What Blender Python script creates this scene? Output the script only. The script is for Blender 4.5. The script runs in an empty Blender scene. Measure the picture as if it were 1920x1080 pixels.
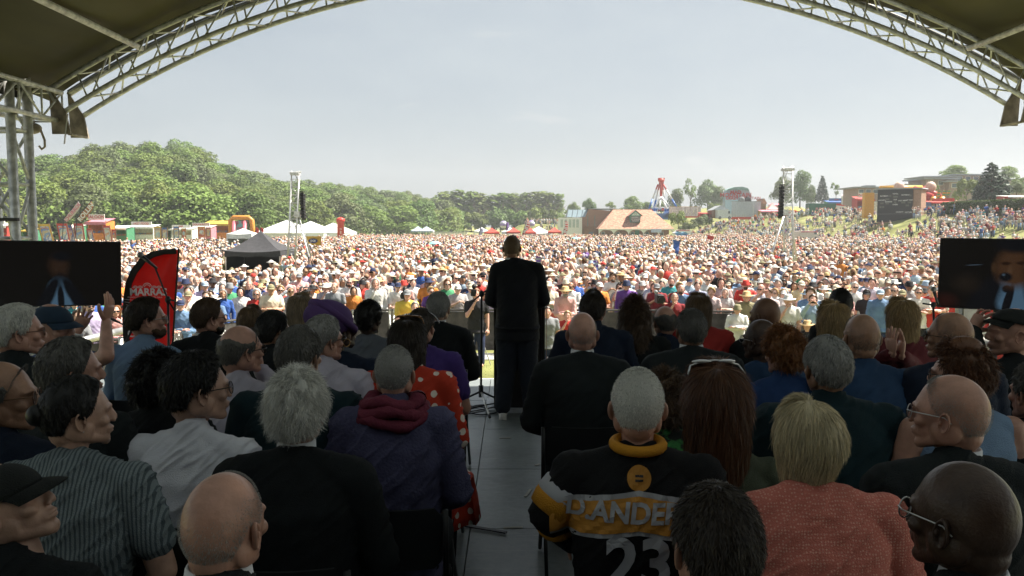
import bpy, bmesh, math, random
import numpy as np
from mathutils import Vector, Matrix, noise
from mathutils.bvhtree import BVHTree
random.seed(7); RNG = np.random.default_rng(7)
C = bpy.context.scene.collection
SC = bpy.context.scene
R = math.radians
# ---------------------------------------------------------------- camera
F = 1493.0 / 1920.0 * 36.0          # 28 mm lens
EYE = Vector((0.0, 0.0, 3.20))       # stage deck at 1.33, field at 0
TILT = math.atan(115 / 1493.0)
cam_d = bpy.data.cameras.new("camera"); cam = bpy.data.objects.new("camera", cam_d); C.objects.link(cam)
cam.location = EYE; cam.rotation_euler = (math.pi / 2 - TILT, 0, 0)
cam_d.lens = F; cam_d.sensor_width = 36.0; cam_d.clip_start = 0.05; cam_d.clip_end = 6000
SC.camera = cam
# ---------------------------------------------------------------- sky
SUN_EL, SUN_AZ = R(57), R(75)        # azimuth from +Y (away from the camera) towards +X (right)
w = bpy.data.worlds.new("World"); SC.world = w; w.use_nodes = True
nt = w.node_tree; nt.nodes.clear()
def N(t, nt, **kw):
    n = nt.nodes.new(t)
    for k, v in kw.items():
        if k in n.inputs: n.inputs[k].default_value = v
        else: setattr(n, k, v)
    return n
sky = N('ShaderNodeTexSky', nt, sky_type='NISHITA', sun_disc=False, sun_elevation=SUN_EL, sun_rotation=SUN_AZ,
        altitude=50, air_density=1.0, dust_density=2.6, ozone_density=1.0)
tc = N('ShaderNodeTexCoord', nt)
mp = N('ShaderNodeMapping', nt); mp.inputs['Scale'].default_value = (1.0, 1.0, 3.2)
nz = N('ShaderNodeTexNoise', nt, Scale=2.3, Detail=7.0, Roughness=0.6)
nt.links.new(tc.outputs['Generated'], mp.inputs[0]); nt.links.new(mp.outputs[0], nz.inputs['Vector'])
cr = N('ShaderNodeMapRange', nt); cr.inputs[1].default_value = 0.35; cr.inputs[2].default_value = 0.75
cr.inputs[3].default_value = 0.52; cr.inputs[4].default_value = 0.86
nt.links.new(nz.outputs[0], cr.inputs[0])
mixs = N('ShaderNodeMix', nt, data_type='RGBA'); mixs.inputs['B'].default_value = (5.9, 6.6, 7.0, 1)  # thin high cloud veil
nt.links.new(cr.outputs[0], mixs.inputs['Factor']); nt.links.new(sky.outputs[0], mixs.inputs['A'])
n2 = N('ShaderNodeTexNoise', nt, Scale=5.5, Detail=8.0, Roughness=0.62); m2 = N('ShaderNodeMapping', nt); m2.inputs['Scale'].default_value = (1.0, 1.0, 4.5); m2.inputs['Location'].default_value = (.37, .1, .2)
nt.links.new(tc.outputs['Generated'], m2.inputs[0]); nt.links.new(m2.outputs[0], n2.inputs['Vector'])
c2 = N('ShaderNodeMapRange', nt); c2.inputs[1].default_value = 0.60; c2.inputs[2].default_value = 0.78; c2.inputs[4].default_value = 0.6; nt.links.new(n2.outputs[0], c2.inputs[0])
mixw = N('ShaderNodeMix', nt, data_type='RGBA'); mixw.inputs['B'].default_value = (8.6, 8.4, 8.1, 1)     # small warm wisps
nt.links.new(c2.outputs[0], mixw.inputs['Factor']); nt.links.new(mixs.outputs['Result'], mixw.inputs['A']); mixs = mixw
bg = N('ShaderNodeBackground', nt, Strength=0.035); wo = N('ShaderNodeOutputWorld', nt)
nt.links.new(mixs.outputs['Result'], bg.inputs[0]); nt.links.new(bg.outputs[0], wo.inputs[0])
# ---------------------------------------------------------------- sun
sd = bpy.data.lights.new("sun", 'SUN'); sd.energy = 5.0; sd.angle = R(0.5); sd.color = (1.0, 0.93, 0.82)
sun = bpy.data.objects.new("sun", sd); C.objects.link(sun)
sdir = Vector((math.cos(SUN_EL) * math.sin(SUN_AZ), math.cos(SUN_EL) * math.cos(SUN_AZ), math.sin(SUN_EL)))
sun.rotation_euler = sdir.to_track_quat('Z', 'Y').to_euler(); sun.location = (0, 0, 60)
# ---------------------------------------------------------------- exposure
SC.view_settings.view_transform = 'Standard'; SC.view_settings.look = 'None'
SC.view_settings.exposure = 1.52; SC.view_settings.gamma = 1.0; SC.view_settings.use_curve_mapping = False
SC.render.engine = 'CYCLES'
SC.cycles.max_bounces = 7; SC.cycles.diffuse_bounces = 5; SC.cycles.glossy_bounces = 2
SC.cycles.transmission_bounces = 3; SC.cycles.transparent_max_bounces = 6
SC.cycles.use_denoising = True; SC.cycles.sample_clamp_indirect = 6

# ================================================================ helpers
ct, st_ = math.cos(TILT), math.sin(TILT)
def P(px, py, d):
    """the place in the world seen at pixel (px, py) of the 1920x1080 photo, d metres ahead"""
    u = (px - 960) / 1493.0; v = (540 - py) / 1493.0
    x, y, z = u, ct + v * st_, -st_ + v * ct
    s = d / y
    return Vector((x * s, d, EYE.z + z * s))
def hexc(h):
    c = [int(h[i:i + 2], 16) / 255 for i in (0, 2, 4)]
    return tuple(((x + .055) / 1.055) ** 2.4 if x > .04045 else x / 12.92 for x in c)
MATS = {}
def mat(name, col=(.5, .5, .5), rough=.7, metal=0.0, var=.12, vscale=6.0, bump=0.0, bscale=40.0, spec=.4, sheen=0,
        pattern=None, col2=None, pscale=8.0, trans=None, emit=None, alpha=1.0, stretch=None):
    if name in MATS: return MATS[name]
    if isinstance(col, str): col = hexc(col)
    if isinstance(col2, str): col2 = hexc(col2)
    m = bpy.data.materials.new(name); m.use_nodes = True; nt = m.node_tree
    b = nt.nodes['Principled BSDF']; out = nt.nodes['Material Output']
    b.inputs['Roughness'].default_value = rough; b.inputs['Metallic'].default_value = metal
    b.inputs['Specular IOR Level'].default_value = spec
    if sheen: b.inputs['Sheen Weight'].default_value = sheen
    tc = N('ShaderNodeTexCoord', nt); base = None
    src = tc.outputs['Object']
    if stretch:
        mpn = N('ShaderNodeMapping', nt); mpn.inputs['Scale'].default_value = stretch
        nt.links.new(src, mpn.inputs[0]); src = mpn.outputs[0]
    nz = N('ShaderNodeTexNoise', nt, Scale=vscale, Detail=4.0); nt.links.new(src, nz.inputs['Vector'])
    cur = N('ShaderNodeRGB', nt); cur.outputs[0].default_value = (*col, 1); cur = cur.outputs[0]
    if pattern:
        mx = N('ShaderNodeMix', nt, data_type='RGBA'); mx.inputs['B'].default_value = (*col2, 1)
        nt.links.new(cur, mx.inputs['A'])
        if pattern == 'dots':
            vo = N('ShaderNodeTexVoronoi', nt, Scale=pscale, Randomness=0.25); nt.links.new(tc.outputs['Object'], vo.inputs['Vector'])
            cmp = N('ShaderNodeMath', nt, operation='LESS_THAN'); cmp.inputs[1].default_value = .30
            nt.links.new(vo.outputs['Distance'], cmp.inputs[0]); nt.links.new(cmp.outputs[0], mx.inputs['Factor'])
        elif pattern == 'spots':
            vo = N('ShaderNodeTexVoronoi', nt, Scale=pscale, Randomness=.35); nt.links.new(tc.outputs['Object'], vo.inputs['Vector'])
            cmp = N('ShaderNodeMapRange', nt); cmp.inputs[1].default_value = .25; cmp.inputs[2].default_value = .4
            cmp.inputs[3].default_value = .55; cmp.inputs[4].default_value = 0
            nt.links.new(vo.outputs['Distance'], cmp.inputs[0]); nt.links.new(cmp.outputs[0], mx.inputs['Factor'])
        elif pattern in ('stripes', 'vstripes'):
            wv = N('ShaderNodeTexWave', nt, Scale=pscale, Distortion=.4); wv.bands_direction = 'Z' if pattern == 'stripes' else 'X'
            nt.links.new(tc.outputs['Object'], wv.inputs['Vector'])
            cmp = N('ShaderNodeMath', nt, operation='GREATER_THAN'); cmp.inputs[1].default_value = .6
            nt.links.new(wv.outputs['Fac'], cmp.inputs[0]); nt.links.new(cmp.outputs[0], mx.inputs['Factor'])
        elif pattern == 'blotch':
            n2 = N('ShaderNodeTexNoise', nt, Scale=pscale, Detail=3.0); nt.links.new(tc.outputs['Object'], n2.inputs['Vector'])
            cmp = N('ShaderNodeMapRange', nt); cmp.inputs[1].default_value = .48; cmp.inputs[2].default_value = .54
            nt.links.new(n2.outputs[0], cmp.inputs[0]); nt.links.new(cmp.outputs[0], mx.inputs['Factor'])
        elif pattern == 'brick':
            bk = N('ShaderNodeTexBrick', nt, Scale=pscale); bk.inputs['Color1'].default_value = (*col, 1)
            bk.inputs['Color2'].default_value = (*[c * .7 for c in col], 1); bk.inputs['Mortar'].default_value = (*col2, 1)
            bk.inputs['Mortar Size'].default_value = .012
            mpb = N('ShaderNodeMapping', nt); mpb.inputs['Rotation'].default_value = (math.pi / 2, 0, 0)
            nt.links.new(tc.outputs['Object'], mpb.inputs[0]); nt.links.new(mpb.outputs[0], bk.inputs['Vector'])
            nt.links.new(bk.outputs[0], mx.inputs['A']); mx.inputs['Factor'].default_value = 0
        cur = mx.outputs['Result']
    hs = N('ShaderNodeHueSaturation', nt)
    mr = N('ShaderNodeMapRange', nt); mr.inputs[1].default_value = .3; mr.inputs[2].default_value = .7
    mr.inputs[3].default_value = 1 - var * 1.6; mr.inputs[4].default_value = 1 + var * 1.6
    nt.links.new(nz.outputs[0], mr.inputs[0]); nt.links.new(mr.outputs[0], hs.inputs['Value']); nt.links.new(cur, hs.inputs['Color'])
    nt.links.new(hs.outputs[0], b.inputs['Base Color'])
    if bump:
        nb = N('ShaderNodeTexNoise', nt, Scale=bscale, Detail=3.0); nt.links.new(src, nb.inputs['Vector'])
        bp = N('ShaderNodeBump', nt, Strength=bump, Distance=.01); nt.links.new(nb.outputs[0], bp.inputs['Height'])
        nt.links.new(bp.outputs[0], b.inputs['Normal'])
    if trans:
        tr = N('ShaderNodeBsdfTranslucent', nt); tr.inputs[0].default_value = (*trans[1], 1)
        ms = N('ShaderNodeMixShader', nt); ms.inputs[0].default_value = trans[0]
        nt.links.new(b.outputs[0], ms.inputs[1]); nt.links.new(tr.outputs[0], ms.inputs[2]); nt.links.new(ms.outputs[0], out.inputs[0])
    if emit:
        b.inputs['Emission Color'].default_value = (*emit[0], 1); b.inputs['Emission Strength'].default_value = emit[1]
    if alpha < 1: b.inputs['Alpha'].default_value = alpha
    MATS[name] = m; return m
def attr_mat(name, rough=.8, trans=0):
    m = bpy.data.materials.new(name); m.use_nodes = True; nt = m.node_tree; b = nt.nodes['Principled BSDF']
    a = N('ShaderNodeAttribute', nt); a.attribute_name = 'col'
    nt.links.new(a.outputs['Color'], b.inputs['Base Color']); b.inputs['Roughness'].default_value = rough
    b.inputs['Specular IOR Level'].default_value = .2
    return m
class MB:
    """collects primitives, then links them as one mesh object"""
    def __init__(s): s.v = []; s.f = []; s.n = 0
    def add(s, V, Fc):
        V = np.asarray(V, dtype=float).reshape(-1, 3); s.v.append(V)
        s.f.extend([tuple(int(i) + s.n for i in f) for f in Fc]); s.n += len(V); return s
    def box(s, c, d, rot=None):
        x, y, z = [q / 2 for q in d]
        V = np.array([(a, b, e) for a in (-x, x) for b in (-y, y) for e in (-z, z)])
        if rot is not None: V = V @ np.array(Matrix(rot)).T[:3, :3] if not isinstance(rot, (float, int)) else V @ np.array([[math.cos(rot), math.sin(rot), 0], [-math.sin(rot), math.cos(rot), 0], [0, 0, 1]])
        return s.add(V + np.array(c), [(0, 1, 3, 2), (4, 6, 7, 5), (0, 4, 5, 1), (2, 3, 7, 6), (0, 2, 6, 4), (1, 5, 7, 3)])
    def ell(s, c, r, n=16, m=10, rot=None):
        V = [(0, 0, -1)]
        for j in range(1, m):
            t = -math.pi / 2 + math.pi * j / m
            for i in range(n):
                a = 2 * math.pi * i / n; V.append((math.cos(t) * math.cos(a), math.cos(t) * math.sin(a), math.sin(t)))
        V.append((0, 0, 1)); V = np.array(V) * np.array(r)
        if rot is not None: V = V @ np.array(rot.to_3x3()).T
        Fc = [(0, 1 + (i + 1) % n, 1 + i) for i in range(n)]
        for j in range(m - 2):
            for i in range(n):
                a = 1 + j * n + i; b = 1 + j * n + (i + 1) % n; Fc.append((a, b, b + n, a + n))
        t = 1 + (m - 1) * n; b0 = 1 + (m - 2) * n
        Fc += [(b0 + i, b0 + (i + 1) % n, t) for i in range(n)]
        return s.add(V + np.array(c), Fc)
    def tube(s, pts, rad, n=10, flat=1.0, cap=True, up=None):
        """loft along points; rad number or list; flat squeezes the section along the 'up' direction"""
        pts = [Vector(p) for p in pts]; k = len(pts)
        if not hasattr(rad, '__len__'): rad = [rad] * k
        V = []; prev = Vector(up) if up is not None else None
        for i, p in enumerate(pts):
            t = (pts[min(i + 1, k - 1)] - pts[max(i - 1, 0)])
            t = t.normalized() if t.length > 1e-9 else Vector((0, 0, 1))
            if prev is None: prev = Vector((0, 0, 1)) if abs(t.z) < .9 else Vector((0, 1, 0))
            a = prev - t * prev.dot(t)
            if a.length < 1e-5: a = t.orthogonal()
            a.normalize(); b = t.cross(a); prev = a
            for j in range(n):
                q = 2 * math.pi * j / n; V.append(p + (a * math.cos(q) * flat + b * math.sin(q)) * rad[i])
        Fc = [(i * n + j, i * n + (j + 1) % n, (i + 1) * n + (j + 1) % n, (i + 1) * n + j) for i in range(k - 1) for j in range(n)]
        if cap: Fc += [tuple(range(n - 1, -1, -1)), tuple((k - 1) * n + j for j in range(n))]
        return s.add([tuple(v) for v in V], Fc)
    def cap_(s, a, b, ra, rb=None, n=14, flat=1.0, up=None):
        """capsule with round ends, radius ra to rb"""
        rb = ra if rb is None else rb; a = Vector(a); b = Vector(b); d = (b - a).normalized(); pts = []; rr = []
        for q in (-80, -50, -22): pts.append(a + d * ra * math.sin(R(q))); rr.append(ra * math.cos(R(q)))
        pts += [a, b]; rr += [ra, rb]
        for q in (22, 50, 80): pts.append(b + d * rb * math.sin(R(q))); rr.append(rb * math.cos(R(q)))
        return s.tube(pts, rr, n, flat, up=up)
    def loft(s, rings, close=True, cap=True):
        n = len(rings[0]); k = len(rings); V = np.concatenate([np.asarray(r, float) for r in rings])
        m = n if close else n - 1
        Fc = [(i * n + j, i * n + (j + 1) % n, (i + 1) * n + (j + 1) % n, (i + 1) * n + j) for i in range(k - 1) for j in range(m)]
        if cap and close: Fc += [tuple(range(n - 1, -1, -1)), tuple((k - 1) * n + j for j in range(n))]
        return s.add(V, Fc)
    def torus(s, c, r, t, n=24, m=8, axis='z', arc=(0, 360)):
        pts = []
        full = arc == (0, 360); k = n + 1
        for i in range(k):
            a = R(arc[0] + (arc[1] - arc[0]) * i / n); x, y = math.cos(a) * r, math.sin(a) * r
            pts.append(Vector(c) + Vector({'z': (x, y, 0), 'y': (x, 0, y), 'x': (0, x, y)}[axis]))
        return s.tube(pts, t, m, cap=not full)
    def xf(s, M):
        A = np.array(M)
        s.v = [V @ A[:3, :3].T + A[:3, 3] for V in s.v]; return s
    def join(s, o, M=None):
        for V in [np.concatenate(o.v)] if o.v else []:
            if M is not None: A = np.array(M); V = V @ A[:3, :3].T + A[:3, 3]
            s.add(V, o.f)
        return s
    def mesh(s, name, smooth=False):
        me = bpy.data.meshes.new(name); V = np.concatenate(s.v) if s.v else np.zeros((0, 3))
        me.from_pydata(V.tolist(), [], s.f); me.update()
        if smooth: me.polygons.foreach_set('use_smooth', np.ones(len(me.polygons), bool))
        return me
    def build(s, name, m, parent=None, smooth=False, **tags):
        return obj(name, s.mesh(name, smooth), m, parent, **tags)
def tagit(o, label=None, cat=None, group=None, kind=None):
    if label: o['label'] = label
    if cat: o['category'] = cat
    if group: o['group'] = group
    if kind: o['kind'] = kind
    return o
def obj(name, me, m=None, parent=None, label=None, cat=None, group=None, kind=None, mats=None):
    o = bpy.data.objects.new(name, me); C.objects.link(o)
    if m is not None and len(me.materials) == 0: me.materials.append(m)
    if parent is not None: o.parent = parent
    return tagit(o, label, cat, group, kind)
def thing(name, label, cat, loc=(0, 0, 0), rz=0, group=None):
    o = bpy.data.objects.new(name, None); C.objects.link(o); o.location = loc; o.rotation_euler = (0, 0, rz)
    o.empty_display_size = .2
    return tagit(o, label, cat, group)
def remesh(mb, voxel, smooth=4, name='tmp', fac=.5):
    me = mb.mesh(name); o = bpy.data.objects.new(name, me); C.objects.link(o)
    r = o.modifiers.new('r', 'REMESH'); r.mode = 'VOXEL'; r.voxel_size = voxel; r.use_smooth_shade = True
    if smooth: q = o.modifiers.new('s', 'SMOOTH'); q.iterations = smooth; q.factor = fac
    dg = bpy.context.evaluated_depsgraph_get(); e = o.evaluated_get(dg)
    out = bpy.data.meshes.new_from_object(e); bpy.data.objects.remove(o); bpy.data.meshes.remove(me)
    out.name = name; return out
def arrays(me):
    V = np.empty(len(me.vertices) * 3); me.vertices.foreach_get('co', V)
    return V.reshape(-1, 3), [tuple(p.vertices) for p in me.polygons]
def bevelbox(mb, c, d, b=.01, rot=None):
    x, y, z = [q / 2 for q in d]; rings = []
    for zz, ins in ((-z, b), (-z + b, 0), (z - b, 0), (z, b)):
        X, Y = x - ins, y - ins
        rings.append([(X - b, -Y, zz), (X, -Y + b, zz), (X, Y - b, zz), (X - b, Y, zz), (-X + b, Y, zz), (-X, Y - b, zz), (-X, -Y + b, zz), (-X + b, -Y, zz)])
    t = MB().loft(rings)
    if rot is not None: t.xf(Matrix.Rotation(rot, 4, 'Z'))
    return mb.join(t, Matrix.Translation(Vector(c)))
_TXT = {}
def text_geo(s, size, weight=.02, shear=0, space=1.0):
    """flat lettering as vertices and faces, centred, in the XZ plane reading along +X"""
    cu = bpy.data.curves.new('t', 'FONT'); cu.body = s; cu.size = size; cu.align_x = 'CENTER'; cu.align_y = 'CENTER'
    cu.offset = weight * size; cu.shear = shear; cu.resolution_u = 3; cu.space_character = space
    o = bpy.data.objects.new('t', cu); C.objects.link(o)
    dg = bpy.context.evaluated_depsgraph_get(); me = bpy.data.meshes.new_from_object(o.evaluated_get(dg))
    V, Fc = arrays(me); bpy.data.objects.remove(o); bpy.data.curves.remove(cu); bpy.data.meshes.remove(me)
    V = np.stack([V[:, 0], np.zeros(len(V)), V[:, 1]], 1); return V, Fc
def text_on(mb, s, c, size, xdir=(1, 0, 0), up=(0, 0, 1), **kw):
    V, Fc = text_geo(s, size, **kw); X = np.array(xdir, float); U = np.array(up, float)
    return mb.add(V[:, :1] * X + V[:, 2:3] * U + np.array(c, float), Fc)
def copy_tree(o, **tags):
    c = o.copy(); C.objects.link(c)
    for ch in list(o.children):
        d = ch.copy(); C.objects.link(d); d.parent = c
        for g in list(ch.children):
            e = g.copy(); C.objects.link(e); e.parent = d
    return tagit(c, **tags)
FLOOR = 1.33
# ================================================================ terrain
def foot_x(y):
    return np.interp(y, [-60, 30, 80, 120, 200, 240], [60, 56, 52, 47, 40, 38])
SILX = [-900, -200, 0, 70, 110, 150, 180, 300, 350, 400, 480, 560, 640, 700, 760, 830, 900, 1000, 1100]
SILY = [330, 300, 292, 296, 300, 284, 268, 264, 267, 300, 320, 335, 348, 353, 360, 372, 385, 412, 425]
def sm(t): t = np.clip(t, 0, 1); return t * t * (3 - 2 * t)
def ground_z(x, y):
    x = np.asarray(x, float); y = np.asarray(y, float)
    s = x - foot_x(y); z = 5.4 * sm(s / 22) * (1 - .35 * sm((y - 210) / 60)) * sm((y + 20) / 60)
    yy = np.maximum(y, 20); px = 960 + 1493 * x / yy
    r = np.hypot(x, y)
    yr = np.interp(px, [0, 300, 480, 760, 1000], [250, 250, 300, 420, 460]); yf = np.interp(px, [0, 400, 800, 1000], [140, 150, 240, 300])
    H = (425 - np.interp(px, SILX, SILY)) / 1493 * yr + 3.2 - 12
    H = np.maximum(H, 0) * (y > 20)
    z = z + H * sm((yy - yf) / (yr - yf)) * np.where(px < 1150, 1, 0)
    z = z + 4.0 * sm((y - 232) / 16) * sm((px - 940) / 40) * (px < 1500)
    z = z + 5 * sm((y - 190) / 200) * sm((x - 60) / 40)
    return z
def build_ground():
    ys = np.concatenate([np.linspace(-60, 20, 17), np.linspace(24, 260, 119), np.linspace(268, 700, 55), [800, 1000, 1500, 2500]])
    xs = np.concatenate([[-1500, -900, -600], np.linspace(-420, -80, 69), np.linspace(-76, 110, 94), np.linspace(116, 420, 40), [600, 900, 1500]])
    X, Y = np.meshgrid(xs, ys); Z = ground_z(X, Y)
    V = np.stack([X, Y, Z], -1).reshape(-1, 3); nx, ny = len(xs), len(ys)
    Fc = [(j * nx + i, j * nx + i + 1, (j + 1) * nx + i + 1, (j + 1) * nx + i) for j in range(ny - 1) for i in range(nx - 1)]
    m = mat('grass', (.18, .19, .07), .95, var=.3, vscale=.35, bump=.6, bscale=3, spec=.1, pattern='blotch', col2=(.23, .235, .10), pscale=.12)
    return MB().add(V, Fc).build('ground', m, smooth=True, kind='structure')
build_ground()
# short tufts where the turf shows between the stage and the barrier
def grass_tufts():
    n = 26000; x = RNG.uniform(-9, 9, n); y = 9.9 + RNG.uniform(0, 1, n) ** 1.2 * 11
    a = RNG.uniform(0, 6.28, n); h = RNG.uniform(.012, .035, n); wd = .004
    b = np.stack([x, y, np.zeros(n)], 1); dx = np.stack([np.cos(a) * wd, np.sin(a) * wd, np.zeros(n)], 1)
    tip = b + np.stack([RNG.normal(0, .01, n), RNG.normal(0, .01, n), h], 1)
    V = np.stack([b - dx, b + dx, tip], 1).reshape(-1, 3)
    me = bpy.data.meshes.new('turf_blades'); me.from_pydata(V.tolist(), [], [(3 * i, 3 * i + 1, 3 * i + 2) for i in range(n)])
    obj('turf_blades', me, mat('turf', (.19, .205, .07), .9, var=.4, vscale=2), kind='stuff', label='short trodden grass between the stage and the front barrier', cat='grass')
grass_tufts()

# ================================================================ stage
MX = .52                                         # the stage's middle
M_alu = mat('aluminium', (.58, .58, .56), .45, .35, var=.22, vscale=14, bump=.15, bscale=60)
M_alu_b = mat('aluminium_bright', (.62, .62, .60), .35, .8, var=.15, vscale=10)
M_gus = mat('brown_steel', (.27, .23, .18), .6, .0, var=.3, vscale=9)
M_blk = mat('black_paint', (.012, .012, .013), .5, var=.3)
M_blkcloth = mat('black_drape', (.012, .013, .012), .9, var=.4, vscale=3, bump=.3, bscale=8)
M_deck = None
def deck_material():
    m = bpy.data.materials.new('stage_deck_paint'); m.use_nodes = True; nt = m.node_tree; b = nt.nodes['Principled BSDF']
    tc = N('ShaderNodeTexCoord', nt)
    n1 = N('ShaderNodeTexNoise', nt, Scale=1.7, Detail=8.0, Roughness=.7); n2 = N('ShaderNodeTexNoise', nt, Scale=22.0, Detail=6.0, Roughness=.75)
    mp = N('ShaderNodeMapping', nt); mp.inputs['Scale'].default_value = (1, 14, 1); mp.inputs['Rotation'].default_value = (0, 0, .7)
    n3 = N('ShaderNodeTexNoise', nt, Scale=5.0, Detail=5.0)
    for n in (n1, n2): nt.links.new(tc.outputs['Object'], n.inputs['Vector'])
    nt.links.new(tc.outputs['Object'], mp.inputs[0]); nt.links.new(mp.outputs[0], n3.inputs['Vector'])
    r = N('ShaderNodeValToRGB', nt); r.color_ramp.elements[0].position = .32; r.color_ramp.elements[0].color = (.070, .085, .084, 1)
    r.color_ramp.elements[1].position = .72; r.color_ramp.elements[1].color = (.27, .30, .30, 1)
    ad = N('ShaderNodeMix', nt, data_type='FLOAT'); ad.inputs['Factor'].default_value = .45
    nt.links.new(n1.outputs[0], ad.inputs['A']); nt.links.new(n2.outputs[0], ad.inputs['B']); nt.links.new(ad.outputs[0], r.inputs[0])
    sc = N('ShaderNodeMapRange', nt); sc.inputs[1].default_value = .58; sc.inputs[2].default_value = .66
    nt.links.new(n3.outputs[0], sc.inputs[0])
    mx = N('ShaderNodeMix', nt, data_type='RGBA'); mx.inputs['B'].default_value = (.2, .22, .21, 1)
    nt.links.new(sc.outputs[0], mx.inputs['Factor']); nt.links.new(r.outputs[0], mx.inputs['A']); nt.links.new(mx.outputs['Result'], b.inputs['Base Color'])
    ro = N('ShaderNodeMapRange', nt); ro.inputs[3].default_value = .28; ro.inputs[4].default_value = .55
    nt.links.new(n2.outputs[0], ro.inputs[0]); nt.links.new(ro.outputs[0], b.inputs['Roughness'])
    bp = N('ShaderNodeBump', nt, Strength=.25, Distance=.004); nt.links.new(n2.outputs[0], bp.inputs['Height']); nt.links.new(bp.outputs[0], b.inputs['Normal'])
    b.inputs['Specular IOR Level'].default_value = .6
    return m
M_deck = deck_material()
stage = thing('stage', 'large black covered festival stage with arched roof over a dark panelled deck', 'stage', (MX, 0, 0))
# deck of separate panels with dark gaps (part of one deck mesh)
mb = MB()
for i in range(-6, 7):
    for j in range(-4, 9):
        y0, y1 = j * 1.22 - .06, (j + 1) * 1.22 - .06
        if y1 > 9.72: y1 = 9.72
        if y1 - y0 < .1: continue
        x0 = i * 1.22 - .78
        mb.box((x0 + .61 - .0, (y0 + y1) / 2, FLOOR - .03 + random.uniform(-.001, .001)), (1.213, (y1 - y0) - .007, .06))
mb.build('deck', M_deck, stage)
MB().box((0, 2.4, FLOOR - .10), (15, 14.5, .05)).build('deck_frame', M_blk, stage)
MB().box((0, 9.76, FLOOR - .035), (13.4, .06, .05)).build('edge_trim', M_alu, stage)
MB().box((0, 9.70, .62), (13.4, .02, 1.2)).build('front_skirt', M_blkcloth, stage)
# the walls of black drape, with folds
def drape(name, p0, p1, z0, z1, amp=.05, wl=.35):
    p0, p1 = Vector(p0), Vector(p1); L = (p1 - p0).length; n = int(L / .06); d = (p1 - p0) / L; nn = Vector((-d.y, d.x))
    a, b = [], []
    for i in range(n + 1):
        t = i * L / n; off = amp * math.sin(t * 2 * math.pi / wl + math.sin(t * 1.7) * 2)
        q = p0 + d * t + nn * off; a.append((q.x, q.y, z0)); b.append((q.x, q.y, z1))
    return MB().loft([a, b], close=False).build(name, M_blkcloth, stage, smooth=True)
drape('back_drape', (-6.4, -4.3), (6.5, -4.3), FLOOR, 6.6)
# ---- arched roof
_a, _b = P(670, 0, 10.0), P(166, 211, 10.0); _x1, _x2 = _a.x - MX, _b.x - MX
AZ = ((_a.z ** 2 - _b.z ** 2) + _x1 ** 2 - _x2 ** 2) / (2 * (_a.z - _b.z)); AR = math.hypot(_x1, _a.z - AZ)   # centre height and inner radius of the arch
HALF = math.degrees(math.asin(5.84 / AR)); HALFR = math.degrees(math.asin(5.60 / AR))
A0, A1 = R(90 - HALFR), R(90 + HALF)
def arc(r, y, a0=A0, a1=A1, n=64, x0=0):
    return [(x0 + r * math.cos(a0 + (a1 - a0) * i / n), y, AZ + r * math.sin(a0 + (a1 - a0) * i / n)) for i in range(n + 1)]
def canopy():
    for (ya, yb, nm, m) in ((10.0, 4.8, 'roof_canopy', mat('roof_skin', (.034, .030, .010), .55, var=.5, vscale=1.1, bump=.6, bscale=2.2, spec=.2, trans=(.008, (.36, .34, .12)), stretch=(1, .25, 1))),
                            (4.8, -4.4, 'rear_fill_canopy', mat('fill_light_skin', (.40, .42, .43), .6, var=.1, spec=.3, trans=(.085, (.60, .72, .80))))):  # unseen rear bay: pale translucent skin added to light the seated people from above
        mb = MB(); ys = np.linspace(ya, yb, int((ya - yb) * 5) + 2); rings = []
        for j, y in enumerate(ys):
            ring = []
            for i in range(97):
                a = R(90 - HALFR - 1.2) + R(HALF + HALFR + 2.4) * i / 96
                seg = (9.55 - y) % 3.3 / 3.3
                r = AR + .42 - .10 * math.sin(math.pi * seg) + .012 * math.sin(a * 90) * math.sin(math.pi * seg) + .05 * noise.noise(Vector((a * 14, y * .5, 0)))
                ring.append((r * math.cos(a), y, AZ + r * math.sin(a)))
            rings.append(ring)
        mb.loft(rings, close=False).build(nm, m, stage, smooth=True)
    # outer blackout layer edge and side infills down to the side beams
    for sgn in (-1, 1):
        q = MB(); a = R(90 - HALFR - 1.2) if sgn > 0 else R(90 + HALF + 1.2); r = AR + .40
        x1, z1 = r * math.cos(a), AZ + r * math.sin(a)
        q.loft([[(x1, y, z1) for y in (9.55, 2, -4.4)], [(sgn * 6.15, y, 4.66) for y in (9.55, 2, -4.4)]], close=False)
        q.build('roof_side_flap', mat('roof_flap', (.02, .021, .016), .8, var=.3), stage)
canopy()
def arch_truss(y, name, parent):
    t = obj(name, MB().mesh('x'), None, parent) if False else None
    yn, yf_ = y - .4, y; ri, ro = AR, AR + .31
    frame = MB()
    for (r, yy, rad) in ((ri, yn, .030), (ro, yn, .032), (ri, yf_, .030), (ro, yf_, .032)):
        frame.tube(arc(r, yy), rad, 12)
    o = frame.build(name, M_alu, parent, smooth=True)
    web = MB(); n = 24
    ang = [A0 + (A1 - A0) * (i + .35) / n for i in range(n)]
    pt = lambda r, a, yy: (r * math.cos(a), yy, AZ + r * math.sin(a))
    da = (A1 - A0) / n
    for i, a in enumerate(ang):
        s = 1 if a < math.pi / 2 else -1          # mirrored about the crown
        for yy in (yn, yf_):
            web.tube([pt(ri, a, yy), pt(ro, a + s * .1 * da, yy)], .012, 8)
            web.tube([pt(ri, a + s * .12 * da, yy), pt(ro, a + s * .95 * da, yy)], .010, 8)
        for r in (ri, ro):
            web.tube([pt(r, a, yn), pt(r, a + s * .5 * da, yf_)], .010, 8)
            web.tube([pt(r, a + s * .5 * da, yf_), pt(r, a + s * da, yn)], .010, 8)
    web.build('truss_web', M_alu_b, o, smooth=True)
arch_truss(10.0, 'arch_truss', stage)
arch_truss(3.4, 'arch_truss', stage)
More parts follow.
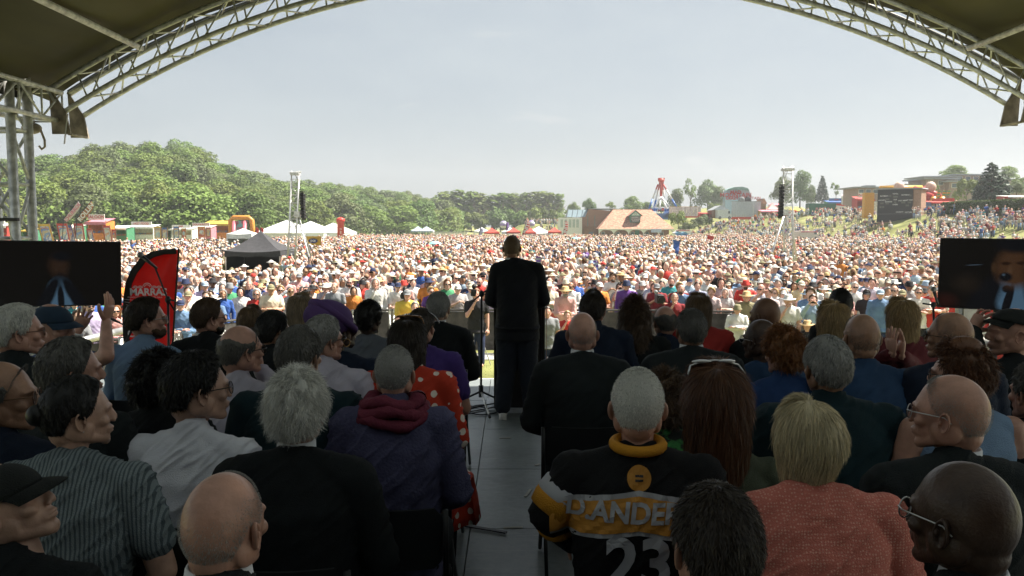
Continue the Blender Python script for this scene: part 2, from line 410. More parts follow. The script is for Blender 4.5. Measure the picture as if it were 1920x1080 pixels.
# purlins running back along the roof, and the keder rail close to the arch
pl = MB()
for deg in (-.82 * HALF, -.47 * HALF, 0, .47 * HALF, .82 * HALF):
    a = R(90 - deg); r = AR + .27
    pl.tube([(r * math.cos(a), 9.8, AZ + r * math.sin(a)), (r * math.cos(a), -4.3, AZ + r * math.sin(a))], .035, 10)
pl.build('purlin', M_alu, stage, smooth=True)
kr = MB(); kr.tube(arc(AR + .36, 10.06), .03, 8)
kr.build('roof_edge_rail', mat('edge_rail', (.05, .05, .04), .5, .5), stage, smooth=True)
# ---- gusset plates at the arch feet
for sgn in (-1, 1):
    g = MB(); a = A0 if sgn > 0 else A1
    def pp(r, da, dy): return Vector((r * math.cos(a + sgn * -da), dy, AZ + r * math.sin(a + sgn * -da)))
    for yy in (9.58, 9.98):
        top0 = pp(AR - .02, -.002, yy); top1 = pp(AR + .34, -.002, yy)
        low0 = Vector((top0.x - sgn * .05, yy, top0.z - .26)); low1 = Vector((top1.x - sgn * .02, yy, low0.z - .0))
        q = [top0, top1, low1, low0]
        if sgn < 0: q = [top0, low0, low1, top1]
        V = [(p.x, p.y - .012, p.z) for p in q] + [(p.x, p.y + .012, p.z) for p in q]
        g.add(V, [(0, 1, 2, 3), (7, 6, 5, 4), (0, 4, 5, 1), (1, 5, 6, 2), (2, 6, 7, 3), (3, 7, 4, 0)])
    g.box((low0.x + sgn * .02, 9.78, low0.z + .0), (.05, .4, .02))
    go = g.build('corner_gusset', M_gus, stage)
    b = MB(); b.box((top1.x - sgn * .02, 9.56, top1.z - .1), (.03, .012, .24), Matrix.Rotation(sgn * R(28), 3, 'Y'))
    b.build('gusset_flange', M_alu_b, go); b = MB(); b.box((top0.x - sgn * .0, 9.565, top0.z - .2), (.014, .012, .36), Matrix.Rotation(sgn * R(-9), 3, 'Y'))
    b.build('gusset_flange', M_alu_b, go)
# ---- side beams (box trusses running back from the gussets) and the towers carrying them
def box_truss(p0, p1, w_, h_, step, rad, web_r, name, parent, m=M_alu, horiz=(1, 0, 0), up=(0, 0, 1), webm=None):
    p0, p1 = Vector(p0), Vector(p1); d = p1 - p0; L = d.length; n = max(1, round(L / step)); hx, uz = Vector(horiz) * w_ / 2, Vector(up) * h_ / 2
    cor = [hx + uz, hx - uz, -hx - uz, -hx + uz]; mb = MB()
    for c in cor: mb.tube([p0 + c, p1 + c], rad, 12)
    o = mb.build(name, m, parent, smooth=True); wb = MB()
    for i in range(n):
        a, b = p0 + d * i / n, p0 + d * (i + 1) / n
        for k in range(4):
            c0, c1 = cor[k], cor[(k + 1) % 4]
            if i % 2: c0, c1 = c1, c0
            wb.tube([a + c0, b + c1], web_r, 8); wb.tube([a + cor[k], a + cor[(k + 1) % 4]], web_r, 8)
    wb.build('truss_web', webm or m, o, smooth=True); return o
for sgn in (-1, 1):
    bx = sgn * 6.1
    box_truss((bx, 9.7, 4.63), (bx, -4.2, 4.63), .36, .34, .42, .027, .012, 'side_beam', stage)
for sgn, ty in ((-1, 9.12), (1, 9.35), (-1, .5), (1, .5)):
    tx = sgn * 6.29
    tw = box_truss((tx, ty, 0.02), (tx, ty, 4.9), .40, .32, .62, .050, .019, 'tower', stage, horiz=(1, 0, 0), up=(0, 1, 0))
    hk = MB().tube([(tx + .2, ty - .2, 3.0), (tx + .1, ty - .1, 3.35), (tx - .9, ty - .5, 4.9)], .03, 10)
    hk.build('raking_brace', M_alu, tw, smooth=True)
    cl = MB().box((tx + .12, ty - .2, 3.28), (.28, .05, .035)); cl.box((tx + .2, ty - .16, 3.3), (.05, .05, .09)); cl.build('scaffold_clamp', M_blk, tw)
hm = MB().ell((-6.30, 9.7, 4.38), (.12, .08, .07)); hm.tube([(-6.20, 9.7, 4.38), (-6.15, 9.7, 4.24), (-6.15, 9.7, 4.16), (-6.19, 9.7, 4.13), (-6.22, 9.7, 4.17)], .014, 8)
hm.build('chain_hoist', M_gus, stage, smooth=True)
# ================================================================ people: heads, bodies, clothes, hair
def skin(name, col, rough=.40):
    return mat('skin_' + name, col, rough, var=.16, vscale=14, bump=.16, bscale=120, spec=.4)
SK = {'pale': skin('pale', (.46, .28, .205)), 'pink': skin('pink', (.45, .245, .18)), 'tan': skin('tan', (.30, .165, .105)), 'sunlit pale': skin('fair', (.60, .38, .29)), 'sunlit pink': skin('sunlit_pink', (.60, .34, .26)), 'sunlit tan': skin('tanned', (.42, .24, .15)),  # sunlit skins are lightened copies; stage skins are painted darker for shade
      'brown': skin('brown', (.16, .08, .045)), 'dark': skin('dark', (.055, .030, .020), .42)}
def head_mesh(fem=False, vox=.0042, open_mouth=False):
    """a head looking towards +Y, top at z +.125, chin at -.108, origin between the ears"""
    m = MB(); k = .93 if fem else 1.0
    m.ell((0, -.012, .022), (.0765, .0985, .1035), 28, 18)
    m.ell((0, .028, .012), (.066, .066, .078), 24, 14)           # forehead and face block
    m.ell((0, .040, -.040), (.054 * k, .050, .058), 20, 12)
    m.cap_((-.045 * k, .012, -.060), (-.016, .070, -.086 * k), .022, .019); m.cap_((.045 * k, .012, -.060), (.016, .070, -.086 * k), .022, .019)
    m.ell((0, .074, -.090), (.021 * k, .018, .018))               # chin
    for s in (-1, 1):
        m.ell((s * .041, .062, -.016), (.023, .022, .020))        # cheek bones
        m.cap_((s * .012, .090, .026), (s * .048, .070, .026), .0095, .009)
        m.ell((s * .058, -.01, -.035), (.020, .045, .040))
        m.ell((s * .0145, .100, -.024), (.009, .009, .008))
    m.cap_((0, .088, .020), (0, .103, -.014), .009, .0125)          # nose
    m.ell((0, .102, -.018), (.013, .013, .011))
    m.ell((0, .090, -.049), (.024, .014, .0065)); m.ell((0, .088, -.060), (.021, .014, .008))
    m.ell((0, .078, -.052), (.034, .018, .022))
    m.cap_((0, -.018, -.055), (0, -.030, -.150), .050 * k, .051 * k, 24)
    m.ell((0, -.050, -.045), (.052, .045, .05))
    me = remesh(m, vox, 5); V, Fc = arrays(me); bpy.data.meshes.remove(me)
    # eye sockets pressed in
    for s in (-1, 1):
        d = V - np.array([s * .031, .092, .004]); q = np.exp(-(d[:, 0] / .016) ** 2 - (d[:, 2] / .011) ** 2 - (d[:, 1] / .03) ** 2)
        V[:, 1] -= q * .009
    d = V - np.array([0, .1, -.0545]); V[:, 1] -= .004 * np.exp(-(d[:, 0] / .022) ** 2 - (d[:, 2] / .0022) ** 2 - (d[:, 1] / .03) ** 2)
    return V, Fc
def ear_geo(s=1):
    """an ear: bowl with a rolled rim, standing off the side of the head"""
    m = MB(); n = 22; rings = []
    for (rr, out) in ((1.0, -.004), (1.04, .004), (1.0, .010), (.86, .0105), (.74, .005), (.5, .002), (.15, .001)):
        ring = []
        for i in range(n):
            a = 2 * math.pi * i / n; lob = 1 - .25 * max(0, -math.sin(a)) ** 2 * (1 if math.cos(a) < .6 else .6)
            y = -.017 * rr * math.cos(a) * lob - .003 * math.sin(a); z = .031 * rr * math.sin(a)
            ring.append((s * (.073 + out + .012 * (-y / .017 if y < 0 else 0) * rr), y - .010, z - .006))
        rings.append(ring)
    m.loft(rings); m.ell((s * .079, .001, -.006), (.005, .005, .008), 8, 6); return m
HEADS = {}
def head_geo(fem, vox=.0042):
    if (fem, vox) not in HEADS:
        V, Fc = head_mesh(fem, vox); mb = MB().add(V, Fc); mb.join(ear_geo(1)); mb.join(ear_geo(-1))
        HEADS[(fem, vox)] = (np.concatenate(mb.v), mb.f)
    return HEADS[(fem, vox)]
def hand(mb, wrist, d, nrm, side=1, curl=.25, spread=.12, s=1.0):
    """palm, four fingers, thumb. d = pointing direction, nrm = out of the palm, side = +1 thumb to the right of d seen from the palm"""
    W = Vector(wrist); d = Vector(d).normalized(); nrm = Vector(nrm); nrm = (nrm - d * nrm.dot(d)).normalized(); x = d.cross(nrm) * side
    T = Matrix(((x.x, d.x, nrm.x, W.x), (x.y, d.y, nrm.y, W.y), (x.z, d.z, nrm.z, W.z), (0, 0, 0, 1)))
    m = MB(); m.tube([(0, -.02, 0), (0, .01, 0), (.0, .04, 0), (-.002, .075, 0), (-.002, .092, 0)], [.026, .031, .041, .043, .036], 14, .42, up=(0, 0, 1))
    for i, (fx, fl, fr) in enumerate(((.031, .070, .0088), (.0105, .078, .0092), (-.0105, .072, .0088), (-.031, .057, .0078))):
        a = spread * (1.4 - i) ; p = Vector((fx, .082 - abs(i - 1) * .004, 0)); ang = curl * (.8 + .15 * i); pts = [p]; t = ang * .6
        for L in (.44, .31, .25):
            q = Vector((math.sin(a) * math.cos(t), math.cos(a) * math.cos(t), math.sin(t))); pts.append(pts[-1] + q * fl * L); t += ang
        m.tube([pts[0] - (pts[1] - pts[0]) * .3] + pts + [pts[-1] + (pts[-1] - pts[-2]).normalized() * .004], [fr, fr * 1.05, fr * .98, fr * .9, fr * .78, fr * .4], 9)
    m.tube([(.020, .015, .004), (.040, .036, .010), (.060, .058, .016), (.070, .082, .018), (.072, .090, .018)], [.015, .0135, .0105, .0095, .005], 9)
    for i in range(len(m.v)): m.v[i] = m.v[i] * s
    return mb.join(m, T)
def seg(mb, pts, rr, n=16, flat=1.0, up=None):
    for i in range(len(pts) - 1): mb.cap_(pts[i], pts[i + 1], rr[i], rr[i + 1], n, flat, up)
def joints(p):
    """joint positions in the person's own frame; origin on the floor, facing +Y"""
    H = p['ht']; hs = p.get('hs', 1.0); w_ = p.get('w', 1.0); lean = p.get('lean', .03); J = {}
    J['head'] = Vector((p.get('hx', 0), lean + .045 + p.get('hy', 0), H - .125 * hs)); zs = H - .305 * hs
    J['sh'] = zs; J['neck'] = Vector((p.get('hx', 0) * .5, lean, zs + .035))
    stand = p.get('stand', False); J['hip'] = .93 * H / 1.78 if stand else p.get('seat', .52)
    sx = .178 * w_
    J['S'] = [Vector((s * sx, lean - .005, zs - .025)) for s in (-1, 1)]
    arms = p.get('arms')
    if arms is None:
        if stand: arms = [((-.27, .02, zs - .31), (-.20, .22, zs - .42)), ((.27, .02, zs - .31), (.20, .22, zs - .42))]
        else: arms = [((-.25 * w_, .04, zs - .30), (-.10, .27, .68)), ((.25 * w_, .04, zs - .30), (.10, .27, .68))]
    J['E'] = [Vector(a[0]) for a in arms]; J['H'] = [Vector(a[1]) for a in arms]
    hz = J['hip']
    if stand:
        J['K'] = [Vector((s * .105, .03, hz * .52)) for s in (-1, 1)]; J['A'] = [Vector((s * (.11 + p.get('feet', 0)), 0, .09)) for s in (-1, 1)]
    else:
        J['K'] = [Vector((s * .13, .44, hz - .02)) for s in (-1, 1)]; J['A'] = [Vector((s * .13, .46, .10)) for s in (-1, 1)]
    J['P'] = [Vector((s * .09, .0, hz)) for s in (-1, 1)]
    return J
def torso(m, p, J, t=0.0, suit=False, low=None):
    w_ = p.get('w', 1.0); zs = J['sh']; lean = p.get('lean', .03); hz = J['hip']; fem = p.get('fem'); dp = p.get('deep', 1.0)
    L = zs - hz; wa = .135 if fem else .155
    rows = [(hz - .06, .165, .12), (hz + .06, .170, .125), (hz + L * .35, wa * (1.0 if not suit else 1.08), .112), (hz + L * .65, .168, .118), (zs - .10, .178, .112), (zs - .03, .165, .088), (zs + .015, .120, .068), (zs + .045, .070, .058)]
    if low: rows = [(low, .20, .15)] + rows
    rings = []
    for (z, rx, ry) in rows:
        yo = lean * (z - hz) / L; ring = []
        for i in range(28):
            a = 2 * math.pi * i / 28; c, s = math.cos(a), math.sin(a)
            e = .82; X = math.copysign(abs(c) ** e, c); Y = math.copysign(abs(s) ** e, s)
            ring.append((X * (rx * w_ + t), Y * (ry * dp * math.sqrt(w_) + t) + yo, z))
        rings.append(ring)
    m.loft(rings)
    nk = J['neck']; rsh = (.058 if suit else .052) * math.sqrt(w_) + t
    for i, s in enumerate((-1, 1)):
        m.cap_(J['S'][i] + Vector((-s * .03, 0, -.005 + (.008 if suit else 0))), nk + Vector((s * .03, -.01, -.005)), rsh, .048 + t * .6, 18, .9, (0, 1, 0))
def arm(m, J, i, t=0.0, part='full', w_=1.0, cuff=1.0):
    S, E, Hh = J['S'][i], J['E'][i], J['H'][i]; q = math.sqrt(w_)
    if part == 'short':
        mid = S.lerp(E, .62); seg(m, [S, mid], [.054 * q + t, .050 * q + t + .006]); return
    seg(m, [S, S.lerp(E, .5), E], [.054 * q + t, .047 * q + t, .042 * q + t]); seg(m, [E, E.lerp(Hh, .4), E.lerp(Hh, cuff)], [.041 * q + t, .037 * q + t, .027 + t])
def hcenter(p, J):
    yaw, pit, rol = R(p.get('yaw', 0)), R(p.get('pitch', 0)), R(p.get('roll', 0))
    return Matrix.Translation(J['head']) @ Matrix.Rotation(-yaw, 4, 'Z') @ Matrix.Rotation(pit, 4, 'X') @ Matrix.Rotation(rol, 4, 'Y') @ Matrix.Scale(p.get('hs', 1.0), 4)
def body_mesh(p, J, vox):
    m = MB(); torso(m, p, J, 0)
    for i in (0, 1):
        arm(m, J, i, 0, 'full', p.get('w', 1))
        if p.get('legs', True):
            seg(m, [J['P'][i], J['K'][i]], [.085, .060]); seg(m, [J['K'][i], J['A'][i]], [.056, .042]); m.ell(J['A'][i] + Vector((0, .05, -.04)), (.045, .11, .04))
    hm = hcenter(p, J); nb = hm @ Vector((0, -.028, -.12))
    m.cap_(J['neck'] + Vector((0, -.005, -.04)), nb, .062 if not p.get('fem') else .052, .050 if not p.get('fem') else .044, 20)
    me = remesh(m, vox, 3); V, Fc = arrays(me); bpy.data.meshes.remove(me)
    mb = MB().add(V, Fc); HV, HF = head_geo(bool(p.get('fem'))); mb.join(MB().add(HV, HF), hm)
    for i in (0, 1):
        hd = p.get('hands', {}).get(i); E, Hh = J['E'][i], J['H'][i]
        if hd: hand(mb, Hh, *hd)
        else: hand(mb, Hh, (Hh - E), (-(1 if i else -1) * .3, 0, -1), -1 if i == 0 else 1, .5)
    return mb.mesh('person', True)
def wrinkle(V, amp, sc, seed=0, zs=1.0):
    out = V.copy()
    for k in range(len(V)):
        x, y, z = V[k]
        n = noise.noise(Vector((x * sc + seed, y * sc, z * sc * zs))); n2 = noise.noise(Vector((x * sc * 2.6, y * sc * 2.6 + seed, z * sc * 2.6 * zs + x * 6)))
        n3 = noise.noise(Vector(((x + z * .5) * sc * .55 + seed, y * 3, (z - x * .9) * sc * 2.9))); f = amp * ((1 - abs(n) * 2.2) * .35 + n2 * .35 + (.5 - min(1, abs(n3) * 4)) * .8); r = math.hypot(x, y) + 1e-6
        out[k, 0] += x / r * f; out[k, 1] += y / r * f; out[k, 2] += f * .3
    return out
def top_mesh(p, J, vox):
    kind = p['top']; suit = kind in ('suit',); t = {'suit': .020, 'shirt': .013, 'tee': .011, 'jumper': .018, 'dress': .014, 'vest': .006, 'jersey': .022, 'fleece': .024}[kind]
    m = MB(); torso(m, p, J, t, suit, low=(J['hip'] - .14 if p.get('stand') else None))
    nk = J['neck']; hm = hcenter(p, J); up = (hm @ Vector((0, -.03, -.1)) - nk); up = up.normalized()
    sleeve = {'tee': 'short', 'vest': None}.get(kind, 'full') if not p.get('short') else 'short'
    for i in (0, 1):
        if sleeve: arm(m, J, i, t * (1.0 if sleeve == 'full' else 1.1), sleeve, p.get('w', 1), .93)
    if suit: m.tube([nk + Vector((0, -.012, -.06)), nk + up * .02, nk + up * .050], [.095, .074, .064], 24)
    elif kind in ('shirt', 'jumper', 'fleece'): m.tube([nk + Vector((0, -.01, -.05)), nk + up * .02, nk + up * .06], [.09, .068, .061], 24)
    elif kind in ('tee', 'jersey', 'dress'): m.tube([nk + Vector((0, -.01, -.05)), nk + up * .012], [.09, .070], 24)
    me = remesh(m, vox, 3); V, Fc = arrays(me); bpy.data.meshes.remove(me)
    amp = {'suit': .008, 'shirt': .011, 'tee': .009, 'jumper': .010, 'dress': .010, 'vest': .002, 'jersey': .008, 'fleece': .012}[kind]
    V = wrinkle(V, amp, 7.5, p.get('seed', 0), .7)
    return MB().add(V, Fc).mesh('top', True)
def collar_mesh(p, J, r=.059, h0=.035, h1=.072):
    nk = J['neck']; hm = hcenter(p, J); up = (hm @ Vector((0, -.03, -.1)) - nk).normalized(); m = MB(); rings = []
    for (h, q) in ((h0 - .03, r + .012), (h1 - .006, r + .003), (h1, r), (h1 - .001, r - .004), (h0, r - .004)):
        c = nk + up * h; rings.append([(c.x + q * math.cos(a), c.y + q * math.sin(a) * 1.0, c.z + (-.008 if math.sin(a) > .5 else 0)) for a in [2 * math.pi * i / 28 for i in range(28)]])
    return m.loft(rings, cap=False).mesh('collar', True)
# ---------------------------------------------------------------- hair
def hair_mat(name, col, light=.25):
    if 'hair_' + name in MATS: return MATS['hair_' + name]
    if isinstance(col, str): col = hexc(col)
    m = bpy.data.materials.new('hair_' + name); m.use_nodes = True; nt = m.node_tree; b = nt.nodes['Principled BSDF']; out = nt.nodes['Material Output']
    g = N('ShaderNodeNewGeometry', nt); hs = N('ShaderNodeHueSaturation', nt); hs.inputs['Color'].default_value = (*col, 1)
    mr = N('ShaderNodeMapRange', nt); mr.inputs[3].default_value = .55; mr.inputs[4].default_value = 1.5
    nt.links.new(g.outputs['Random Per Island'], mr.inputs[0]); nt.links.new(mr.outputs[0], hs.inputs['Value'])
    nt.links.new(hs.outputs[0], b.inputs['Base Color']); b.inputs['Roughness'].default_value = .42; b.inputs['Specular IOR Level'].default_value = .45
    tr = N('ShaderNodeBsdfTranslucent', nt); nt.links.new(hs.outputs[0], tr.inputs[0]); ms = N('ShaderNodeMixShader', nt); ms.inputs[0].default_value = light
    nt.links.new(b.outputs[0], ms.inputs[1]); nt.links.new(tr.outputs[0], ms.inputs[2]); nt.links.new(ms.outputs[0], out.inputs[0])
    MATS['hair_' + name] = m; return m
HM = {k: hair_mat(k, c) for k, c in {'black': (.010, .009, .008), 'darkbrown': (.028, .018, .011), 'brown': (.075, .042, .021), 'lightbrown': (.15, .095, .05),
     'blonde': (.36, .25, .12), 'ashblonde': (.30, .23, .15), 'paleblonde': (.52, .44, .28), 'ginger': (.21, .085, .028), 'auburn': (.11, .045, .02), 'grey': (.26, .255, .24), 'darkgrey': (.10, .095, .085),
     'white': (.58, .57, .53)}.items()}
SC0, SR = np.array([0, -.012, .022]), np.array([.0785, .1005, .1055])
def hairline(az):
    """lowest elevation of hair for azimuth az (0 = face, pi = back of the head)"""
    return np.interp(az, [0, R(28), R(52), R(72), R(84), R(100), R(125), math.pi], [R(47), R(43), R(28), R(-4), R(-12), R(0), R(-40), R(-50)])
STY = {   # shell thickness, strand length, strand count, lift, curl, bottom (metres below origin for long hair)
    'crop': dict(t=.002, L=.008, n=5200, lift=.7, curl=0, wd=.0011), 'short': dict(t=.010, L=.020, n=5200, lift=.35, curl=.1, wd=.0013),
    'full': dict(t=.014, L=.019, n=7500, lift=.14, curl=.12, wd=.0014), 'quiff': dict(t=.018, L=.03, n=5200, lift=.25, curl=.1, wd=.0014, quiff=.03),
    'fluffy': dict(t=.026, L=.040, n=9500, lift=.13, curl=.95, wd=.0011), 'curly': dict(t=.030, L=.05, n=8000, lift=.45, curl=1.5, wd=.0016),
    'afro': dict(t=.022, L=.022, n=8000, lift=.8, curl=1.6, wd=.0013),
    'ring': dict(t=.004, L=.014, n=2600, lift=.4, curl=.1, wd=.0011, top=R(22)), 'thin': dict(t=.001, L=.004, n=3000, lift=.25, curl=.1, wd=.0005),
    'bob': dict(t=.022, L=.05, n=9500, lift=.03, curl=.06, wd=.0013, bot=-.085), 'long': dict(t=.020, L=.08, n=9500, lift=.03, curl=.08, wd=.0014, bot=-.26),
    'longcurly': dict(t=.032, L=.07, n=9000, lift=.3, curl=1.3, wd=.0018, bot=-.25), 'bun': dict(t=.009, L=.014, n=6500, lift=.06, curl=.05, wd=.0014, bun=True),
    'mess': dict(t=.024, L=.035, n=8500, lift=.35, curl=1.0, wd=.0015, bun='top')}
def hair_surface(sty, az, v):
    """a point on the hair's outer skin and the fall direction; v runs 0 (crown) to 1 (tips)"""
    aa = np.abs(az); t = sty['t']; bot = sty.get('bot'); hl = hairline(aa)
    if sty.get('top') is not None: e0 = np.where(aa > R(70), sty['top'] + R(8) * np.sin(aa * 3) + R(1) * np.sin(az * 23) + R(1) * np.sin(az * 41 + 1), hl); e0 = np.maximum(e0, hl)
    else: e0 = np.full_like(aa, R(89))
    if bot is None:
        el = e0 + (hl - e0) * v; k = np.sin(np.clip((1 - v) * 5, 0, 1) * math.pi / 2); tt = .0015 + t * k * (1 - .25 * np.cos(az) * 0)
        if sty.get('quiff'): tt = tt + sty['quiff'] * np.exp(-(az / .9) ** 2) * np.exp(-((el - R(58)) / .35) ** 2)
        if sty.get('top') is not None: tt = tt * np.sin(np.clip(v * 6, 0, 1) * math.pi / 2)
        s = 1 + tt / .09
        return np.stack([SC0[0] + SR[0] * s * np.cos(el) * np.sin(az), SC0[1] + SR[1] * s * np.cos(el) * np.cos(az), SC0[2] + SR[2] * s * np.sin(el)], -1)
    back = sm((aa - R(58)) / R(20)); e1 = np.where(back > 0, R(-5) * back + hl * (1 - back), hl)
    vs = .55; vv = np.clip(v / vs, 0, 1); el = R(89) + (e1 - R(89)) * vv
    el = np.where(back <= 0, R(89) + (hl - R(89)) * np.clip(v, 0, 1), el)
    tt = t * (.35 + .65 * np.sin(np.clip(vv * 1.2, 0, 1) * math.pi / 2)) * np.where(back <= 0, np.clip((1 - v) * 4, .08, 1), 1); s = 1 + tt / .09
    p = np.stack([SC0[0] + SR[0] * s * np.cos(el) * np.sin(az), SC0[1] + SR[1] * s * np.cos(el) * np.cos(az), SC0[2] + SR[2] * s * np.sin(el)], -1)
    dn = np.clip((v - vs) / (1 - vs), 0, 1) * back; drop = (p[..., 2] - bot) * dn
    p[..., 2] -= drop
    w_ = 1 + (.22 if sty['curl'] > 1 else .02) * np.sin(dn * math.pi * .7) - .18 * dn * (1 if bot > -.12 else .3)
    p[..., 0] *= w_; p[..., 1] = p[..., 1] * w_ - .0 * dn
    p[..., 1] += np.where((np.cos(az) < 0), -.015 * dn * (1 if bot < -.12 else -1.6), 0)
    return p
def hair_mesh(style, seed=0, nmul=1.0):
    sty = STY[style]; rg = np.random.default_rng(seed + 11); m = MB(); na, nv = 56, 26
    A = np.linspace(-math.pi, math.pi, na + 1); Vv = np.linspace(0.001, 1, nv)
    if style != 'thin':
        G = hair_surface(sty, *np.meshgrid(A, Vv)); fr = np.zeros(G.shape[:2])
        cu = sty['curl']
        for j in range(nv):
            for i in range(na + 1):
                q = G[j, i % na] if i == na else G[j, i]; z = noise.noise(Vector(q * (18 + 10 * cu)) + Vector((seed, 0, 0))) * (.10 + .22 * cu) * sty['t'] * 2.0
                zz = noise.noise(Vector((A[i % na] * 9, j * .13, seed))) * .0035 * (1 if sty['t'] > .008 else .2); d = q - SC0; G[j, i] = q + d / np.linalg.norm(d) * (z + zz)
        m.loft([G[j] for j in range(nv)], close=False)
        G2 = SC0 + (G - SC0) * .88
        if sty.get('bot'): m.loft([G2[j] for j in range(nv)], close=False)
    bun = sty.get('bun')
    if bun is True: m.ell((0, -.125, .02), (.035, .03, .035), 18, 12)
    n = int(sty['n'] * nmul); wmul = 1 / math.sqrt(nmul); az = rg.uniform(-math.pi, math.pi, n)
    top = R(89); u = rg.uniform(0, 1, n)
    v = (u ** .75 if sty.get('bot') is None else u)
    if style == 'thin': v = .55 + .45 * u ** .6; vL = sty['L'] / (.15 if sty.get('bot') is None else (.2 - sty['bot']))
    v0 = v * .97; p0 = hair_surface(sty, az, v0); p1 = hair_surface(sty, az, np.minimum(v0 + .04, 1.0)); dn = p1 - p0
    dn /= (np.linalg.norm(dn, axis=1, keepdims=True) + 1e-9); nr = p0 - SC0; nr /= np.linalg.norm(nr, axis=1, keepdims=True)
    if style == 'thin':
        nr2 = nr
    L = sty['L'] * rg.uniform(.5, 1.25, n); lift = sty['lift'] * rg.uniform(.2, 1.6, n) + rg.exponential(.10 if sty.get('bot') is None else .025, n) * (.5 + sty['curl'])
    clump = np.array([noise.noise(Vector(q * 34)) for q in p0]) * 3.4 * sty['curl'] if sty['curl'] > .7 else 0
    side = np.cross(dn, nr); sgn = rg.normal(0, (.25 if sty.get('bot') is None else .08) + .25 * sty['curl'], n) + clump
    d0 = dn * (1 - .3 * sty['curl'])[..., None] if False else dn
    cf = np.clip((R(89) - np.arcsin(np.clip((p0[:, 2] - SC0[2]) / .13, -1, 1))) / R(40), .12, 1)[:, None] if sty['curl'] < .8 else 1.0
    d0 = d0 + nr * lift[:, None] * cf + side * sgn[:, None]; d0 /= np.linalg.norm(d0, axis=1, keepdims=True)
    K = 4; pts = [p0 - nr * .003]; cur = p0; dd = d0
    for k in range(K - 1):
        cur = cur + dd * (L / (K - 1))[:, None]; pts.append(cur)
        dd = dd + np.array([0, 0, -.28]) * (1 - min(.8, sty['lift'])) + rg.normal(0, (.12 if sty.get('bot') is None else .05) + .45 * sty['curl'], (n, 3)); dd /= np.linalg.norm(dd, axis=1, keepdims=True)
    pts = np.stack(pts, 1); wd = sty['wd'] * wmul * rg.uniform(.6, 1.3, n); wv = (side + nr * rg.normal(0, .8, (n, 1))); wv /= np.linalg.norm(wv, axis=1, keepdims=True)
    tap = np.array([1, 1, .8, .12])[None, :, None]
    a = pts - wv[:, None, :] * wd[:, None, None] * tap; b = pts + wv[:, None, :] * wd[:, None, None] * tap
    V = np.stack([a, b], 2).reshape(n, K * 2, 3)
    if sty.get('bot') is None: pass
    Fq = np.array([(2 * k, 2 * k + 1, 2 * k + 3, 2 * k + 2) for k in range(K - 1)]); Fall = (Fq[None] + (np.arange(n) * K * 2)[:, None, None]).reshape(-1, 4)
    m.v.append(V.reshape(-1, 3)); m.f.extend(map(tuple, (Fall + m.n).tolist())); m.n += n * K * 2
    if bun == 'top': m.ell((0, -.02, .13), (.07, .07, .045), 18, 12)
    return m
# ---------------------------------------------------------------- things worn on the head
M_lens = mat('lens', (.05, .06, .07), .08, 0, spec=.9, alpha=.35); M_dark = mat('dark_lens', (.01, .01, .012), .1, spec=.9)
def glasses(parent, hm, m=None, dark=False, up=0.0, back=0.0):
    m = m or mat('glasses_frame', (.02, .02, .02), .3, .3); g = MB(); y = .099 - back; z = .006 + up
    for s in (-1, 1):
        g.torus((s * .032, y, z), .0215, .0016, 18, 6, 'y'); g.tube([(s * .056, y, z + .008), (s * .072, y - .02, z + .008), (s * .079, y - .11, z + .004 - up * .2), (s * .076, y - .128, z - .012)], .0018, 6)
    g.tube([(-.010, y, z + .004), (0, y + .003, z + .007), (.010, y, z + .004)], .0016, 6)
    o = obj('glasses', g.xf(hm).mesh('glasses', True), m, parent); l = MB()
    for s in (-1, 1): l.ell((s * .032, y, z), (.021, .0012, .0205), 18, 8)
    obj('lens', l.xf(hm).mesh('lens', True), M_dark if dark else M_lens, o); return o
def cap_mesh(brim=True, flat=False):
    m = MB(); rings = []
    for j in range(12):
        el = R(2 + 87 * j / 11) if not flat else R(4 + 85 * j / 11); s = 1.10; ring = []
        for i in range(36):
            a = 2 * math.pi * i / 36; ff = 1.0 + (.10 * max(0, math.cos(a)) if flat else 0)
            ring.append((SR[0] * s * math.cos(el) * math.sin(a) * ff, -.012 + SR[1] * s * ff * math.cos(el) * math.cos(a), .034 + .088 * math.sin(el) * (.85 if flat else 1)))
        rings.append(ring)
    m.loft(rings)
    if brim:
        A_ = np.linspace(R(-66), R(66), 22); top, bot = [], []; ln = .066 if not flat else .040
        for rr in (0, .35, .7, 1):
            top.append([(.0855 * math.sin(a) * (1 - .06 * rr), -.014 + .1085 * math.cos(a) * (1.04 if flat else 1) + ln * rr * math.cos(a * 1.1) ** .6, .039 - .006 * rr - .016 * rr * rr - .010 * rr * abs(math.sin(a)) ** 2) for a in A_]); bot.append([(x, y, z - .004) for x, y, z in top[-1]])
        m.loft(top, close=False); m.loft(bot, close=False); m.loft([top[-1], bot[-1]], close=False)
        if not flat: m.ell((0, -.012, .122), (.007, .007, .004), 8, 5)
    return m
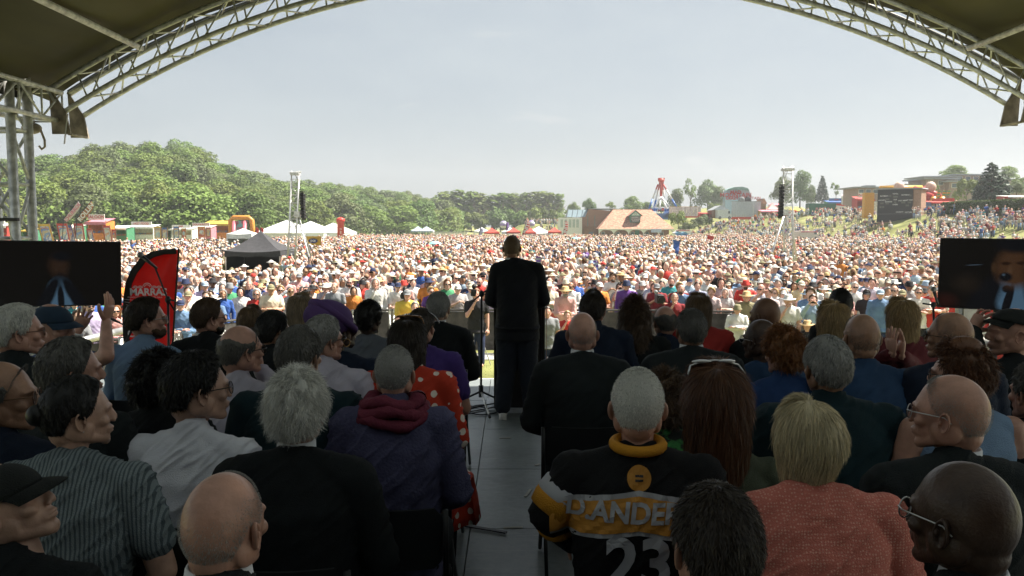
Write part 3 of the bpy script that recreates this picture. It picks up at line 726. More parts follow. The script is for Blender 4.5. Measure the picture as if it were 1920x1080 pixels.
# ---------------------------------------------------------------- fabrics
def fab(name, col, pattern=None, col2=None, ps=8, rough=.8, b=.5, sheen=0.0, var=.15, bs=260):
    return mat('cloth_' + name, col, rough, var=var, vscale=5, bump=b, bscale=bs, spec=.2, sheen=sheen, pattern=pattern, col2=col2, pscale=ps)
M_suit = fab('black_suit', (.008, .010, .011)); M_suit2 = fab('charcoal_suit', (.013, .017, .018)); M_navy = fab('navy', (.008, .014, .030)); M_blue = fab('blue', (.018, .045, .10))
M_trou = fab('dark_trouser', (.010, .012, .014)); M_white = fab('white_shirt', (.68, .68, .74), var=.06); M_shoe = mat('shoe', (.012, .012, .012), .25, spec=.6)
M_chair = mat('chair_plastic', (.010, .011, .012), .5, var=.2); M_chairm = mat('chair_metal', (.02, .02, .02), .35, .7)
def trousers(p, J, parent, m, shoes=True, shoe_m=None, fat=1.0):
    t = MB(); stand = p.get('stand')
    t.ell((0, 0, J['hip']), (.175 * p.get('w', 1), .135, .12), 20, 12)
    for i in (0, 1):
        seg(t, [J['P'][i], J['K'][i]], [.100 * fat, .078 * fat]); seg(t, [J['K'][i], J['A'][i] + Vector((0, 0, .01 + (fat - 1) * .1))], [.074 * fat, .066 * fat])
    me = remesh(t, .014, 3); V, Fc = arrays(me); bpy.data.meshes.remove(me); V = wrinkle(V, .008, 6, 3, .5)
    o = obj('trousers', MB().add(V, Fc).mesh('trousers', True), m, parent)
    if shoes:
        for i in (0, 1):
            s = MB(); a = J['A'][i]; rings = []
            for (y, w_, h, b0) in ((-.07, .022, .045, .004), (-.055, .034, .07, 0), (0, .038, .082, 0), (.06, .042, .062, 0), (.12, .046, .045, 0), (.165, .040, .034, .002), (.19, .018, .020, .006)):
                rings.append([(a.x + w_ * math.cos(q), a.y + y + .0, max(b0, b0 + h * .5 + h * .5 * math.sin(q))) for q in [2 * math.pi * k / 16 for k in range(16)]])
            s.loft(rings); s.box((a.x, a.y + .055, .008), (.075, .24, .016)); s.build('shoe', shoe_m or M_shoe, parent, smooth=True)
    return o
CHAIR = {}
def chair(loc, rz, label):
    root = thing('folding_chair', label, 'chair', loc, rz, 'black chairs for the seated guests on the stage')
    if not CHAIR:
        b = MB(); rings = []
        for k in range(9):
            z = .60 + .235 * k / 8; r = .02 if k in (0, 8) else 0; wd = .215 - (.035 if k in (0, 8) else .01 if k in (1, 7) else 0)
            rings.append([(x * wd, -.215 - .02 * (k / 8) + .03 * x * x * -1 * -1, z) for x in np.linspace(-1, 1, 13)])
        q = rings; m1 = MB().loft(q, close=False); m1.loft([[(x, y - .012, z) for (x, y, z) in rr] for rr in q], close=False)
        m1.loft([q[-1], [(x, y - .012, z) for (x, y, z) in q[-1]]], close=False); CHAIR['backrest'] = m1.mesh('backrest', True)
        s = MB(); bevelbox(s, (0, 0, .445), (.42, .41, .03), .012); CHAIR['seat'] = s.mesh('seat')
        for nm, s_ in (('l', -1), ('r', 1)):
            CHAIR['f' + nm] = MB().tube([(s_ * .225, -.24, .84), (s_ * .225, -.21, .45), (s_ * .225, .22, .01)], .011, 8).mesh('leg', True)
            CHAIR['b' + nm] = MB().tube([(s_ * .205, .18, .44), (s_ * .205, -.25, .01)], .010, 8).mesh('leg', True)
    obj('backrest', CHAIR['backrest'], M_chair, root); obj('seat', CHAIR['seat'], M_chair, root)
    for k in ('fl', 'fr', 'bl', 'br'): obj('leg', CHAIR[k], M_chairm, root)
    return root
HAIRC = {}
def person(px, py, wpx, label, top='suit', topm=None, hair='short', hairm='grey', sk='pale', yaw=0, d=None, by=0, drop=.45, collar=None, glass=None,
           fem=False, seat=True, trm=None, hsc=None, **kw):
    """px = centre of the head, py = top of the head incl. hair, wpx = width of the bare head across (all in photo pixels)"""
    sty = STY.get(hair); tt = (sty['t'] if sty else 0)
    d = d or drop * 1493 / (py - 425)
    top_p = P(px, py, d); pix = d / 1493 * 1.0
    hs = hsc or max(.90, min(1.17, wpx * pix / (.157 + 2 * tt)))
    ztop = top_p.z - FLOOR - tt * .9 * hs
    p = dict(ht=ztop, hs=hs, fem=fem, top=top, yaw=yaw, seed=px * .013); p.update(kw)
    J = joints(p); bw = R(by); hw = J['head']
    off = Matrix.Rotation(-bw, 3, 'Z') @ Vector((hw.x, hw.y, 0))
    loc = Vector((top_p.x - off.x, d - off.y, FLOOR))
    if p.get('armpx'):
        inv = Matrix.Rotation(bw, 3, 'Z'); arms = []
        for a in p['armpx']: arms.append(tuple(tuple(inv @ (P(*q) - loc)) for q in a))
        p['arms'] = arms; J = joints(p)
    vox = min(.012, max(.006, .003 * d))
    me = body_mesh(p, J, vox); o = obj('person', me, SK[sk], None, label=label, cat='person'); o.location = loc; o.rotation_euler = (0, 0, -bw)
    tm = top_mesh(p, J, vox); to = obj({'suit': 'jacket', 'shirt': 'shirt', 'tee': 't_shirt', 'jumper': 'jumper', 'dress': 'dress', 'vest': 'vest_top', 'jersey': 'jersey', 'fleece': 'fleece'}[top], tm, topm or M_suit, o)
    hm = hcenter(p, J)
    if sty and not kw.get('hat'):
        key = (hair, int(px) % 3, d < 2.9)
        if key not in HAIRC: HAIRC[key] = hair_mesh(hair, int(px) % 3, 1.9 if d < 2.9 else 1.0)
        h = MB().join(HAIRC[key]).xf(hm); obj('hair', h.mesh('hair', True), HM[hairm], o)
    if collar: obj('shirt_collar', collar_mesh(p, J), collar, o)
    if glass: glasses(o, hm, **(glass if isinstance(glass, dict) else {}))
    trousers(p, J, o, trm or M_trou)
    if seat: chair(Vector((loc.x, loc.y, FLOOR)), -bw, 'chair of the ' + ' '.join(label.replace('seated ', '').split()[:11]))
    return o, p, J, hm, to
# ================================================================ the people seated on the stage
G_RED = mat('red_rim', (.25, .05, .03), .3); G_TORT = mat('tortoise_rim', (.10, .045, .02), .3); G_SIL = mat('silver_rim', (.5, .5, .5), .3, .8)
M_lil = fab('lilac_shirt', (.42, .39, .46)); M_purp = fab('purple_tee', (.055, .030, .16)); M_dots = fab('red_polka', (.46, .04, .018), 'dots', (.70, .62, .55), 15, var=.08)
M_floral = fab('floral', (.02, .022, .02), 'blotch', (.05, .22, .06), 14); M_coral = fab('coral_dots', (.50, .15, .115), 'spots', (.70, .42, .33), 120)
M_stripe = fab('grey_stripe', (.17, .20, .21), 'vstripes', (.07, .09, .10), 26); M_maroon = fab('maroon', (.10, .018, .022)); M_redtop = fab('red_top', (.32, .03, .025))
M_fleece = fab('purple_fleece', (.062, .060, .115), bs=90, b=.6); M_green = fab('olive_jacket', (.06, .07, .045)); M_greyt = fab('grey_tee', (.10, .11, .13)); M_denim = fab('denim', (.16, .24, .36))
M_roy = fab('royal_polo', (.018, .045, .13)); M_teal = fab('dark_teal', (.007, .022, .028)); M_coll = mat('collar_white', (.62, .63, .66), .8, var=.05)
M_cap_navy = fab('navy_cap', (.02, .04, .07)); M_cap_blk = fab('black_cap', (.016, .018, .017)); M_jersey = fab('black_jersey', (.007, .007, .008)); M_amber = fab('amber', (.50, .22, .02))
PL = {}
def add(key, *a, **k): PL[key] = person(*a, **k); return PL[key]
def worn(key, name, mb, m):
    o, p, J, hm, to = PL[key]; q = MB().join(mb).xf(hm); return obj(name, q.mesh(name, True), m, o)
# --- left block, back to front
add('bald_front', 420, 885, 138, 'seated person with a bald freckled head and white collar near the lower left corner', 'suit', M_suit2, 'thin', 'grey', 'pink', yaw=14, drop=.47, collar=M_coll, seed=1)
add('cap_front', 14, 866, 118, 'seated person in a black cap looking right and up at the lower left corner', 'suit', M_suit, None, 'grey', 'pale', yaw=82, pitch=22, d=1.9, hat=True, hsc=.93)
worn('cap_front', 'cap', cap_mesh(), M_cap_blk)
add('fluffy', 556, 697, 118, 'seated person with fluffy white hair and a black jacket behind the aisle scarf', 'suit', M_suit, 'fluffy', 'white', 'pale', yaw=-4, drop=.48, collar=M_coll, w=1.12)
add('side_woman', 146, 706, 92, 'seated person with dark tied back hair and a grey striped short sleeved top, turned right', 'tee', M_stripe, 'bun', 'black', 'pale', yaw=52, d=2.35, fem=True)
add('white_shirt', 370, 660, 108, 'seated person in a white shirt with black hair, glasses and stubble, looking right', 'shirt', M_white, 'short', 'black', 'pale', yaw=44, drop=.47, hsc=1.12, glass=True, w=1.14, by=8)
add('edge_left', 2, 676, 96, 'seated person at the left edge with gold rimmed glasses, white shirt and navy jacket', 'suit', M_navy, 'ring', 'darkgrey', 'tan', yaw=72, d=2.5, glass=dict(m=G_TORT), collar=M_coll)
add('grey_dark', 134, 634, 92, 'seated person with thick greying hair and a charcoal jacket, turned right', 'suit', M_suit2, 'full', 'darkgrey', 'pink', yaw=52, d=3.0)
add('curly_dark', 296, 664, 66, 'seated person with dark curly hair and a black top half hidden behind the white shirt', 'jumper', M_suit, 'curly', 'black', 'tan', yaw=20, d=3.3, fem=True)
add('teal', 562, 612, 82, 'seated person with thick dark grey hair and a dark teal jumper', 'jumper', M_teal, 'full', 'darkgrey', 'pale', yaw=16, d=3.25, w=1.14, collar=M_coll)
add('white_hair', 34, 571, 74, 'seated person with thick white hair, tortoise glasses and a dark jacket at the far left', 'suit', M_suit2, 'full', 'white', 'pink', yaw=52, d=3.6, glass=dict(m=G_TORT), collar=M_coll)
add('scarf', 740, 649, 64, 'seated person with cropped grey hair, maroon scarf and purple fleece beside the aisle', 'fleece', M_fleece, 'crop', 'grey', 'pink', yaw=4, d=3.15, w=.98, hsc=.92)
add('chin_hand', 452, 609, 66, 'seated balding person in a pale shirt resting the chin on one hand', 'shirt', M_lil, 'ring', 'darkgrey', 'pink', yaw=42, d=4.0, glass=True,
    armpx=[((415, 800, 3.9), (440, 820, 4.2)), ((512, 720, 4.2), (488, 693, 4.12))], hands={1: ((-.35, .25, 1), (-1, .3, 0), 1, 1.2, .05)})
add('dots', 764, 597, 62, 'seated person in a red polka dot dress with long dark hair and raised sunglasses', 'dress', M_dots, 'long', 'darkbrown', 'tan', yaw=6, d=3.9, fem=True)
add('lilac', 608, 592, 66, 'seated person with swept grey hair, glasses and a pale lilac shirt', 'shirt', M_lil, 'full', 'grey', 'pink', yaw=42, d=3.85, glass=True)
add('cap_clap', 98, 570, 60, 'seated person in a navy cap and blue t-shirt clapping raised hands', 'tee', M_roy, None, 'grey', 'pink', yaw=74, d=4.55, hat=True, by=28,
    armpx=[((128, 668, 5.0), (147, 618, 5.0)), ((200, 668, 4.25), (199, 602, 4.35))],
    hands={0: ((.45, .2, 1), (.8, -.6, -.1), -1, .25, .14), 1: ((.12, .2, 1), (-.9, -.4, 0), 1, .2, .12)})
worn('cap_clap', 'cap', cap_mesh(), M_cap_navy)
add('short_black', 514, 583, 54, 'seated person with short black hair and a black top beside the balding pale shirt', 'jumper', M_suit, 'full', 'black', 'tan', yaw=38, d=4.5, glass=True, fem=True)
add('turban', 634, 574, 56, 'seated person in a purple head wrap and navy t-shirt with hoop earrings', 'tee', M_navy, None, 'grey', 'dark', yaw=44, d=4.5, hat=True, fem=True, w=1.1)
add('purple_tee', 790, 578, 44, 'seated person in a purple t-shirt with dark tied hair and a headband by the aisle', 'tee', M_purp, 'bun', 'darkbrown', 'pink', yaw=18, d=4.6, fem=True)
add('blue_shirt', 276, 558, 58, 'seated person in a mid blue shirt with brown hair, beard and glasses', 'shirt', M_denim, 'full', 'darkbrown', 'pink', yaw=46, d=5.0, glass=dict(m=G_SIL), by=10)
add('young_suit', 392, 560, 52, 'seated person with short brown hair and a black suit beside the blue shirt', 'suit', M_suit, 'full', 'brown', 'pink', yaw=46, d=5.2, glass=True, collar=M_coll)
add('green_top', 470, 573, 44, 'seated person with light brown bobbed hair and a green top in the third row', 'jumper', fab('green_top', (.04, .15, .04)), 'bob', 'lightbrown', 'pink', yaw=8, d=5.7, fem=True)
add('blonde_left', 563, 552, 44, 'seated person with long straight blonde hair in front of the purple head wrap', 'jumper', M_suit, 'long', 'ashblonde', 'pink', yaw=2, d=5.8, fem=True)
add('grey_top', 692, 566, 40, 'seated person with short black hair and a grey top beside the purple head wrap', 'tee', M_greyt, 'afro', 'black', 'dark', yaw=22, d=5.4)
add('suit_aisle', 822, 548, 36, 'person with cropped grey hair and black suit at the front end of the aisle', 'suit', M_suit, 'short', 'grey', 'pale', yaw=6, d=6.0, collar=M_coll, hsc=.98, w=1.05)
# --- right block
add('dark_bald', 1806, 865, 150, 'seated person with a dark shaved head and glasses nearest the camera at the lower right', 'suit', M_suit, None, None, 'dark', yaw=-30, d=1.58, collar=M_coll, glass=dict(m=G_SIL), w=1.05)
add('brown_front', 1342, 912, 158, 'seated person with short dark brown hair nearest the camera beside the black and amber jersey', 'jumper', M_suit, 'short', 'darkbrown', 'pink', yaw=-6, drop=.475)
add('white_bob', 1512, 748, 108, 'seated person with a pale blonde bob and coral patterned top', 'tee', M_coral, 'bob', 'paleblonde', 'pink', yaw=-24, drop=.47, fem=True, w=1.12)
add('bald_glasses', 1782, 702, 102, 'seated person with a bald head, glasses and dark suit looking left, big at the right', 'suit', M_suit2, 'thin', 'grey', 'pink', yaw=-46, drop=.44, glass=dict(m=G_SIL), collar=M_coll, w=1.12)
add('jersey', 1196, 692, 96, 'seated person with cropped white hair in a black and amber sports jersey with lettering', 'jersey', M_jersey, 'crop', 'white', 'pink', yaw=0, drop=.445, w=1.1, by=6,
    armpx=[((1030, 960, 2.45), (1075, 1015, 2.85)), ((1345, 1010, 2.45), (1290, 1050, 2.85))])
add('sunglasses_up', 1344, 685, 92, 'seated person with long brown hair and white sunglasses pushed up on the head', 'jumper', M_green, 'long', 'auburn', 'pink', yaw=-4, hsc=1.12, d=2.78, fem=True)
add('floral', 1246, 702, 66, 'seated person with wavy brown hair and a floral top behind the cropped white head', 'jumper', M_floral, 'curly', 'brown', 'pink', yaw=-10, d=3.25, fem=True)
add('ginger_up', 1798, 642, 88, 'seated person with piled up auburn hair, glasses and bare shoulders looking left', 'vest', M_denim, 'mess', 'auburn', 'pink', yaw=-52, d=2.95, fem=True, glass=True)
add('grey_black', 1551, 631, 86, 'seated person with thick grey hair and a black fleece', 'fleece', M_teal, 'full', 'grey', 'tan', yaw=-3, d=3.05, w=1.18)
add('edge_right', 1945, 680, 84, 'seated person in a dark jacket cut off by the right edge of the picture', 'suit', M_suit, 'short', 'darkgrey', 'pink', yaw=-10, d=3.0, w=1.15)
add('bald_specs', 1781, 585, 62, 'seated person with a shaved brown head and glasses beside the flat cap', 'suit', M_navy, 'thin', 'darkgrey', 'tan', yaw=-42, d=3.85, glass=True)
add('ginger_curl', 1468, 617, 58, 'seated person with short curly ginger hair and a royal blue polo shirt', 'shirt', M_roy, 'curly', 'ginger', 'pink', yaw=-18, d=3.95, short=True)
add('blue_jumper', 1616, 588, 62, 'seated person with a shaved head and blue jumper before the long blonde hair', 'jumper', M_blue, 'thin', 'darkgrey', 'tan', yaw=-2, d=3.9, w=1.1)
add('flat_cap', 1898, 578, 62, 'seated person in a black brimmed hat pointing left at the far right', 'suit', M_suit, None, 'grey', 'pink', yaw=-76, d=4.1, hat=True,
    armpx=[((1842, 720, 4.0), (1822, 618, 4.15)), ((1925, 760, 3.9), (1900, 740, 4.2))], hands={0: ((.75, .3, .75), (.3, -.9, .2), 1, .55, .3)})
worn('flat_cap', 'hat', cap_mesh(True, True).xf(Matrix.Translation((0, -.012, .016)) @ Matrix.Rotation(R(12), 4, 'X')), M_cap_blk)
add('bald_suit', 1092, 585, 54, 'seated person with a bald tanned head and black suit by the aisle on the right', 'suit', M_suit2, 'thin', 'grey', 'pink', yaw=2, d=4.35, collar=M_coll, w=1.12)
add('suit_mid', 1296, 580, 56, 'seated person with short dark grey hair and black suit amid the right block', 'suit', M_suit2, 'short', 'darkgrey', 'tan', yaw=0, d=4.3, collar=M_coll, w=1.14)
add('blue_tee', 1426, 598, 54, 'seated person with a dark shaved head, glasses and lettered blue t-shirt', 'tee', M_blue, 'thin', 'black', 'dark', yaw=-34, d=4.5, glass=dict(m=G_SIL), w=1.05)
add('clapping', 1696, 590, 44, 'seated person in a dark top clapping, behind the long blonde hair', 'jumper', M_maroon, 'crop', 'black', 'tan', yaw=-5, d=5.9, w=.9)
add('quiff', 1112, 548, 46, 'seated person with a brown quiff and navy shirt behind the bald black suit', 'shirt', M_navy, 'quiff', 'darkbrown', 'pink', yaw=10, d=5.3, w=1.1)
add('curly_long', 1190, 560, 44, 'seated person with long curly brown hair and a black top', 'jumper', M_suit, 'longcurly', 'brown', 'pink', yaw=0, d=5.5, fem=True)
add('navy_back', 1246, 573, 42, 'seated person with receding dark hair and a navy jumper', 'jumper', M_navy, 'ring', 'darkgrey', 'pink', yaw=-14, d=5.6)
add('red_top', 1310, 552, 44, 'seated person with long light brown hair and a red top', 'jumper', M_redtop, 'long', 'lightbrown', 'pink', yaw=4, d=5.7, fem=True)
add('brown_bald', 1434, 558, 46, 'seated person with a shaved brown head and dark jacket looking left', 'suit', M_suit, None, None, 'brown', yaw=-34, d=5.6)
add('straight_blonde', 1562, 567, 48, 'seated person with long straight fair hair and maroon sleeves', 'jumper', M_maroon, 'long', 'blonde', 'pink', yaw=-8, d=4.9, fem=True)
add('blonde_right', 1692, 561, 46, 'seated person with long pale blonde hair clapping in a maroon top', 'jumper', M_maroon, 'long', 'blonde', 'pink', yaw=-6, d=5.0, fem=True,
    armpx=[((1640, 690, 4.9), (1672, 664, 4.6)), ((1716, 690, 4.9), (1690, 668, 4.6))], hands={0: ((.0, .1, 1), (1, .2, 0), 1, .12, .12), 1: ((.05, .1, 1), (-1, .2, 0), -1, .12, .10)})
add('far_bald', 1576, 541, 40, 'seated person with a round dark shaved head above the long straight fair hair', 'suit', M_suit, 'crop', 'black', 'dark', yaw=0, d=6.3)
# --- things particular people wear
def sunglasses_up(key, m, s=1.0):
    o, p, J, hm, to = PL[key]; g = MB()
    for q in (-1, 1): g.ell((q * .038, .030, .150), (.034, .024, .007), 16, 6, Matrix.Rotation(R(-14), 3, 'X'))
    g.tube([(-.078, .02, .140), (-.038, .02, .153), (0, .02, .156), (.038, .02, .153), (.078, .02, .140)], .0032, 6)
    for q in (-1, 1): g.tube([(q * .078, .02, .140), (q * .092, .0, .115)], .003, 6)
    obj('sunglasses', g.xf(hm).mesh('sunglasses', True), m, o)
sunglasses_up('sunglasses_up', mat('white_rim', (.6, .6, .6), .15, .3)); sunglasses_up('dots', mat('amber_rim', (.2, .09, .03), .2))
g = MB(); g.torus((0, -.02, .0), .113, .0045, 30, 8, 'x', (20, 160)); worn('purple_tee', 'headband', MB().join(g).xf(Matrix.Rotation(R(90), 4, 'Z')), mat('silver_rim2', (.4, .4, .42), .25, .8))
# head wrap: wound bands
tb = MB(); tb.ell((0, -.060, .066), (.118, .135, .098), 28, 18, Matrix.Rotation(R(-14), 3, 'X'))
for k in range(9):
    a = k / 8; tb.torus((0, 0, 0), .098 + .016 * math.sin(a * 3.1), .017, 36, 8)
    M4 = Matrix.Translation(Vector((0, -.02 - .06 * a, .045 + .055 * a))) @ Matrix.Rotation(R(-30 - 16 * a), 4, 'X') @ Matrix.Scale(1.12 - .25 * a, 4)
    V = tb.v[-1]; A = np.array(M4); tb.v[-1] = V @ A[:3, :3].T + A[:3, 3]
worn('turban', 'head_wrap', tb, fab('violet_wrap', (.085, .045, .15), b=.2))
er = MB()
for s in (-1, 1): er.torus((s * .079, -.004, -.062), .020, .0026, 20, 6, 'x')
worn('turban', 'earring', er, mat('gold', (.5, .3, .12), .3, .9))
e2 = MB().ell((.080, -.004, -.036), (.003, .003, .003), 8, 6); worn('side_woman', 'earring', e2, mat('pearl', (.8, .8, .78), .2))
e3 = MB().ell((.084, -.004, -.05), (.006, .004, .018), 8, 6); worn('curly_dark', 'earring', e3, mat('green_stone', (.01, .45, .12), .2))
wb = MB().torus((0, 0, 0), .030, .007, 20, 6)
o, p, J, hm, to = PL['cap_clap']; E, Hh = J['E'][0], J['H'][0]; wb.xf(Matrix.Translation(E.lerp(Hh, .86)) @ (Hh - E).to_track_quat('Z', 'Y').to_matrix().to_4x4()); obj('wrist_watch', wb.mesh('wrist_watch', True), M_coll, o)
# beards hugging the jaw
def beard(key, hm_, t=.010):
    m = MB(); m.ell((0, .048, -.074), (.052, .050 + t * .5, .043)); m.cap_((-.052, .008, -.050), (-.028, .062, -.086), .020 + t * .3); m.cap_((.052, .008, -.050), (.028, .062, -.086), .020 + t * .3)
    me = remesh(m, .006, 3); V, Fc = arrays(me); rg = np.random.default_rng(3); V += rg.normal(0, .0016, V.shape); worn(key, 'beard', MB().add(V, Fc), hm_)
beard('blue_shirt', HM['brown']); beard('young_suit', HM['darkbrown'], .002)
# scarf
o, p, J, hm, to = PL['scarf']; sc_ = MB()
for k, (r_, z_, t_) in enumerate(((.095, .005, .034), (.085, .040, .030), (.105, -.03, .030))):
    pts = [J['neck'] + Vector((math.cos(a) * r_ * 1.15, math.sin(a) * r_ - .01, z_ + .012 * math.sin(a * 3 + k))) for a in np.linspace(0, 2 * math.pi, 25)]
    sc_.tube(pts, [t_ * (1 + .18 * math.sin(i * 1.9 + k)) for i in range(25)], 12, .8, cap=False)
obj('scarf', sc_.mesh('scarf', True), fab('maroon_scarf', (.13, .022, .04), b=.7, bs=60), o)
# skirt of the polka dot dress falling over the knees
o, p, J, hm, to = PL['dots']; sk_ = MB(); hz = J['hip']; rings = []
for (y, z, rx, rz_) in ((-.12, hz + .02, .19, .13), (.05, hz + .02, .22, .13), (.25, hz + .01, .23, .11), (.42, hz - .01, .24, .10), (.55, hz - .10, .24, .13), (.60, .34, .25, .15), (.60, .20, .27, .17)):
    rings.append([(rx * math.cos(a) * (1 + .04 * math.sin(a * 9)) + .06, y + (0 if z > .4 else .04 * math.sin(a * 7)) + (rz_ * math.sin(a) if z < .4 else 0), z + (rz_ * math.sin(a) if z >= .4 else 0)) for a in [2 * math.pi * i / 40 for i in range(40)]])
sk_.loft(rings); obj('skirt', sk_.mesh('skirt', True), M_dots, o)
# lettering laid onto the backs of garments
def on_back(key, geo, m, name, cx, cz, lift=.003, mirror=False):
    """project flat lettering (x, z) onto the back of the garment"""
    o, p, J, hm, to = PL[key]; me = to.data; bv = BVHTree.FromPolygons([v.co for v in me.vertices], [tuple(q.vertices) for q in me.polygons])
    V, Fc = geo; bm = bmesh.new(); vs = [bm.verts.new((v[0], 0, v[2])) for v in V]
    for f in Fc:
        try: bm.faces.new([vs[i] for i in f])
        except ValueError: pass
    bmesh.ops.triangulate(bm, faces=bm.faces[:]); 
    for _ in range(4):
        ed = [e for e in bm.edges if e.calc_length() > .018]
        if not ed: break
        bmesh.ops.subdivide_edges(bm, edges=ed, cuts=1); bmesh.ops.triangulate(bm, faces=bm.faces[:])
    for v in bm.verts:
        x, z = v.co.x + cx, v.co.z + cz; hit = bv.ray_cast(Vector((x, -1.0, z)), Vector((0, 1, 0)))
        v.co = Vector((x, (hit[0].y if hit[0] else 0) - lift, z)) if hit[0] else Vector((x, .0, z))
    out = bpy.data.meshes.new(name); bm.to_mesh(out); bm.free(); return obj(name, out, m, to)
def strip(x0, x1, z0, z1, n=40, slant=0.0):
    V = []; Fc = []
    for i in range(n + 1):
        x = x0 + (x1 - x0) * i / n; V += [(x, 0, z0 + slant * abs(x)), (x, 0, z1 + slant * abs(x))]
    return V, [(2 * i, 2 * i + 2, 2 * i + 3, 2 * i + 1) for i in range(n)]
zs = PL['jersey'][2]['sh']; W_ = mat('print_white', (.30, .30, .32), .7); Y_ = mat('print_amber', (.42, .185, .025), .7)
on_back('jersey', strip(-.27, .27, -.062, .062, slant=-.16), W_, 'stripe', 0, zs - .095, .004)
on_back('jersey', strip(-.27, .27, -.048, .048, slant=-.16), Y_, 'stripe', 0, zs - .095, .008)
on_back('jersey', text_geo('D.ANDERSON', .080, .034, shear=.12), W_, 'lettering', .03, zs - .095, .014)
on_back('jersey', text_geo('23', .20, .03), W_, 'lettering', .0, zs - .245, .010)
disc = ([(.036 * math.cos(a), 0, .036 * math.sin(a)) for a in np.linspace(0, 6.2, 28)], [tuple(range(28))]); on_back('jersey', disc, Y_, 'badge', 0, zs + .0, .004)
for k, s in enumerate(('NO', 'ONE', 'FORGOT')):
    if k < 2: on_back('jersey', text_geo('▬', .012, .02) if False else ([(-.012, 0, -.003), (.012, 0, -.003), (.012, 0, .003), (-.012, 0, .003)], [(0, 1, 2, 3)]), M_blk, 'badge_print', 0, zs + .007 - k * .012, .006)
on_back('blue_tee', text_geo('NASUWT', .072, .02), mat('print_dim', (.12, .14, .17), .8), 'lettering', .02, PL['blue_tee'][2]['sh'] - .12, .004)
on_back('turban', text_geo('UNISON', .040, .01), mat('print_pale', (.30, .33, .42), .8), 'lettering', -.02, PL['turban'][2]['sh'] - .085, .004)
on_back('turban', text_geo('the public service union', .014, .0), mat('print_pale', (.30, .33, .42), .8), 'lettering', -.02, PL['turban'][2]['sh'] - .115, .004)
o, p, J, hm, to = PL['jersey']; yc = MB(); nk = J['neck']
yc.tube([nk + Vector((math.cos(a) * .074, math.sin(a) * .070 - .012, .045 + .006 * math.sin(a))) for a in np.linspace(0, 2 * math.pi, 25)], .017, 10, cap=False); obj('neckband', yc.mesh('neckband', True), M_amber, o)
for i in (0, 1):      # amber bands round the sleeves
    E, S, Hh = J['E'][i], J['S'][i], J['H'][i]
    for (a, b, q, mm) in ((S, E, .55, W_), (S, E, .72, M_amber), (E, Hh, .25, M_amber)):
        c = a.lerp(b, q); dd = (b - a).normalized(); t = MB(); t.tube([c - dd * .035, c, c + dd * .035], [.074, .078, .073] if q > .3 else [.066, .070, .064], 20); obj('sleeve_band', t.mesh('sleeve_band', True), mm, to)
# ---------------------------------------------------------------- the speaker, standing at the lectern
def speaker():
    d = 7.66; top = P(959, 443, d); ft = P(975, 792, d); H = top.z - FLOOR
    p = dict(ht=H, hx=-.05, hs=.98, top='suit', yaw=2, seed=9, stand=True, w=1.04, lean=.0, feet=.03, deep=1.05, arms=[((-.255, .05, H - .62), (-.12, .30, H - .72)), ((.26, .06, H - .62), (.13, .30, H - .73))])
    J = joints(p); loc = Vector((top.x + .055, d, FLOOR)); me = body_mesh(p, J, .011); o = obj('person', me, SK['tan'], label='person in a dark suit and white trainers standing at the lectern facing the crowd', cat='person'); o.location = loc
    m = MB(); torso(m, p, J, .024, True, low=J['hip'] - .02)
    # jacket skirt to the hip with a slight flare, sleeves
    hz = J['hip']; m.loft([[((.195, .203, .215, .222)[k] * math.cos(a), (.145, .150, .158, .162)[k] * math.sin(a), z) for a in [2 * math.pi * i / 28 for i in range(28)]] for k, z in enumerate((hz + .22, hz + .08, hz - .06, hz - .15))])
    for i in (0, 1): arm(m, J, i, .022, 'full', 1.05, .95)
    nk = J['neck']; m.tube([nk + Vector((0, -.012, -.06)), nk + Vector((0, -.002, .02)), nk + Vector((0, .006, .048))], [.095, .074, .064], 24)
    me = remesh(m, .010, 3); V, Fc = arrays(me); V = wrinkle(V, .005, 5, 4, .6); to = obj('jacket', MB().add(V, Fc).mesh('jacket', True), fab('speaker_suit', (.008, .009, .012)), o)
    hm = hcenter(p, J); h = MB().join(hair_mesh('crop', 1)).xf(hm); obj('hair', h.mesh('hair', True), HM['lightbrown'], o); obj('shirt_collar', collar_mesh(p, J), M_coll, o)
    trousers(p, J, o, fab('speaker_trouser', (.012, .015, .022)), shoe_m=mat('trainer', (.62, .60, .56), .5), fat=1.24)
speaker()
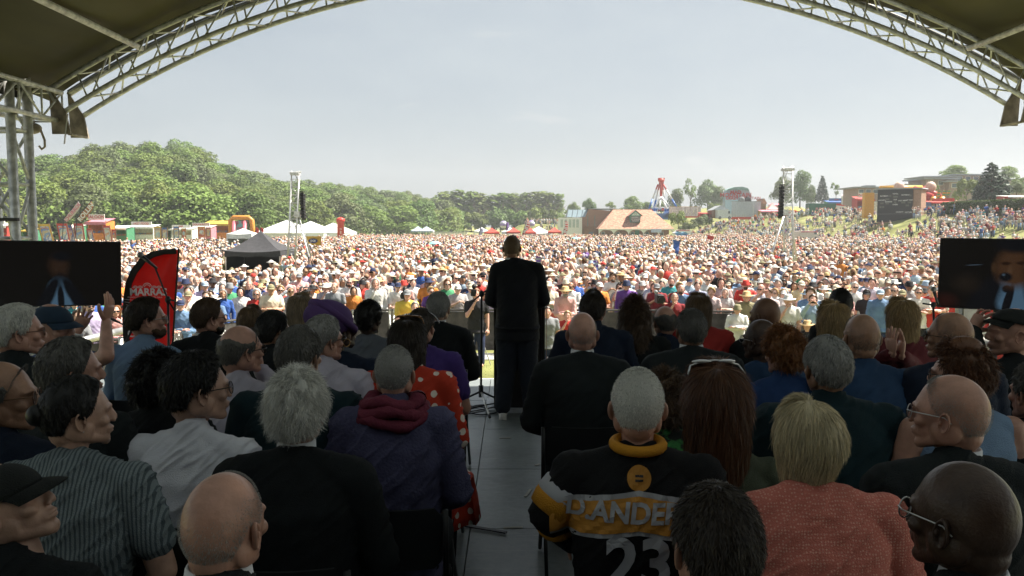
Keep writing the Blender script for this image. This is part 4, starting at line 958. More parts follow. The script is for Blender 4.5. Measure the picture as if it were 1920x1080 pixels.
# ================================================================ trees and woodland
def leaf_mat(name, col, var=.35, tr=.25):
    m = bpy.data.materials.new('foliage_' + name); m.use_nodes = True; nt = m.node_tree; b = nt.nodes['Principled BSDF']; out = nt.nodes['Material Output']
    g = N('ShaderNodeNewGeometry', nt); oi = N('ShaderNodeObjectInfo', nt); hs = N('ShaderNodeHueSaturation', nt); hs.inputs['Color'].default_value = (*col, 1)
    mr = N('ShaderNodeMapRange', nt); mr.inputs[3].default_value = 1 - var; mr.inputs[4].default_value = 1 + var; nt.links.new(g.outputs['Random Per Island'], mr.inputs[0])
    m2 = N('ShaderNodeMapRange', nt); m2.inputs[3].default_value = .80; m2.inputs[4].default_value = 1.12; nt.links.new(oi.outputs['Random'], m2.inputs[0])
    mu = N('ShaderNodeMath', nt, operation='MULTIPLY'); nt.links.new(mr.outputs[0], mu.inputs[0]); nt.links.new(m2.outputs[0], mu.inputs[1]); nt.links.new(mu.outputs[0], hs.inputs['Value'])
    m3 = N('ShaderNodeMapRange', nt); m3.inputs[3].default_value = .475; m3.inputs[4].default_value = .515; nt.links.new(oi.outputs['Random'], m3.inputs[0]); nt.links.new(m3.outputs[0], hs.inputs['Hue'])
    nt.links.new(hs.outputs[0], b.inputs['Base Color']); b.inputs['Roughness'].default_value = .6; b.inputs['Specular IOR Level'].default_value = .25
    t = N('ShaderNodeBsdfTranslucent', nt); nt.links.new(hs.outputs[0], t.inputs[0]); ms = N('ShaderNodeMixShader', nt); ms.inputs[0].default_value = tr
    nt.links.new(b.outputs[0], ms.inputs[1]); nt.links.new(t.outputs[0], ms.inputs[2]); nt.links.new(ms.outputs[0], out.inputs[0]); return m
LM = {'mid': leaf_mat('mid', (.145, .215, .048), .22), 'yellow': leaf_mat('yellow', (.17, .235, .055), .22), 'dark': leaf_mat('dark', (.11, .17, .042), .22), 'blue': leaf_mat('blue', (.14, .19, .075), .22),
      'conifer': leaf_mat('conifer', (.028, .055, .028), .3, .1), 'hedge': leaf_mat('hedge', (.07, .12, .03))}
M_bark = mat('bark', (.10, .075, .05), .9, var=.3)
def crown_mesh(seed, shape='round', n=1700, leaf=.055):
    """leaf clumps through a lumpy volume, height 1, base at 0"""
    rg = np.random.default_rng(seed); lobes = []
    if shape == 'round':
        for k in range(15):
            a = rg.uniform(0, 6.28); r = rg.uniform(.12, .36); z = rg.uniform(.16, .80); q = rg.uniform(.13, .22); lobes.append((r * math.cos(a) * (1.15 - z * .6), r * math.sin(a) * (1.15 - z * .6), z, q))
        lobes += [(0, 0, .82, .17), (0, 0, .6, .26), (.05, 0, .36, .28)]
    elif shape == 'tall':
        for k in range(16): z = .16 + .78 * k / 15; a = rg.uniform(0, 6.28); r = .07 * (1 - z * .6); lobes.append((r * math.cos(a), r * math.sin(a), z, .13 * (1.1 - z * .55)))
    elif shape == 'cone':
        for k in range(46):
            z = .06 + .88 * (k / 45) ** .9; a = k * 2.4; r = .25 * (1 - z) ** .85; lobes.append((r * math.cos(a), r * math.sin(a), z, .03 + .085 * (1 - z)))
    elif shape == 'open':
        for k in range(9): a = rg.uniform(0, 6.28); r = rg.uniform(.05, .3); z = rg.uniform(.45, .9); lobes.append((r * math.cos(a), r * math.sin(a), z, rg.uniform(.07, .13)))
    elif shape == 'bush':
        for k in range(12): a = rg.uniform(0, 6.28); r = rg.uniform(.1, .5); z = rg.uniform(.15, .65); lobes.append((r * math.cos(a), r * math.sin(a), z, rg.uniform(.18, .3)))
    Lb = np.array(lobes); pr = Lb[:, 3] ** 2; pr /= pr.sum(); idx = rg.choice(len(Lb), n, p=pr); d = rg.normal(0, 1, (n, 3)); d /= np.linalg.norm(d, axis=1, keepdims=True)
    d[:, 2] = np.where(d[:, 2] < -.3, -d[:, 2], d[:, 2]); rad = Lb[idx, 3] * rg.uniform(.72, 1.1, n) ** .6; c = Lb[idx, :3] + d * rad[:, None]
    c += rg.normal(0, .012, c.shape); nr = d + rg.normal(0, .45, d.shape) + np.array([0, 0, .35]); nr /= np.linalg.norm(nr, axis=1, keepdims=True)
    u = np.cross(nr, rg.normal(0, 1, nr.shape)); u /= np.linalg.norm(u, axis=1, keepdims=True); v = np.cross(nr, u); s = leaf * rg.uniform(.5, 1.25, n)[:, None]
    k = 5; V = []
    for j in range(k):
        a = 2 * math.pi * j / k; q = rg.uniform(.6, 1.15, n)[:, None]; V.append(c + (u * math.cos(a) + v * math.sin(a) * .8) * s * q - nr * s * .12 * rg.uniform(0, 1.5, (n, 1)))
    V = np.stack(V, 1).reshape(-1, 3); me = bpy.data.meshes.new('crown'); me.from_pydata(V.tolist(), [], [tuple(range(i * k, i * k + k)) for i in range(n)]); return me
def trunk_mesh(shape, seed):
    rg = random.Random(seed); m = MB(); top = .5 if shape != 'cone' else .9
    m.tube([(0, 0, -.04), (.01, 0, .12), (0, .01, .3), (0, 0, top)], [.030, .022, .017, .006], 8)
    for k in range(6): a = rg.uniform(0, 6.28); z = rg.uniform(.22, .45); r = rg.uniform(.15, .3); m.tube([(0, 0, z), (r * .5 * math.cos(a), r * .5 * math.sin(a), z + .12), (r * math.cos(a), r * math.sin(a), z + .28)], [.010, .007, .003], 6)
    return m.mesh('trunk', True)
CR = {s: [crown_mesh(10 * i + j, s, n, lf) for j in range(k)] for i, (s, n, lf, k) in enumerate((('round', 5200, .025, 6), ('tall', 1500, .030, 4), ('cone', 2200, .030, 3), ('open', 800, .030, 2), ('bush', 1500, .055, 4)))}
TR = {s: trunk_mesh(s, i) for i, s in enumerate(CR)}
TREEN = 0
def tree(x, y, h, wd, shape, lm, label, group=None, z=None, cat='tree'):
    global TREEN
    TREEN += 1; z = float(ground_z(x, y)) if z is None else z
    r = thing('bush' if shape == 'bush' else 'conifer_tree' if shape == 'cone' else 'poplar_tree' if shape == 'tall' else 'broadleaf_tree', label, cat, (x, y, z), random.uniform(0, 6.28), group)
    r.scale = (wd * random.uniform(.92, 1.08), wd * random.uniform(.92, 1.08), h)
    c = obj('crown', random.choice(CR[shape]), None, r)
    if not c.data.materials: c.data.materials.append(LM[lm])
    c.material_slots[0].link = 'OBJECT'; c.material_slots[0].material = LM[lm]
    t = obj('trunk', TR[shape], M_bark, r); return r
def tree_px(px, ytop, ybase, wpx, d, shape, lm, label, group=None):
    """a tree whose top and foot show at these rows when it stands d metres away"""
    b = P(px, ybase, d); t = P(px, ytop, d); k = {'round': .86, 'tall': .26, 'cone': .62, 'open': .75, 'bush': 1.35}[shape]
    h = t.z - b.z; w_ = wpx * d / 1493 / k; return tree(b.x, d, h, w_, shape, lm, label, group, z=b.z)
# wooded hillside: rows of trees stepping up the slope
GH = 'trees covering the hillside on the left'
TN = {'mid': 'leafy mid green tree', 'yellow': 'bright yellow green tree', 'dark': 'dark green broad tree', 'blue': 'dull grey green tree'}
ZN = [(60, 'by the stage tower'), (180, 'on the left shoulder'), (330, 'below the summit'), (480, 'on the right flank'), (640, 'behind the marquee'), (1200, 'on the far ridge')]
px = -60; rows = 10
for row in range(rows):
    t = (row + .15) / (rows - 1); n = 0; px = -70 + (row % 2) * 16
    while px < 850:
        yr = np.interp(px, [0, 300, 480, 760, 1000], [250, 250, 300, 420, 460]); yf = np.interp(px, [0, 400, 800, 1000], [140, 150, 240, 300])
        y = yf + 6 + (yr - yf - 4) * t + random.uniform(-4, 4); x = (px - 960) / 1493 * y; h = random.uniform(9, 12.5); wd = random.uniform(12.5, 17)
        lm = random.choices(['mid', 'yellow', 'dark', 'blue'], [4, 1.5, 2.8, 2.0])[0]; zone = next(zn for lim, zn in ZN if px < lim)
        pos = 'low' if t < .34 else 'halfway up' if t < .7 else 'high up'
        tree(x, y, h, wd, 'round', lm, f'{TN[lm]} {pos} {zone}', GH)
        px += wd * .70 / y * 1493 * random.uniform(.85, 1.15) * .73
# undergrowth filling the wood between the crowns
def undergrowth():
    rg = np.random.default_rng(8); n = 90000; px = rg.uniform(-80, 870, n); t = rg.uniform(0, 1, n); yr = np.interp(px, [0, 300, 480, 760, 1000], [250, 250, 300, 420, 460]); yf = np.interp(px, [0, 400, 800, 1000], [140, 150, 240, 300])
    y = yf + (yr - yf + 4) * t; x = (px - 960) / 1493 * y; z = ground_z(x, y) + rg.uniform(.3, 8.2, n) * (.55 + .45 * np.sin(x * .35 + 1.3 * np.sin(y * .21)) ** 2); c = np.stack([x, y, z], 1); s = rg.uniform(.22, .50, n)[:, None]
    nr = rg.normal(0, .6, (n, 3)) + np.array([.2, -.5, .9]); nr /= np.linalg.norm(nr, axis=1, keepdims=True); u = np.cross(nr, rg.normal(0, 1, (n, 3))); u /= np.linalg.norm(u, axis=1, keepdims=True); v = np.cross(nr, u)
    V = np.stack([c + u * s, c + v * s * .8, c - u * s, c - v * s * .8], 1).reshape(-1, 3); me = bpy.data.meshes.new('undergrowth'); me.from_pydata(V.tolist(), [], [(4 * i, 4 * i + 1, 4 * i + 2, 4 * i + 3) for i in range(n)])
    obj('undergrowth', me, LM['mid'], kind='stuff', label='leafy undergrowth filling the wood between the hillside trees', cat='undergrowth')
undergrowth()
# the treeline beyond the field
for i, (px, yt, w_) in enumerate([(836, 360, 30), (858, 357, 28), (880, 360, 28), (902, 363, 28), (924, 366, 28), (946, 362, 26), (966, 363, 26), (984, 362, 24), (1002, 360, 24), (1018, 359, 22), (1034, 362, 20), (1047, 364, 16)]):
    tree_px(px, yt, 428, w_ * 1.5, 330, 'tall', 'mid', 'tall narrow poplar in the row beyond the field', 'row of poplars beyond the field')
for i, (px, yt, w_) in enumerate([(800, 398, 44), (828, 392, 46), (858, 390, 44), (884, 392, 42), (905, 394, 40), (938, 388, 48), (968, 382, 46), (1000, 385, 44), (1028, 380, 44), (1052, 384, 40), (760, 402, 44), (728, 406, 40)]):
    tree_px(px, yt, 434, w_ * 1.25, 285, 'bush', ['mid', 'yellow', 'dark'][i % 3], 'rounded tree in the low belt before the poplars', 'low belt of trees beyond the field')
for px, yt, yb, w_, d, sh, lm, lb in [(1076, 378, 415, 26, 300, 'round', 'mid', 'small rounded tree behind the brick clubhouse roof'), (1104, 371, 410, 30, 290, 'round', 'dark', 'rounded dark tree above the roof lights of the clubhouse'),
        (1148, 376, 412, 36, 290, 'open', 'mid', 'loose open tree between the clubhouse and the pavilion roof'), (1186, 367, 412, 48, 280, 'round', 'mid', 'broad green tree directly behind the pavilion roof ridge'),
        (1212, 378, 412, 30, 290, 'round', 'dark', 'small tree left of the fairground tower ride'), (1266, 354, 405, 34, 300, 'round', 'dark', 'dark round tree right of the fairground tower ride'),
        (1240, 372, 408, 30, 300, 'round', 'mid', 'green tree behind the legs of the tower ride'), (1294, 333, 400, 34, 310, 'open', 'mid', 'thin high tree with open crown above the fair'),
        (1326, 336, 404, 56, 300, 'round', 'blue', 'big grey green tree left of the ride named on its painted board'), (1344, 350, 404, 36, 290, 'round', 'blue', 'lower grey green tree against the painted mountain board'),
        (1336, 378, 402, 26, 270, 'bush', 'yellow', 'small bright bush below the big grey green tree'), (1466, 330, 392, 44, 270, 'round', 'mid', 'large pale green tree left of the right speaker tower'),
        (1500, 318, 392, 46, 265, 'round', 'dark', 'tall dark spreading tree right of the right speaker tower'), (1520, 345, 392, 24, 262, 'round', 'dark', 'lower dark tree at the foot of the tall spreading tree'),
        (1541, 328, 382, 26, 255, 'cone', 'conifer', 'narrow spiky conifer above the green lorry'), (1567, 340, 382, 20, 260, 'open', 'mid', 'thin sapling right of the narrow conifer'),
        (1789, 309, 345, 60, 230, 'round', 'yellow', 'yellow green tree rising behind the flat roofed apartments'), (1890, 311, 340, 40, 235, 'round', 'yellow', 'yellow green tree behind the right end of the apartments'),
        (1812, 328, 380, 44, 150, 'bush', 'yellow', 'bright leafy tree in front of the brick apartments'), (1848, 335, 382, 30, 148, 'bush', 'yellow', 'lower bright shrub beside the big dark conifer'),
        (1754, 346, 372, 16, 150, 'open', 'mid', 'small sapling behind the orange inflatable arch'), (1906, 338, 372, 34, 140, 'round', 'blue', 'grey green tree cut by the right edge of the picture'), (1905, 330, 350, 30, 160, 'bush', 'mid', 'leafy bush by the apartments at the right edge')]:
    tree_px(px, yt, yb, w_, d, sh, lm, lb)
tree_px(1857, 304, 386, 74, 128, 'cone', 'conifer', 'big dark conifer behind the clipped hedge on the right')
tree_px(1862, 322, 386, 66, 130, 'round', 'conifer', 'dark bushy evergreen growing against the big conifer')
tree_px(1272, 392, 428, 34, 178, 'bush', 'yellow', 'bright green bush at the right end of the pavilion')
for i, (px, yt, yb, w_) in enumerate([(1292, 410, 432, 36), (1310, 404, 428, 34), (1326, 400, 424, 30), (1280, 416, 436, 30)]): tree_px(px, yt, yb, w_, 186 + i, 'bush', 'blue', 'scrubby bramble clump on the bank beside the pavilion', 'scrub on the bank')
# clipped hedge
hd = thing('hedge', 'long clipped green hedge along the top of the right hand bank', 'hedge', (0, 0, 0))
def hedge_geo():
    rg = np.random.default_rng(5); m = MB(); a, b = P(1776, 402, 122), P(1990, 398, 96); n = 9000; t = rg.uniform(0, 1, n); wz = rg.uniform(0, 1, n)
    d = np.array(b - a); L = np.linalg.norm(d[:2]); dirn = d / L; nn = np.array([-dirn[1], dirn[0], 0]); hh = 1.75; c = np.array(a) + d * t[:, None]; face = rg.uniform(0, 1, n) < .6
    side = np.where(face, -.9, rg.uniform(-.9, .9, n)); hz = np.where(face, wz * hh, hh); c = c + nn * side[:, None] + np.array([0, 0, 1]) * hz[:, None] + rg.normal(0, .05, (n, 3)); s = .11
    u = rg.normal(0, 1, (n, 3)); u /= np.linalg.norm(u, axis=1, keepdims=True); v = np.cross(u, rg.normal(0, 1, (n, 3))); v /= np.linalg.norm(v, axis=1, keepdims=True)
    V = np.stack([c + u * s, c + v * s, c - u * s, c - v * s], 1).reshape(-1, 3); m.add(V, [(4 * i, 4 * i + 1, 4 * i + 2, 4 * i + 3) for i in range(n)])
    return m, a, b, nn, hh
hm_, ha, hb, hn, hh = hedge_geo(); hm_.build('foliage', LM['hedge'], hd)
A_, B_ = np.array(ha), np.array(hb); core = MB().loft([[tuple(q + hn * o + np.array([0, 0, z])) for o, z in ((-.8, -1.5), (.8, -1.5), (.8, hh - .1), (-.8, hh - .1))] for q in (A_, B_)]); core.build('inner_branches', M_bark, hd)

# ================================================================ buildings
M_brick = mat('brick', (.30, .155, .095), .9, pattern='brick', col2=(.35, .30, .25), pscale=5, var=.2)
M_tile = mat('clay_tile', (.40, .205, .14), .85, var=.28, vscale=2.2, bump=.6, bscale=9); M_wht = mat('white_render', (.70, .70, .68), .7, var=.06); M_glass = mat('window_glass', (.10, .14, .16), .12, spec=.8)
M_gry = mat('grey_roof', (.27, .29, .30), .6, var=.12); M_teal_p = mat('green_paint', (.05, .22, .17), .5); M_wood = mat('brown_wood', (.20, .11, .06), .8, var=.25); M_rlight = mat('rooflight', (.22, .29, .33), .2, spec=.7)
def quad(m, *pts): m.add([tuple(p) for p in pts], [tuple(range(len(pts)))]); return m
def prism(m, poly, y0, y1):
    """poly in x,z extruded from y0 to y1"""
    n = len(poly); V = [(x, y0, z) for x, z in poly] + [(x, y1, z) for x, z in poly]
    return m.add(V, [tuple(range(n)), tuple(range(2 * n - 1, n - 1, -1))] + [(i, i + n, (i + 1) % n + n, (i + 1) % n) for i in range(n)])
# pavilion: 190 m out, hipped clay roof, veranda of white arches, dormer with a clock and sign
def pavilion():
    d = 185; a, b = P(1122, 436, d), P(1264, 436, d); cx = (a.x + b.x) / 2; W = (b.x - a.x); z = lambda py: P(1193, py, d).z
    r = thing('cricket_pavilion', 'single storey pavilion with a big clay tiled hipped roof and white arched veranda', 'pavilion', (cx, d, 0)); h = W / 2; ze, zr = z(429), z(392); rx = h * .52
    m = MB(); D = 13
    quad(m, (-h, 0, ze), (h, 0, ze), (rx, D / 2, zr), (-rx, D / 2, zr)); quad(m, (h, 0, ze), (h, D, ze), (rx, D / 2, zr)); quad(m, (h, D, ze), (-h, D, ze), (-rx, D / 2, zr), (rx, D / 2, zr)); quad(m, (-h, D, ze), (-h, 0, ze), (-rx, D / 2, zr)); quad(m, (-h, 0, ze - .05), (-h, D, ze - .05), (h, D, ze - .05), (h, 0, ze - .05))
    ro = m.build('roof', M_tile, r); MB().box((0, 2.6 + 5, ze / 2), (W - 1.4, 10, ze)).build('wall', M_brick, r)
    MB().box((0, -.02, ze - .12), (W + .1, .12, .22)).build('fascia', M_wht, r)
    n = 5
    for i in range(n + 1):
        x = -h + .15 + (W - .3) * i / n; MB().box((x, .1, ze / 2), (.16, .16, ze)).build('veranda_post', M_wht, r)
    for i in range(n):
        x0 = -h + .15 + (W - .3) * i / n; w_ = (W - .3) / n; am = MB(); P1 = []; P2 = []
        for k in range(13): t = k / 12; P1.append((x0 + w_ * t, .1, ze - .1)); P2.append((x0 + w_ * t, .1, ze - .28 - 1.0 * (abs(2 * t - 1) ** 4)))
        am.loft([P1, P2], close=False); am.build('veranda_arch', M_wht, r)
        wd = MB().box((x0 + w_ * .35, 2.57, 1.4), (.9, .06, 1.2)).build('window', M_wht, r); MB().box((x0 + w_ * .35, 2.53, 1.4), (.76, .04, 1.05)).build('pane', M_glass, wd)
    MB().box((.6, 2.55, 1.2), (1.0, .08, 2.3)).build('door', M_teal_p, r)
    # dormer
    dz, dy = z(417), 2.4; dm = MB(); prism(dm, [(-1.75 * .66, dz), (1.75 * .66, dz), (1.75 * .66, dz + 1.6), (-1.75 * .66, dz + 1.6)], 1.5, 6.5); dd = dm.build('dormer', M_teal_p, r)
    g = MB(); prism(g, [(-1.5, dz + 1.5), (1.5, dz + 1.5), (0, dz + 2.75)], 1.35, 7); g.build('dormer_gable', M_teal_p, dd)
    g = MB(); prism(g, [(-1.0, dz + 1.62), (1.0, dz + 1.62), (0, dz + 2.5)], 1.32, 1.4); g.build('gable_panel', mat('pale_green', (.55, .62, .56), .7), dd)
    for s in (-1, 1): q = MB(); quad(q, (0, 1.1, dz + 2.92), (s * 1.75, 1.1, dz + 1.45), (s * 1.75, 7, dz + 1.45), (0, 7, dz + 2.92)); q.build('dormer_roof', M_tile, dd)
    MB().box((-.02, 1.44, dz + .78), (2.0, .08, 1.35)).build('sign_board', mat('sign_brown', (.10, .06, .08), .6), dd)
    tx = MB(); [text_on(tx, s, (0, 1.38, dz + 1.18 - k * .42), .36) for k, s in enumerate(('UNIVERSITY', 'OF DURHAM', 'PAVILION'))]; tx.build('lettering', M_wht, dd)
    ck = MB(); ck.torus((0, 1.3, dz + 1.95), .24, .03, 20, 6, 'y'); ck.box((0, 1.3, dz + 2.0), (.03, .02, .2)); ck.build('clock', M_blk, dd)
    MB().box((4.6, -.12, ze - .45), (2.4, .05, .8)).build('banner_board', mat('pale_blue_board', (.42, .48, .66), .7), r)
pavilion()
def clubhouse():
    d = 192; X = lambda px: P(px, 430, d).x; Z = lambda py: P(1100, py, d).z; r = thing('brick_clubhouse', 'two storey brick clubhouse with white glazed bay and sloping roof lights', 'building', (0, d, 0))
    a, b, c, e = X(1048), X(1091), X(1104), X(1156)
    m = MB(); prism(m, [(b, 0), (e, 0), (e, Z(396)), (c, Z(392)), (c - .9, Z(407)), (b, Z(407))], 0, 9); m.build('wall', M_brick, r)
    MB().box(((a + b) / 2, 2, Z(408) / 2), (b - a, 5, Z(408))).build('glazed_bay', M_wht, r)
    MB().box(((a + e) / 2 + 3.4, 4.4, Z(391.5)), (e - c + .4, 9.2, .14)).build('roof', M_gry, r)
    x0, x1 = X(1066), X(1103)
    for i in range(4):
        u0, u1 = x0 + (x1 - x0) * i / 4 + .06, x0 + (x1 - x0) * (i + 1) / 4 - .06; q = MB(); sh = .9
        quad(q, (u0 - .45, -.02, Z(407)), (u1 - .45, -.02, Z(407)), (u1, 1.6, Z(393)), (u0, 1.6, Z(393))); quad(q, (u0, 1.7, Z(393)), (u1, 1.7, Z(393)), (u1 - .45, .1, Z(407)), (u0 - .45, .1, Z(407))); q.build('roof_light', M_rlight, r)
    q = MB(); prism(q, [(x0 - .45, Z(407)), (x1 - .4, Z(407)), (x1 - .02, Z(393)), (x0, Z(393))], 1.9, 4); q.build('roof_slope', M_gry, r)
    for k, (u0, u1) in enumerate(((1050, 1056), (1058, 1063), (1066, 1071), (1073, 1078), (1080, 1085))):
        f = MB().box(((X(u0) + X(u1)) / 2, -.54, Z(419)), (X(u1) - X(u0), .06, Z(410) - Z(427))).build('window', M_wht, r); p_ = MB()
        for j in range(2): p_.box(((X(u0) + X(u1)) / 2 + (j - .5) * .3, -.58, Z(419)), (.24, .03, (Z(411) - Z(426))))
        p_.build('pane', mat('pale_glass', (.36, .44, .42), .25), f)
    MB().box((X(1112), -.6, Z(425) - 1.2), (X(1128) - X(1093), 1.4, 2.6)).build('entrance_porch', M_wood, r); MB().box((X(1107), -1.34, 1.2), (1.1, .06, 1.5)).build('window', M_glass, r)
    for u in (1114, 1102): MB().box((X(u), -.06 if u < 1110 else -1.4, Z(414)), (.12, .08, 2.6)).build('drainpipe', M_teal_p, r)
clubhouse()
def flats():
    d = 175; X = lambda px: P(px, 350, d).x; Z = lambda py: P(1750, py, d).z; r = thing('apartment_block', 'long low brick apartment block with stepped flat roofs above the fair', 'building', (0, d, 0))
    for (a, b, t, bt, dy) in ((1638, 1722, 349, 385, 8), (1716, 1750, 345, 385, 5), (1745, 1800, 335, 385, 2), (1780, 1835, 341, 385, 0), (1790, 1850, 326, 360, 12), (1848, 1930, 322, 372, 12), (1880, 1990, 335, 385, 6)):
        MB().box(((X(a) + X(b)) / 2, dy + 4, (Z(t) + Z(bt)) / 2 - 1), (X(b) - X(a), 8, Z(t) - Z(bt) + 2)).build('wall', mat('pale_brick', (.33, .25, .20), .85, var=.15), r)
        MB().box(((X(a) + X(b)) / 2 - .3, dy + 3.6, Z(t) + .1), (X(b) - X(a) + 1.8, 9.6, .28)).build('roof', M_gry, r)
        n = max(2, int((b - a) / 14))
        for i in range(n):
            u = X(a) + (X(b) - X(a)) * (i + .5) / n; w_ = MB().box((u, dy - .03, Z(t + 7)), (1.2, .06, 1.0)).build('window', M_wht, r); MB().box((u, dy - .08, Z(t + 7)), (1.02, .05, .84)).build('pane', M_glass, w_)
    MB().box((X(1674), 12, Z(346)), (X(1683) - X(1665), 3, .8)).build('plant_room', M_gry, r)
flats()
def shed(px0, px1, yt, yb, d, wallm, roofm, label, gable=True, name='garden_shed', cat='shed'):
    a, b = P(px0, yb, d), P(px1, yb, d); t = P(px0, yt, d).z; r = thing(name, label, cat, ((a.x + b.x) / 2, d, a.z)); w_ = b.x - a.x; h = t - a.z; MB().box((0, 2.5, h * .32), (w_, 5, h * .64)).build('wall', wallm, r)
    q = MB(); prism(q, [(-w_ / 2 - .2, h * .62), (w_ / 2 + .2, h * .62), (0, h)] if gable else [(-w_ / 2 - .2, h * .62), (w_ / 2 + .2, h * .62), (w_ / 2 - .4, h), (-w_ / 2 + .4, h)], -.3, 5.3); q.build('roof', roofm, r); MB().box((0, -.02, h * .25), (.9, .06, h * .45)).build('door', M_wood, r); return r
shed(1336, 1366, 385, 409, 188, M_wood, M_gry, 'brown wooden hut with a grey pitched roof beside the white van')
shed(687, 720, 417, 431, 262, mat('grey_board', (.30, .31, .29), .8), M_gry, 'long grey roofed hut right of the red inflatable pillar', False)
shed(722, 756, 420, 432, 262, M_wood, M_gry, 'small brown gabled hut beside the grey roofed hut')
shed(1428, 1436, 372, 398, 200, M_brick, M_tile, 'small brick chimney hut between the mountain ride and the stalls', True, 'brick_hut', 'hut')
# ---------------------------------------------------------------- scoreboard
def scoreboard():
    d = 128; a, b = P(1646, 416, d), P(1709, 416, d); zt = P(1680, 355, d).z; w_ = b.x - a.x; h = zt - a.z; r = thing('cricket_scoreboard', 'large black cricket scoreboard on a brick building at the foot of the bank', 'scoreboard', ((a.x + b.x) / 2, d, a.z), R(-40))
    MB().box((.55, 1.6, h / 2 - .6), (w_ + 1.0, 3.1, h + 1.0)).build('wall', mat('orange_brick', (.42, .24, .16), .9, pattern='brick', col2=(.4, .35, .3), pscale=5), r)
    MB().box((-.05, -.02, h / 2), (w_ * .98, .12, h)).build('black_board', mat('matt_black', (.014, .015, .015), .7), r); q = MB(); prism(q, [(-w_ / 2 - .3, h), (w_ / 2 + 1.3, h), (w_ / 2 + 1.2, h + .18), (-w_ / 2 - .2, h + .22)], -.3, 3.4); q.build('roof', M_gry, r)
    MB().box((w_ / 2 - .05, -.1, h / 2), (.10, .1, h)).build('timber_edge', M_wood, r)
    tx = MB(); k = w_ / 5.4
    for s, x, z in (('TOTAL', 0, .86), ('BATSMAN', -1.7, .80), ('BATSMAN', 1.5, .82), ('WICKETS', -2.0, .67), ('BOWLER', -1.0, .62), ('FOR', 0, .68), ('LAST MAN', 1.1, .65), ('LAST WKT', 2.0, .66), ('OVERS', 0, .53), ('CAUGHT', .7, .30), ('VISITORS', 2.0, .29)): text_on(tx, s, (x * k, -.10, z * h), .27)
    tx.build('lettering', M_wht, r); sl = MB()
    for x, z, ww in ((-.8, .80, .3), (2.2, .80, .3), (0, .77, .7), (-1.2, .70, .6), (-2.0, .58, .5), (-1.2, .57, .5), (0, .60, .3), (1.2, .59, .6), (2.1, .59, .5), (-2.2, .46, .3), (-1.8, .46, .3), (1.8, .50, .5)): sl.box((x * k, -.10, z * h), (ww * k, .02, .28))
    sl.build('number_slots', mat('slot_grey', (.10, .10, .085), .7), r); MB().box((0, -.12, .245 * h), (w_ * .98, .05, .03)).build('board_rail', M_gry, r)
scoreboard()
# ---------------------------------------------------------------- fairground
def tower_ride():
    d = 215; X = lambda px: P(px, 400, d).x; Z = lambda py: P(1240, py, d).z; r = thing('fairground_ride', 'tall red, white and blue fairground tower ride with splayed legs', 'fairground ride', (X(1240), d, Z(412))); x0, z0 = X(1240), Z(412)
    red, wht, blu = mat('ride_red', (.50, .055, .035), .4), M_wht, mat('ride_blue', (.05, .14, .40), .4)
    T = lambda px, py, dy=0: (X(px) - x0, dy, Z(py) - z0)
    for (bx, dy, tx_) in ((1214, -2.5, 1233), (1230, 3.5, 1236), (1266, -2.5, 1243), (1253, 3.5, 1241)):
        t, b = Vector(T(tx_, 346)), Vector(T(bx, 391, dy)); m1 = t.lerp(b, .22); m2 = t.lerp(b, .62)
        lg = MB().tube([m1, m2], .24, 10).build('leg', wht, r, smooth=True); MB().tube([t, m1], .22, 10).build('leg_top', red, lg, smooth=True); MB().tube([m2, b], .26, 10).build('leg_foot', blu, lg, smooth=True)
    m = MB(); m.tube([T(1239, 338), T(1239, 368)], .36, 14); m.build('tower_shaft', red, r, smooth=True)
    m = MB(); m.ell(T(1239, 338), (.9, .9, .6), 18, 8); m.box(T(1239, 335), (1.7, .9, .35)); m.box(T(1239, 342), (1.1, 1.1, 1.0)); m.build('tower_head', red, r, smooth=False)
    m = MB(); [m.tube([T(1239, 368), T(q, 392, dy)], .26, 8) for q, dy in ((1224, -2), (1232, -3), (1246, -3), (1255, -2), (1239, 2))]; m.build('inner_legs', wht, r, smooth=True)
    m = MB(); m.torus(T(1239, 391), 2.6, .22, 24, 8); m.tube([T(1228, 389), T(1250, 389)], .14, 8); m.build('seat_ring', M_alu_b, r)
    for k in range(8): a = k * .785; q = T(1239, 393); MB().box((q[0] + 2.6 * math.cos(a), 2.6 * math.sin(a), q[2]), (.9, .6, .8), a).build('seat', blu if k % 2 else red, r)
    m = MB(); prism(m, [(X(1238) - x0, Z(408) - z0), (X(1253) - x0, Z(393) - z0), (X(1256) - x0, Z(408) - z0)], -4, 3); m.build('side_panel', blu, r); m = MB().box(T(1240, 406, 0), (12, 8, 1.6)); m.build('base', blu, r)
tower_ride()
def board(name, label, cat, px0, px1, yt, yb, d, m, group=None, th=.2, parent=None, legs=False):
    a, b = P(px0, yb, d), P(px1, yb, d); h = P(px0, yt, d).z - a.z; c = ((a.x + b.x) / 2, d, a.z); return (a, b, h, c)
def fencewall(px0, px1, yt, yb, d, n, label, pm, cm):
    a, b = P(px0, yb, d), P(px1, yb, d); h = P(px0, yt, d).z - a.z; r = thing('safety_screen', label, 'fence', ((a.x + b.x) / 2, d, a.z)); w_ = b.x - a.x
    for i in range(n): MB().box((-w_ / 2 + w_ * (i + .5) / n, 0, h * .56), (w_ / n * .9, .12, h * .86)).build('panel', pm, r)
    MB().box((0, .1, h * .06), (w_, .4, h * .14)).build('skirt', mat('red_skirt', (.55, .08, .04), .6), r); MB().box((0, .12, h + .02), (w_, .3, .12)).build('top_rail', cm, r)
fencewall(1254, 1314, 388, 408, 196, 9, 'curved pale mesh screen round the tower ride', mat('mesh_white', (.55, .52, .50), .6, var=.25), mat('gold_rail', (.55, .36, .12), .5))
fencewall(1371, 1426, 378, 411, 192, 12, 'pale grey panel screen below the painted mountain board', mat('panel_grey', (.40, .45, .48), .5, var=.15), M_gry)
